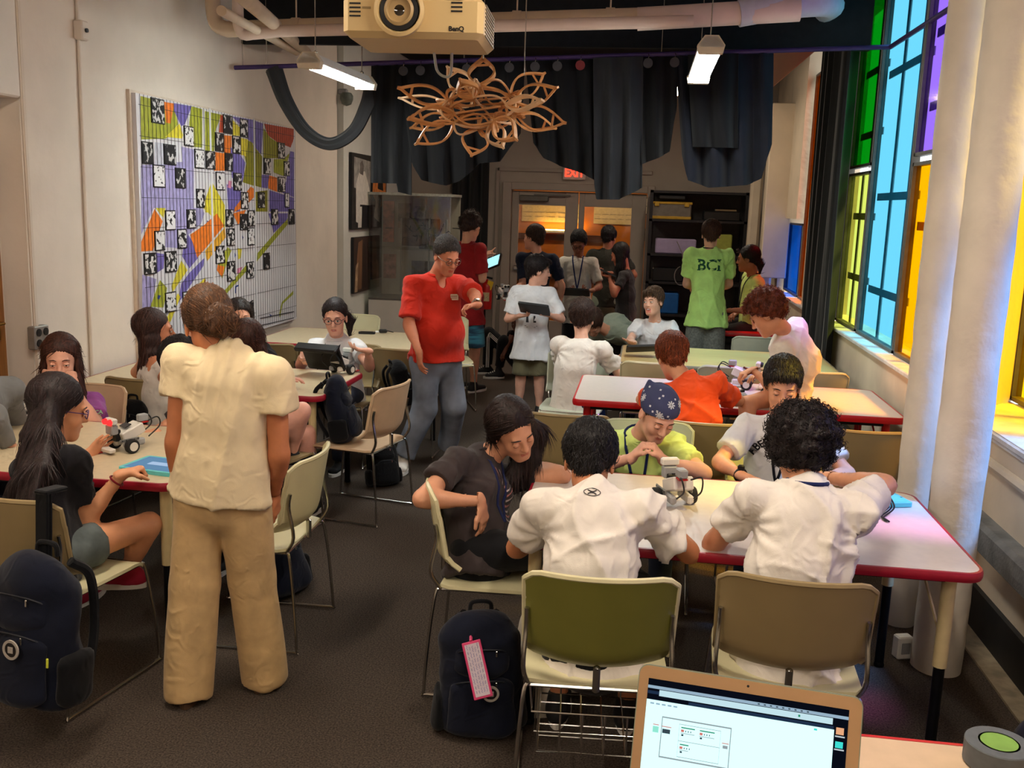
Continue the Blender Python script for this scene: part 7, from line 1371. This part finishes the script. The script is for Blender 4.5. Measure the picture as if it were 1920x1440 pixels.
b = MB(); [b.box((-.03, .05+.012*k, .5-.0*k), (.05, .012, .26), bev=.004) for k in (0, 1)]; b.box((-.03, .085, .63), (.05, .09, .014), bev=.004); b.build('hanging_strap', m_blk, bp, True); MB().box((.14, -.1, .17), (.008, .006, .03), bev=.002).build('yellow_pull', mat('yellow_pull', (200, 210, 60), .5), bp); b = MB(); b.tube([(-.12, -.12, .12), (-.12, -.13, .06)], .004, 6); b.lathe([(.0001, .0), (.008, .01), (.006, .035), (.0001, .04)], 10, c=(-.12, -.13, .02)); b.build('turquoise_charm', m_turq, bp, True)
backpack(V(-1.62, 4.15, 0), 60, 'navy backpack lying under the cream-yellow chair', .95, m_navy, -14)
backpack(V(-1.72, 5.45, .445), 95, 'dark backpack standing on the beige-pink chair', .85, m_navy, -10)
backpack(V(-1.62, 6.0, 0), 40, 'dark backpack slumped on the floor beside the man', .7, m_blk, -15)
backpack(V(-2.1, 4.45, 0), 20, 'blue-black backpack under the left front table', .9, m_navy, -10)
backpack(V(-1.62, 6.62, .445), 120, 'dark bag on the grey chair behind the girl with glasses', .7, m_blk, -20)
backpack(V(1.28, 2.75, 0), -20, 'black bag on the floor at the bottom right edge', 1.0, m_blk)
backpack(V(-2.86, 5.02, .36), 0, 'black bag hung by its strap on the grey-green chair', .75, m_blk, -6)
b = MB(); Fw = Fld().econe((-.32, 3.32, .02), (-.3, 3.34, .36), (1, 0, 0), (.11, .07), (.08, .05), .03); P, Q = Fw.mesh(.012); P = P+vnorm(P, Q)*folds(P, 5, 5, (18, 40), .012)[:, None]; tag(link('cloth_bag', to_mesh('cloth_bag', P, Q), fabric('canvas_white', (206, 198, 184))), 'crumpled white cloth bag behind the tagged backpack', 'bag')
# ---- left wall bits
def conduit(pts, label, boxes):
    t = empty('conduit', pts[0], 0, label, 'conduit'); o = np.asarray(pts[0], float); MB().tube([np.asarray(p)-o for p in pts], .011, 8).build('tube', m_wall, t, True)
    for c, d in boxes: MB().box(np.asarray(c)-o, d, bev=.008).build('junction_box', m_wall, t)
    return t
jb = onx(149, 57, XL+.02); conduit([V(XL+.012, jb[1], 3.7), V(XL+.012, jb[1], jb[2]), V(XL+.012, 5.55, .1)], 'thin painted conduit with a junction box running down the left wall', [((XL+.03, jb[1], jb[2]), (.06, .075, .11))])
MB().lathe([(.012, 0), (.012, .012), (.0001, .014)], 12, c=(XL+.06, jb[1], jb[2]), R=ry(math.pi/2)).build('knob', black_plastic).parent = [o for o in bpy.data.objects if o.name.startswith('conduit')][-1]
kb = [o for o in bpy.data.objects if o.name.startswith('knob')][-1]; kb.location = -Vector(kb.parent.location)
ob_ = onx(72, 632, XL+.03); oo = empty('outlet_box', ob_, 0, 'grey metal double outlet box on the left wall', 'outlet'); MB().box((0, 0, 0), (.05, .13, .13), bev=.006).build('box', mat('galvanised', (150, 146, 140), .45, .6, noise=.1), oo)
for a in (-.032, .032):
    for c in (-.03, .03): MB().lathe([(.022, 0), (.022, .006), (.0001, .008)], 18, c=(.024, a, c), R=ry(math.pi/2)).build('socket', black_plastic, oo)
MB().tube([V(0, -.02, .06), V(0, -.02, 2.6)], .011, 8).build('conduit', m_wall, oo, True)
# security camera on the far left wall
sc_ = onx(650, 183, XL+.1); k = empty('security_camera', sc_, 0, 'grey dome camera high on the far left wall', 'camera'); MB().lathe([(.0001, -.09), (.05, -.07), (.07, -.02), (.07, .02), (.05, .05), (.0001, .06)], 20).build('dome', mat('camera_grey', (96, 104, 96), .4, noise=.1), k, True); MB().box((-.04, 0, .06), (.1, .06, .06), bev=.01).build('bracket', grey_plastic, k)
# ---- posters
def poster(y0, y1, z0, z1, label, shapes, base):
    X = XL+.082; t = empty('poster', (X, (y0+y1)/2, (z0+z1)/2), 0, label, 'poster', 'photo boards on the far left wall'); MB().box((.01, 0, 0), (.03, y1-y0, z1-z0)).build('board', black_plastic, t); MB().box((.0265, 0, 0), (.003, y1-y0-.01, z1-z0-.01)).build('photo', base, t)
    for i, (m, pl) in enumerate(shapes):
        me = bpy.data.meshes.new('print'); me.from_pydata([(.0285+.0004*i, (a-.5)*(y1-y0), (c-.5)*(z1-z0)) for a, c in pl], [], [tuple(range(len(pl)))]); link('print', me, m, t)
g_ = lambda n, c, **k: mat('photo_'+n, c, .5, noise=k.pop('noise', .3), **k)
poster(10.68, 11.45, 1.52, 2.37, 'black and white photo board of a figure in a white coat', [(g_('lightgrey', (150, 146, 140), nscale=12), [(.1, .55), (.95, .5), (.95, .92), (.1, .95)]), (g_('white', (214, 208, 198), noise=.1), [(.2, .1), (.2, .6), (.35, .75), (.65, .78), (.9, .55), (.95, .3), (.6, .3), (.55, .05)]), (g_('face', (110, 104, 98)), [(.38, .74), (.4, .88), (.52, .92), (.6, .84), (.56, .72)]), (g_('blk', (26, 25, 26)), [(.35, .02), (.4, .33), (.95, .32), (.98, .02)]), (g_('white', (214, 208, 198)), [(.3, .02), (.32, .3), (.5, .3), (.48, .02)])], g_('dark', (48, 46, 44), nscale=14))
poster(10.76, 11.44, .79, 1.43, 'brown photo board of upright wooden shapes', [(g_('brown', (120, 86, 60), nscale=10, stretch=(1, 1, .2)), [(.05, .05), (.25, .9), (.5, .95), (.45, .05)]), (g_('tan', (170, 140, 110)), [(.05, .02), (.1, .5), (.25, .55), (.2, .02)]), (g_('dkbrown', (50, 36, 30)), [(.5, .05), (.55, .9), (.7, .8), (.75, .05)])], g_('umber', (66, 50, 44), nscale=8, stretch=(1, 3, .3)))
poster(11.5, 12.15, .9, 2.27, 'tall dark photo board with an orange figure at its top', [(g_('orange', (200, 120, 60)), [(.0, .75), (.1, .98), (.9, .98), (.95, .7), (.5, .62)]), (g_('pale', (200, 180, 160)), [(.1, .55), (.3, .75), (.6, .7), (.5, .5)]), (g_('blk', (26, 25, 26)), [(.35, .8), (.45, .95), (.7, .95), (.75, .78)])], g_('dark', (48, 46, 44)))
# ---- display case
dc = empty('display_case', (-2.78, 11.6, 0), 0, 'glass display case of machine parts on a white plinth', 'display case'); w_, d_ = .99, .6
MB().box((0, 0, .34), (w_, d_, .68), bev=.006).build('plinth', mat('plinth_white', (196, 188, 178), .6, noise=.04, nscale=4), dc); MB().box((0, 0, 1.935), (w_+.02, d_+.02, .03)).build('top_slab', mat('stone_top', (150, 150, 140), .5, noise=.2, nscale=30), dc); MB().box((0, 0, .69), (w_, d_, .02)).build('floor_plate', mat('case_floor', (90, 84, 78), .5, noise=.1), dc)
m_gl = film('case_glass', (232, 236, 232), .09, .03)
MB().box((0, -d_/2+.004, 1.31), (w_, .006, 1.22)).build('front_glass', m_gl, dc)
for s_ in (-1, 1): MB().box((s_*(w_/2-.004), 0, 1.31), (.006, d_, 1.22)).build('side_glass', m_gl, dc)
MB().box((0, d_/2-.01, 1.31), (w_, .01, 1.22)).build('back_panel', mat('case_back', (176, 166, 154), .6, noise=.15, nscale=3), dc); MB().box((0, 0, 1.29), (w_-.02, d_-.04, .008)).build('glass_shelf', m_gl, dc)
for x in (-.2, .15, .36): MB().box((x, .1, 1.2), (.018, .018, .9)).build('post', mat('post_grey', (150, 146, 138), .5, .5), dc)
for i, (x, z, wx, wz, c) in enumerate(((-.4, 1.6, .14, .5, (170, 96, 80)), (-.2, 1.68, .16, .3, (120, 104, 94)), (0, 1.72, .14, .16, (150, 140, 130)), (.0, 1.48, .5, .34, (84, 62, 52)), (-.38, 1.05, .16, .3, (170, 120, 110)), (.1, .95, .4, .36, (92, 80, 74)))): MB().box((x, .25, z), (wx, .01, wz)).build('photo', mat('case_photo%d' % i, c, .5, noise=.5, nscale=14), dc)
gd = empty('machine_model', (-2.7, 11.55, .70), 0, 'small metal machine model with a round dial inside the display case', 'model'); MB().box((0, 0, .04), (.28, .16, .08), bev=.008).build('base', mat('model_blue', (44, 70, 92), .5, noise=.1), gd); b = MB(); b.tube([(0, 0, .08), (0, 0, .2)], .02, 10); b.box((-.06, 0, .14), (.09, .05, .05), bev=.008); b.build('column', chrome, gd, True); MB().lathe([(.04, 0), (.045, .008), (.04, .016), (.0001, .014)], 24, c=(.07, -.03, .2), R=rx(math.pi/2)).build('dial', white_plastic, gd, True); MB().lathe([(.02, 0), (.05, .004), (.05, .016), (.02, .02)], 18, c=(-.1, -.05, .12), R=rx(math.pi/2)).build('flywheel', chrome, gd, True)
ms = empty('machine_model', (-2.62, 11.6, 1.294), 0, 'dark spiky metal assembly on the glass shelf of the display case', 'model'); g3 = np.random.default_rng(8); MB().box((0, 0, .02), (.2, .12, .04), bev=.006).build('base', black_metal, ms)
b = MB()
for i in range(40): a = g3.normal(size=3)*np.array((.14, .06, .06))+V(0, 0, .22); c = a+g3.normal(size=3)*.05; b.tube([a, c], .005, 5)
b.tube([(0, 0, .04), (0, 0, .24)], .014, 8); o = b.build('rods', black_metal, ms); o['kind'] = 'stuff'
# ---- fire extinguisher on the back wall
fx = empty('fire_extinguisher', at(912, 553, 13.2), 0, 'red fire extinguisher with a yellow tag beside the doors', 'extinguisher'); MB().lathe([(.05, -.2), (.075, -.19), (.078, .12), (.05, .17), (.02, .19), (.02, .22)], 22).build('cylinder', mat('extinguisher_red', (170, 24, 20), .3, noise=.05), fx, True); MB().box((0, -.05, -.02), (.1, .06, .12)).build('label', mat('extinguisher_label', (200, 180, 140), .5, noise=.2, nscale=60), fx); b = MB(); b.box((.02, 0, .24), (.12, .03, .025), R=ry(.2)); b.tube(bez([(-.03, 0, .22), (-.1, 0, .15), (-.1, -.03, -.05), (-.09, -.04, -.15)], 6), .014, 8); b.build('hose', black_plastic, fx, True); MB().box((.05, -.05, .14), (.08, .006, .12), R=ry(.3)).build('tag', mat('tag_yellow', (214, 176, 40), .6, noise=.05), fx)
# ---- shelving unit and what stands on it
sx, sy, sw, sd_ = .02, 12.75, 1.24, .5
sh_ = empty('shelving_unit', (sx+sw/2, sy+sd_/2, 0), 0, 'dark steel shelving unit against the back wall', 'shelf'); m_sh = mat('shelf_steel', (40, 38, 40), .5, .4, noise=.12)
for a in (-1, 1):
    for c in (-1, 1): MB().box((a*(sw/2-.02), c*(sd_/2-.02), 1.05), (.04, .04, 2.1)).build('upright', m_sh, sh_)
zs = [.1, .5, .92, 1.28, 1.72, 2.08]
for z in zs: MB().box((0, 0, z), (sw, sd_, .03)).build('shelf_board', m_sh, sh_)
MB().box((0, sd_/2, 1.05), (sw, .01, 2.1)).build('back_panel', mat('shelf_back', (58, 54, 54), .6, noise=.1), sh_)
def bin_(x, z, w_, h_, d_, label, m, rim=None, name='storage_bin', cat='bin'):
    t = empty(name, (sx+x, sy+.06+d_/2, z+.016), 0, label, cat); MB().box((0, 0, h_/2), (w_, d_, h_), bev=.012).build('body', m, t)
    if rim is not None:
        MB().box((0, 0, h_-.015), (w_+.02, d_+.02, .03), bev=.006).build('lid', rim, t); MB().box((0, 0, .02), (w_+.008, d_+.008, .04), bev=.006).build('base_band', rim, t)
        for s_ in (-1, 1): MB().box((s_*w_*.38, -d_/2-.012, h_-.03), (.06, .03, .06), bev=.006).build('latch', rim, t)
    return t
yl = mat('bin_yellow', (176, 140, 40), .5, noise=.08)
bin_(.28, 1.72, .5, .22, .36, 'grey storage bin with yellow lid and base on the top shelf', mat('bin_clear_grey', (104, 98, 88), .4, noise=.1), yl)
t = bin_(.28, 1.97, .34, .06, .22, 'dark coiled gadget on top of the yellow-lidded bin', black_plastic, None, 'gadget', 'gadget')
t = bin_(.92, 1.72, .46, .12, .3, 'black box lying on the top shelf', black_plastic, None, 'black_box', 'box'); MB().box((.05, -.02, .135), (.26, .2, .02)).build('lid_sheet', mat('beige_sheet', (120, 100, 72), .6, noise=.1), t)
bin_(.36, 1.28, .52, .19, .3, 'large pale lilac carton on the middle shelf', mat('carton_lilac', (150, 138, 168), .7, noise=.05), None, 'carton', 'box')
t = bin_(.92, 1.28, .3, .27, .2, 'lime yellow folder box standing on the middle shelf', mat('folder_lime', (150, 156, 66), .6, noise=.08), None, 'folder_box', 'box')
bin_(.28, .92, .4, .17, .32, 'black basket on the lower shelf', black_plastic, None, 'basket', 'basket'); bin_(.72, .92, .3, .16, .3, 'dark blue box beside the black basket', mat('box_dark_blue', (34, 34, 74), .5, noise=.1), None, 'box', 'box')
bin_(.26, .5, .36, .27, .32, 'bright blue storage bin on the low shelf', mat('bin_blue', (20, 86, 150), .45, noise=.08), None)
b = MB(); b.tube([V(sx+.37, sy-.01, 1.46), V(sx+.45, sy-.015, 1.3), V(sx+.47, sy-.015, 1.15)]+[V(sx+.45+.085*math.sin(t), sy-.015, 1.02+.12*math.cos(t)) for t in np.linspace(0.2, 6.1, 20)], .007, 6); tag(b.build('cable_loop', mat('cable_grey', (120, 114, 110), .5), smooth=True), 'grey cable loop hanging in front of the shelves', 'cable')
# box at the foot of the column
k = empty('power_box', onz(1690, 1232, 0), .3, 'small white box at the foot of the columns', 'box'); MB().box((0, 0, .05), (.07, .05, .1), bev=.006).build('body', white_plastic, k); MB().box((0, -.026, .05), (.04, .004, .05), bev=.002).build('face_plate', grey_plastic, k)
print('TIME', time.time()-T0)
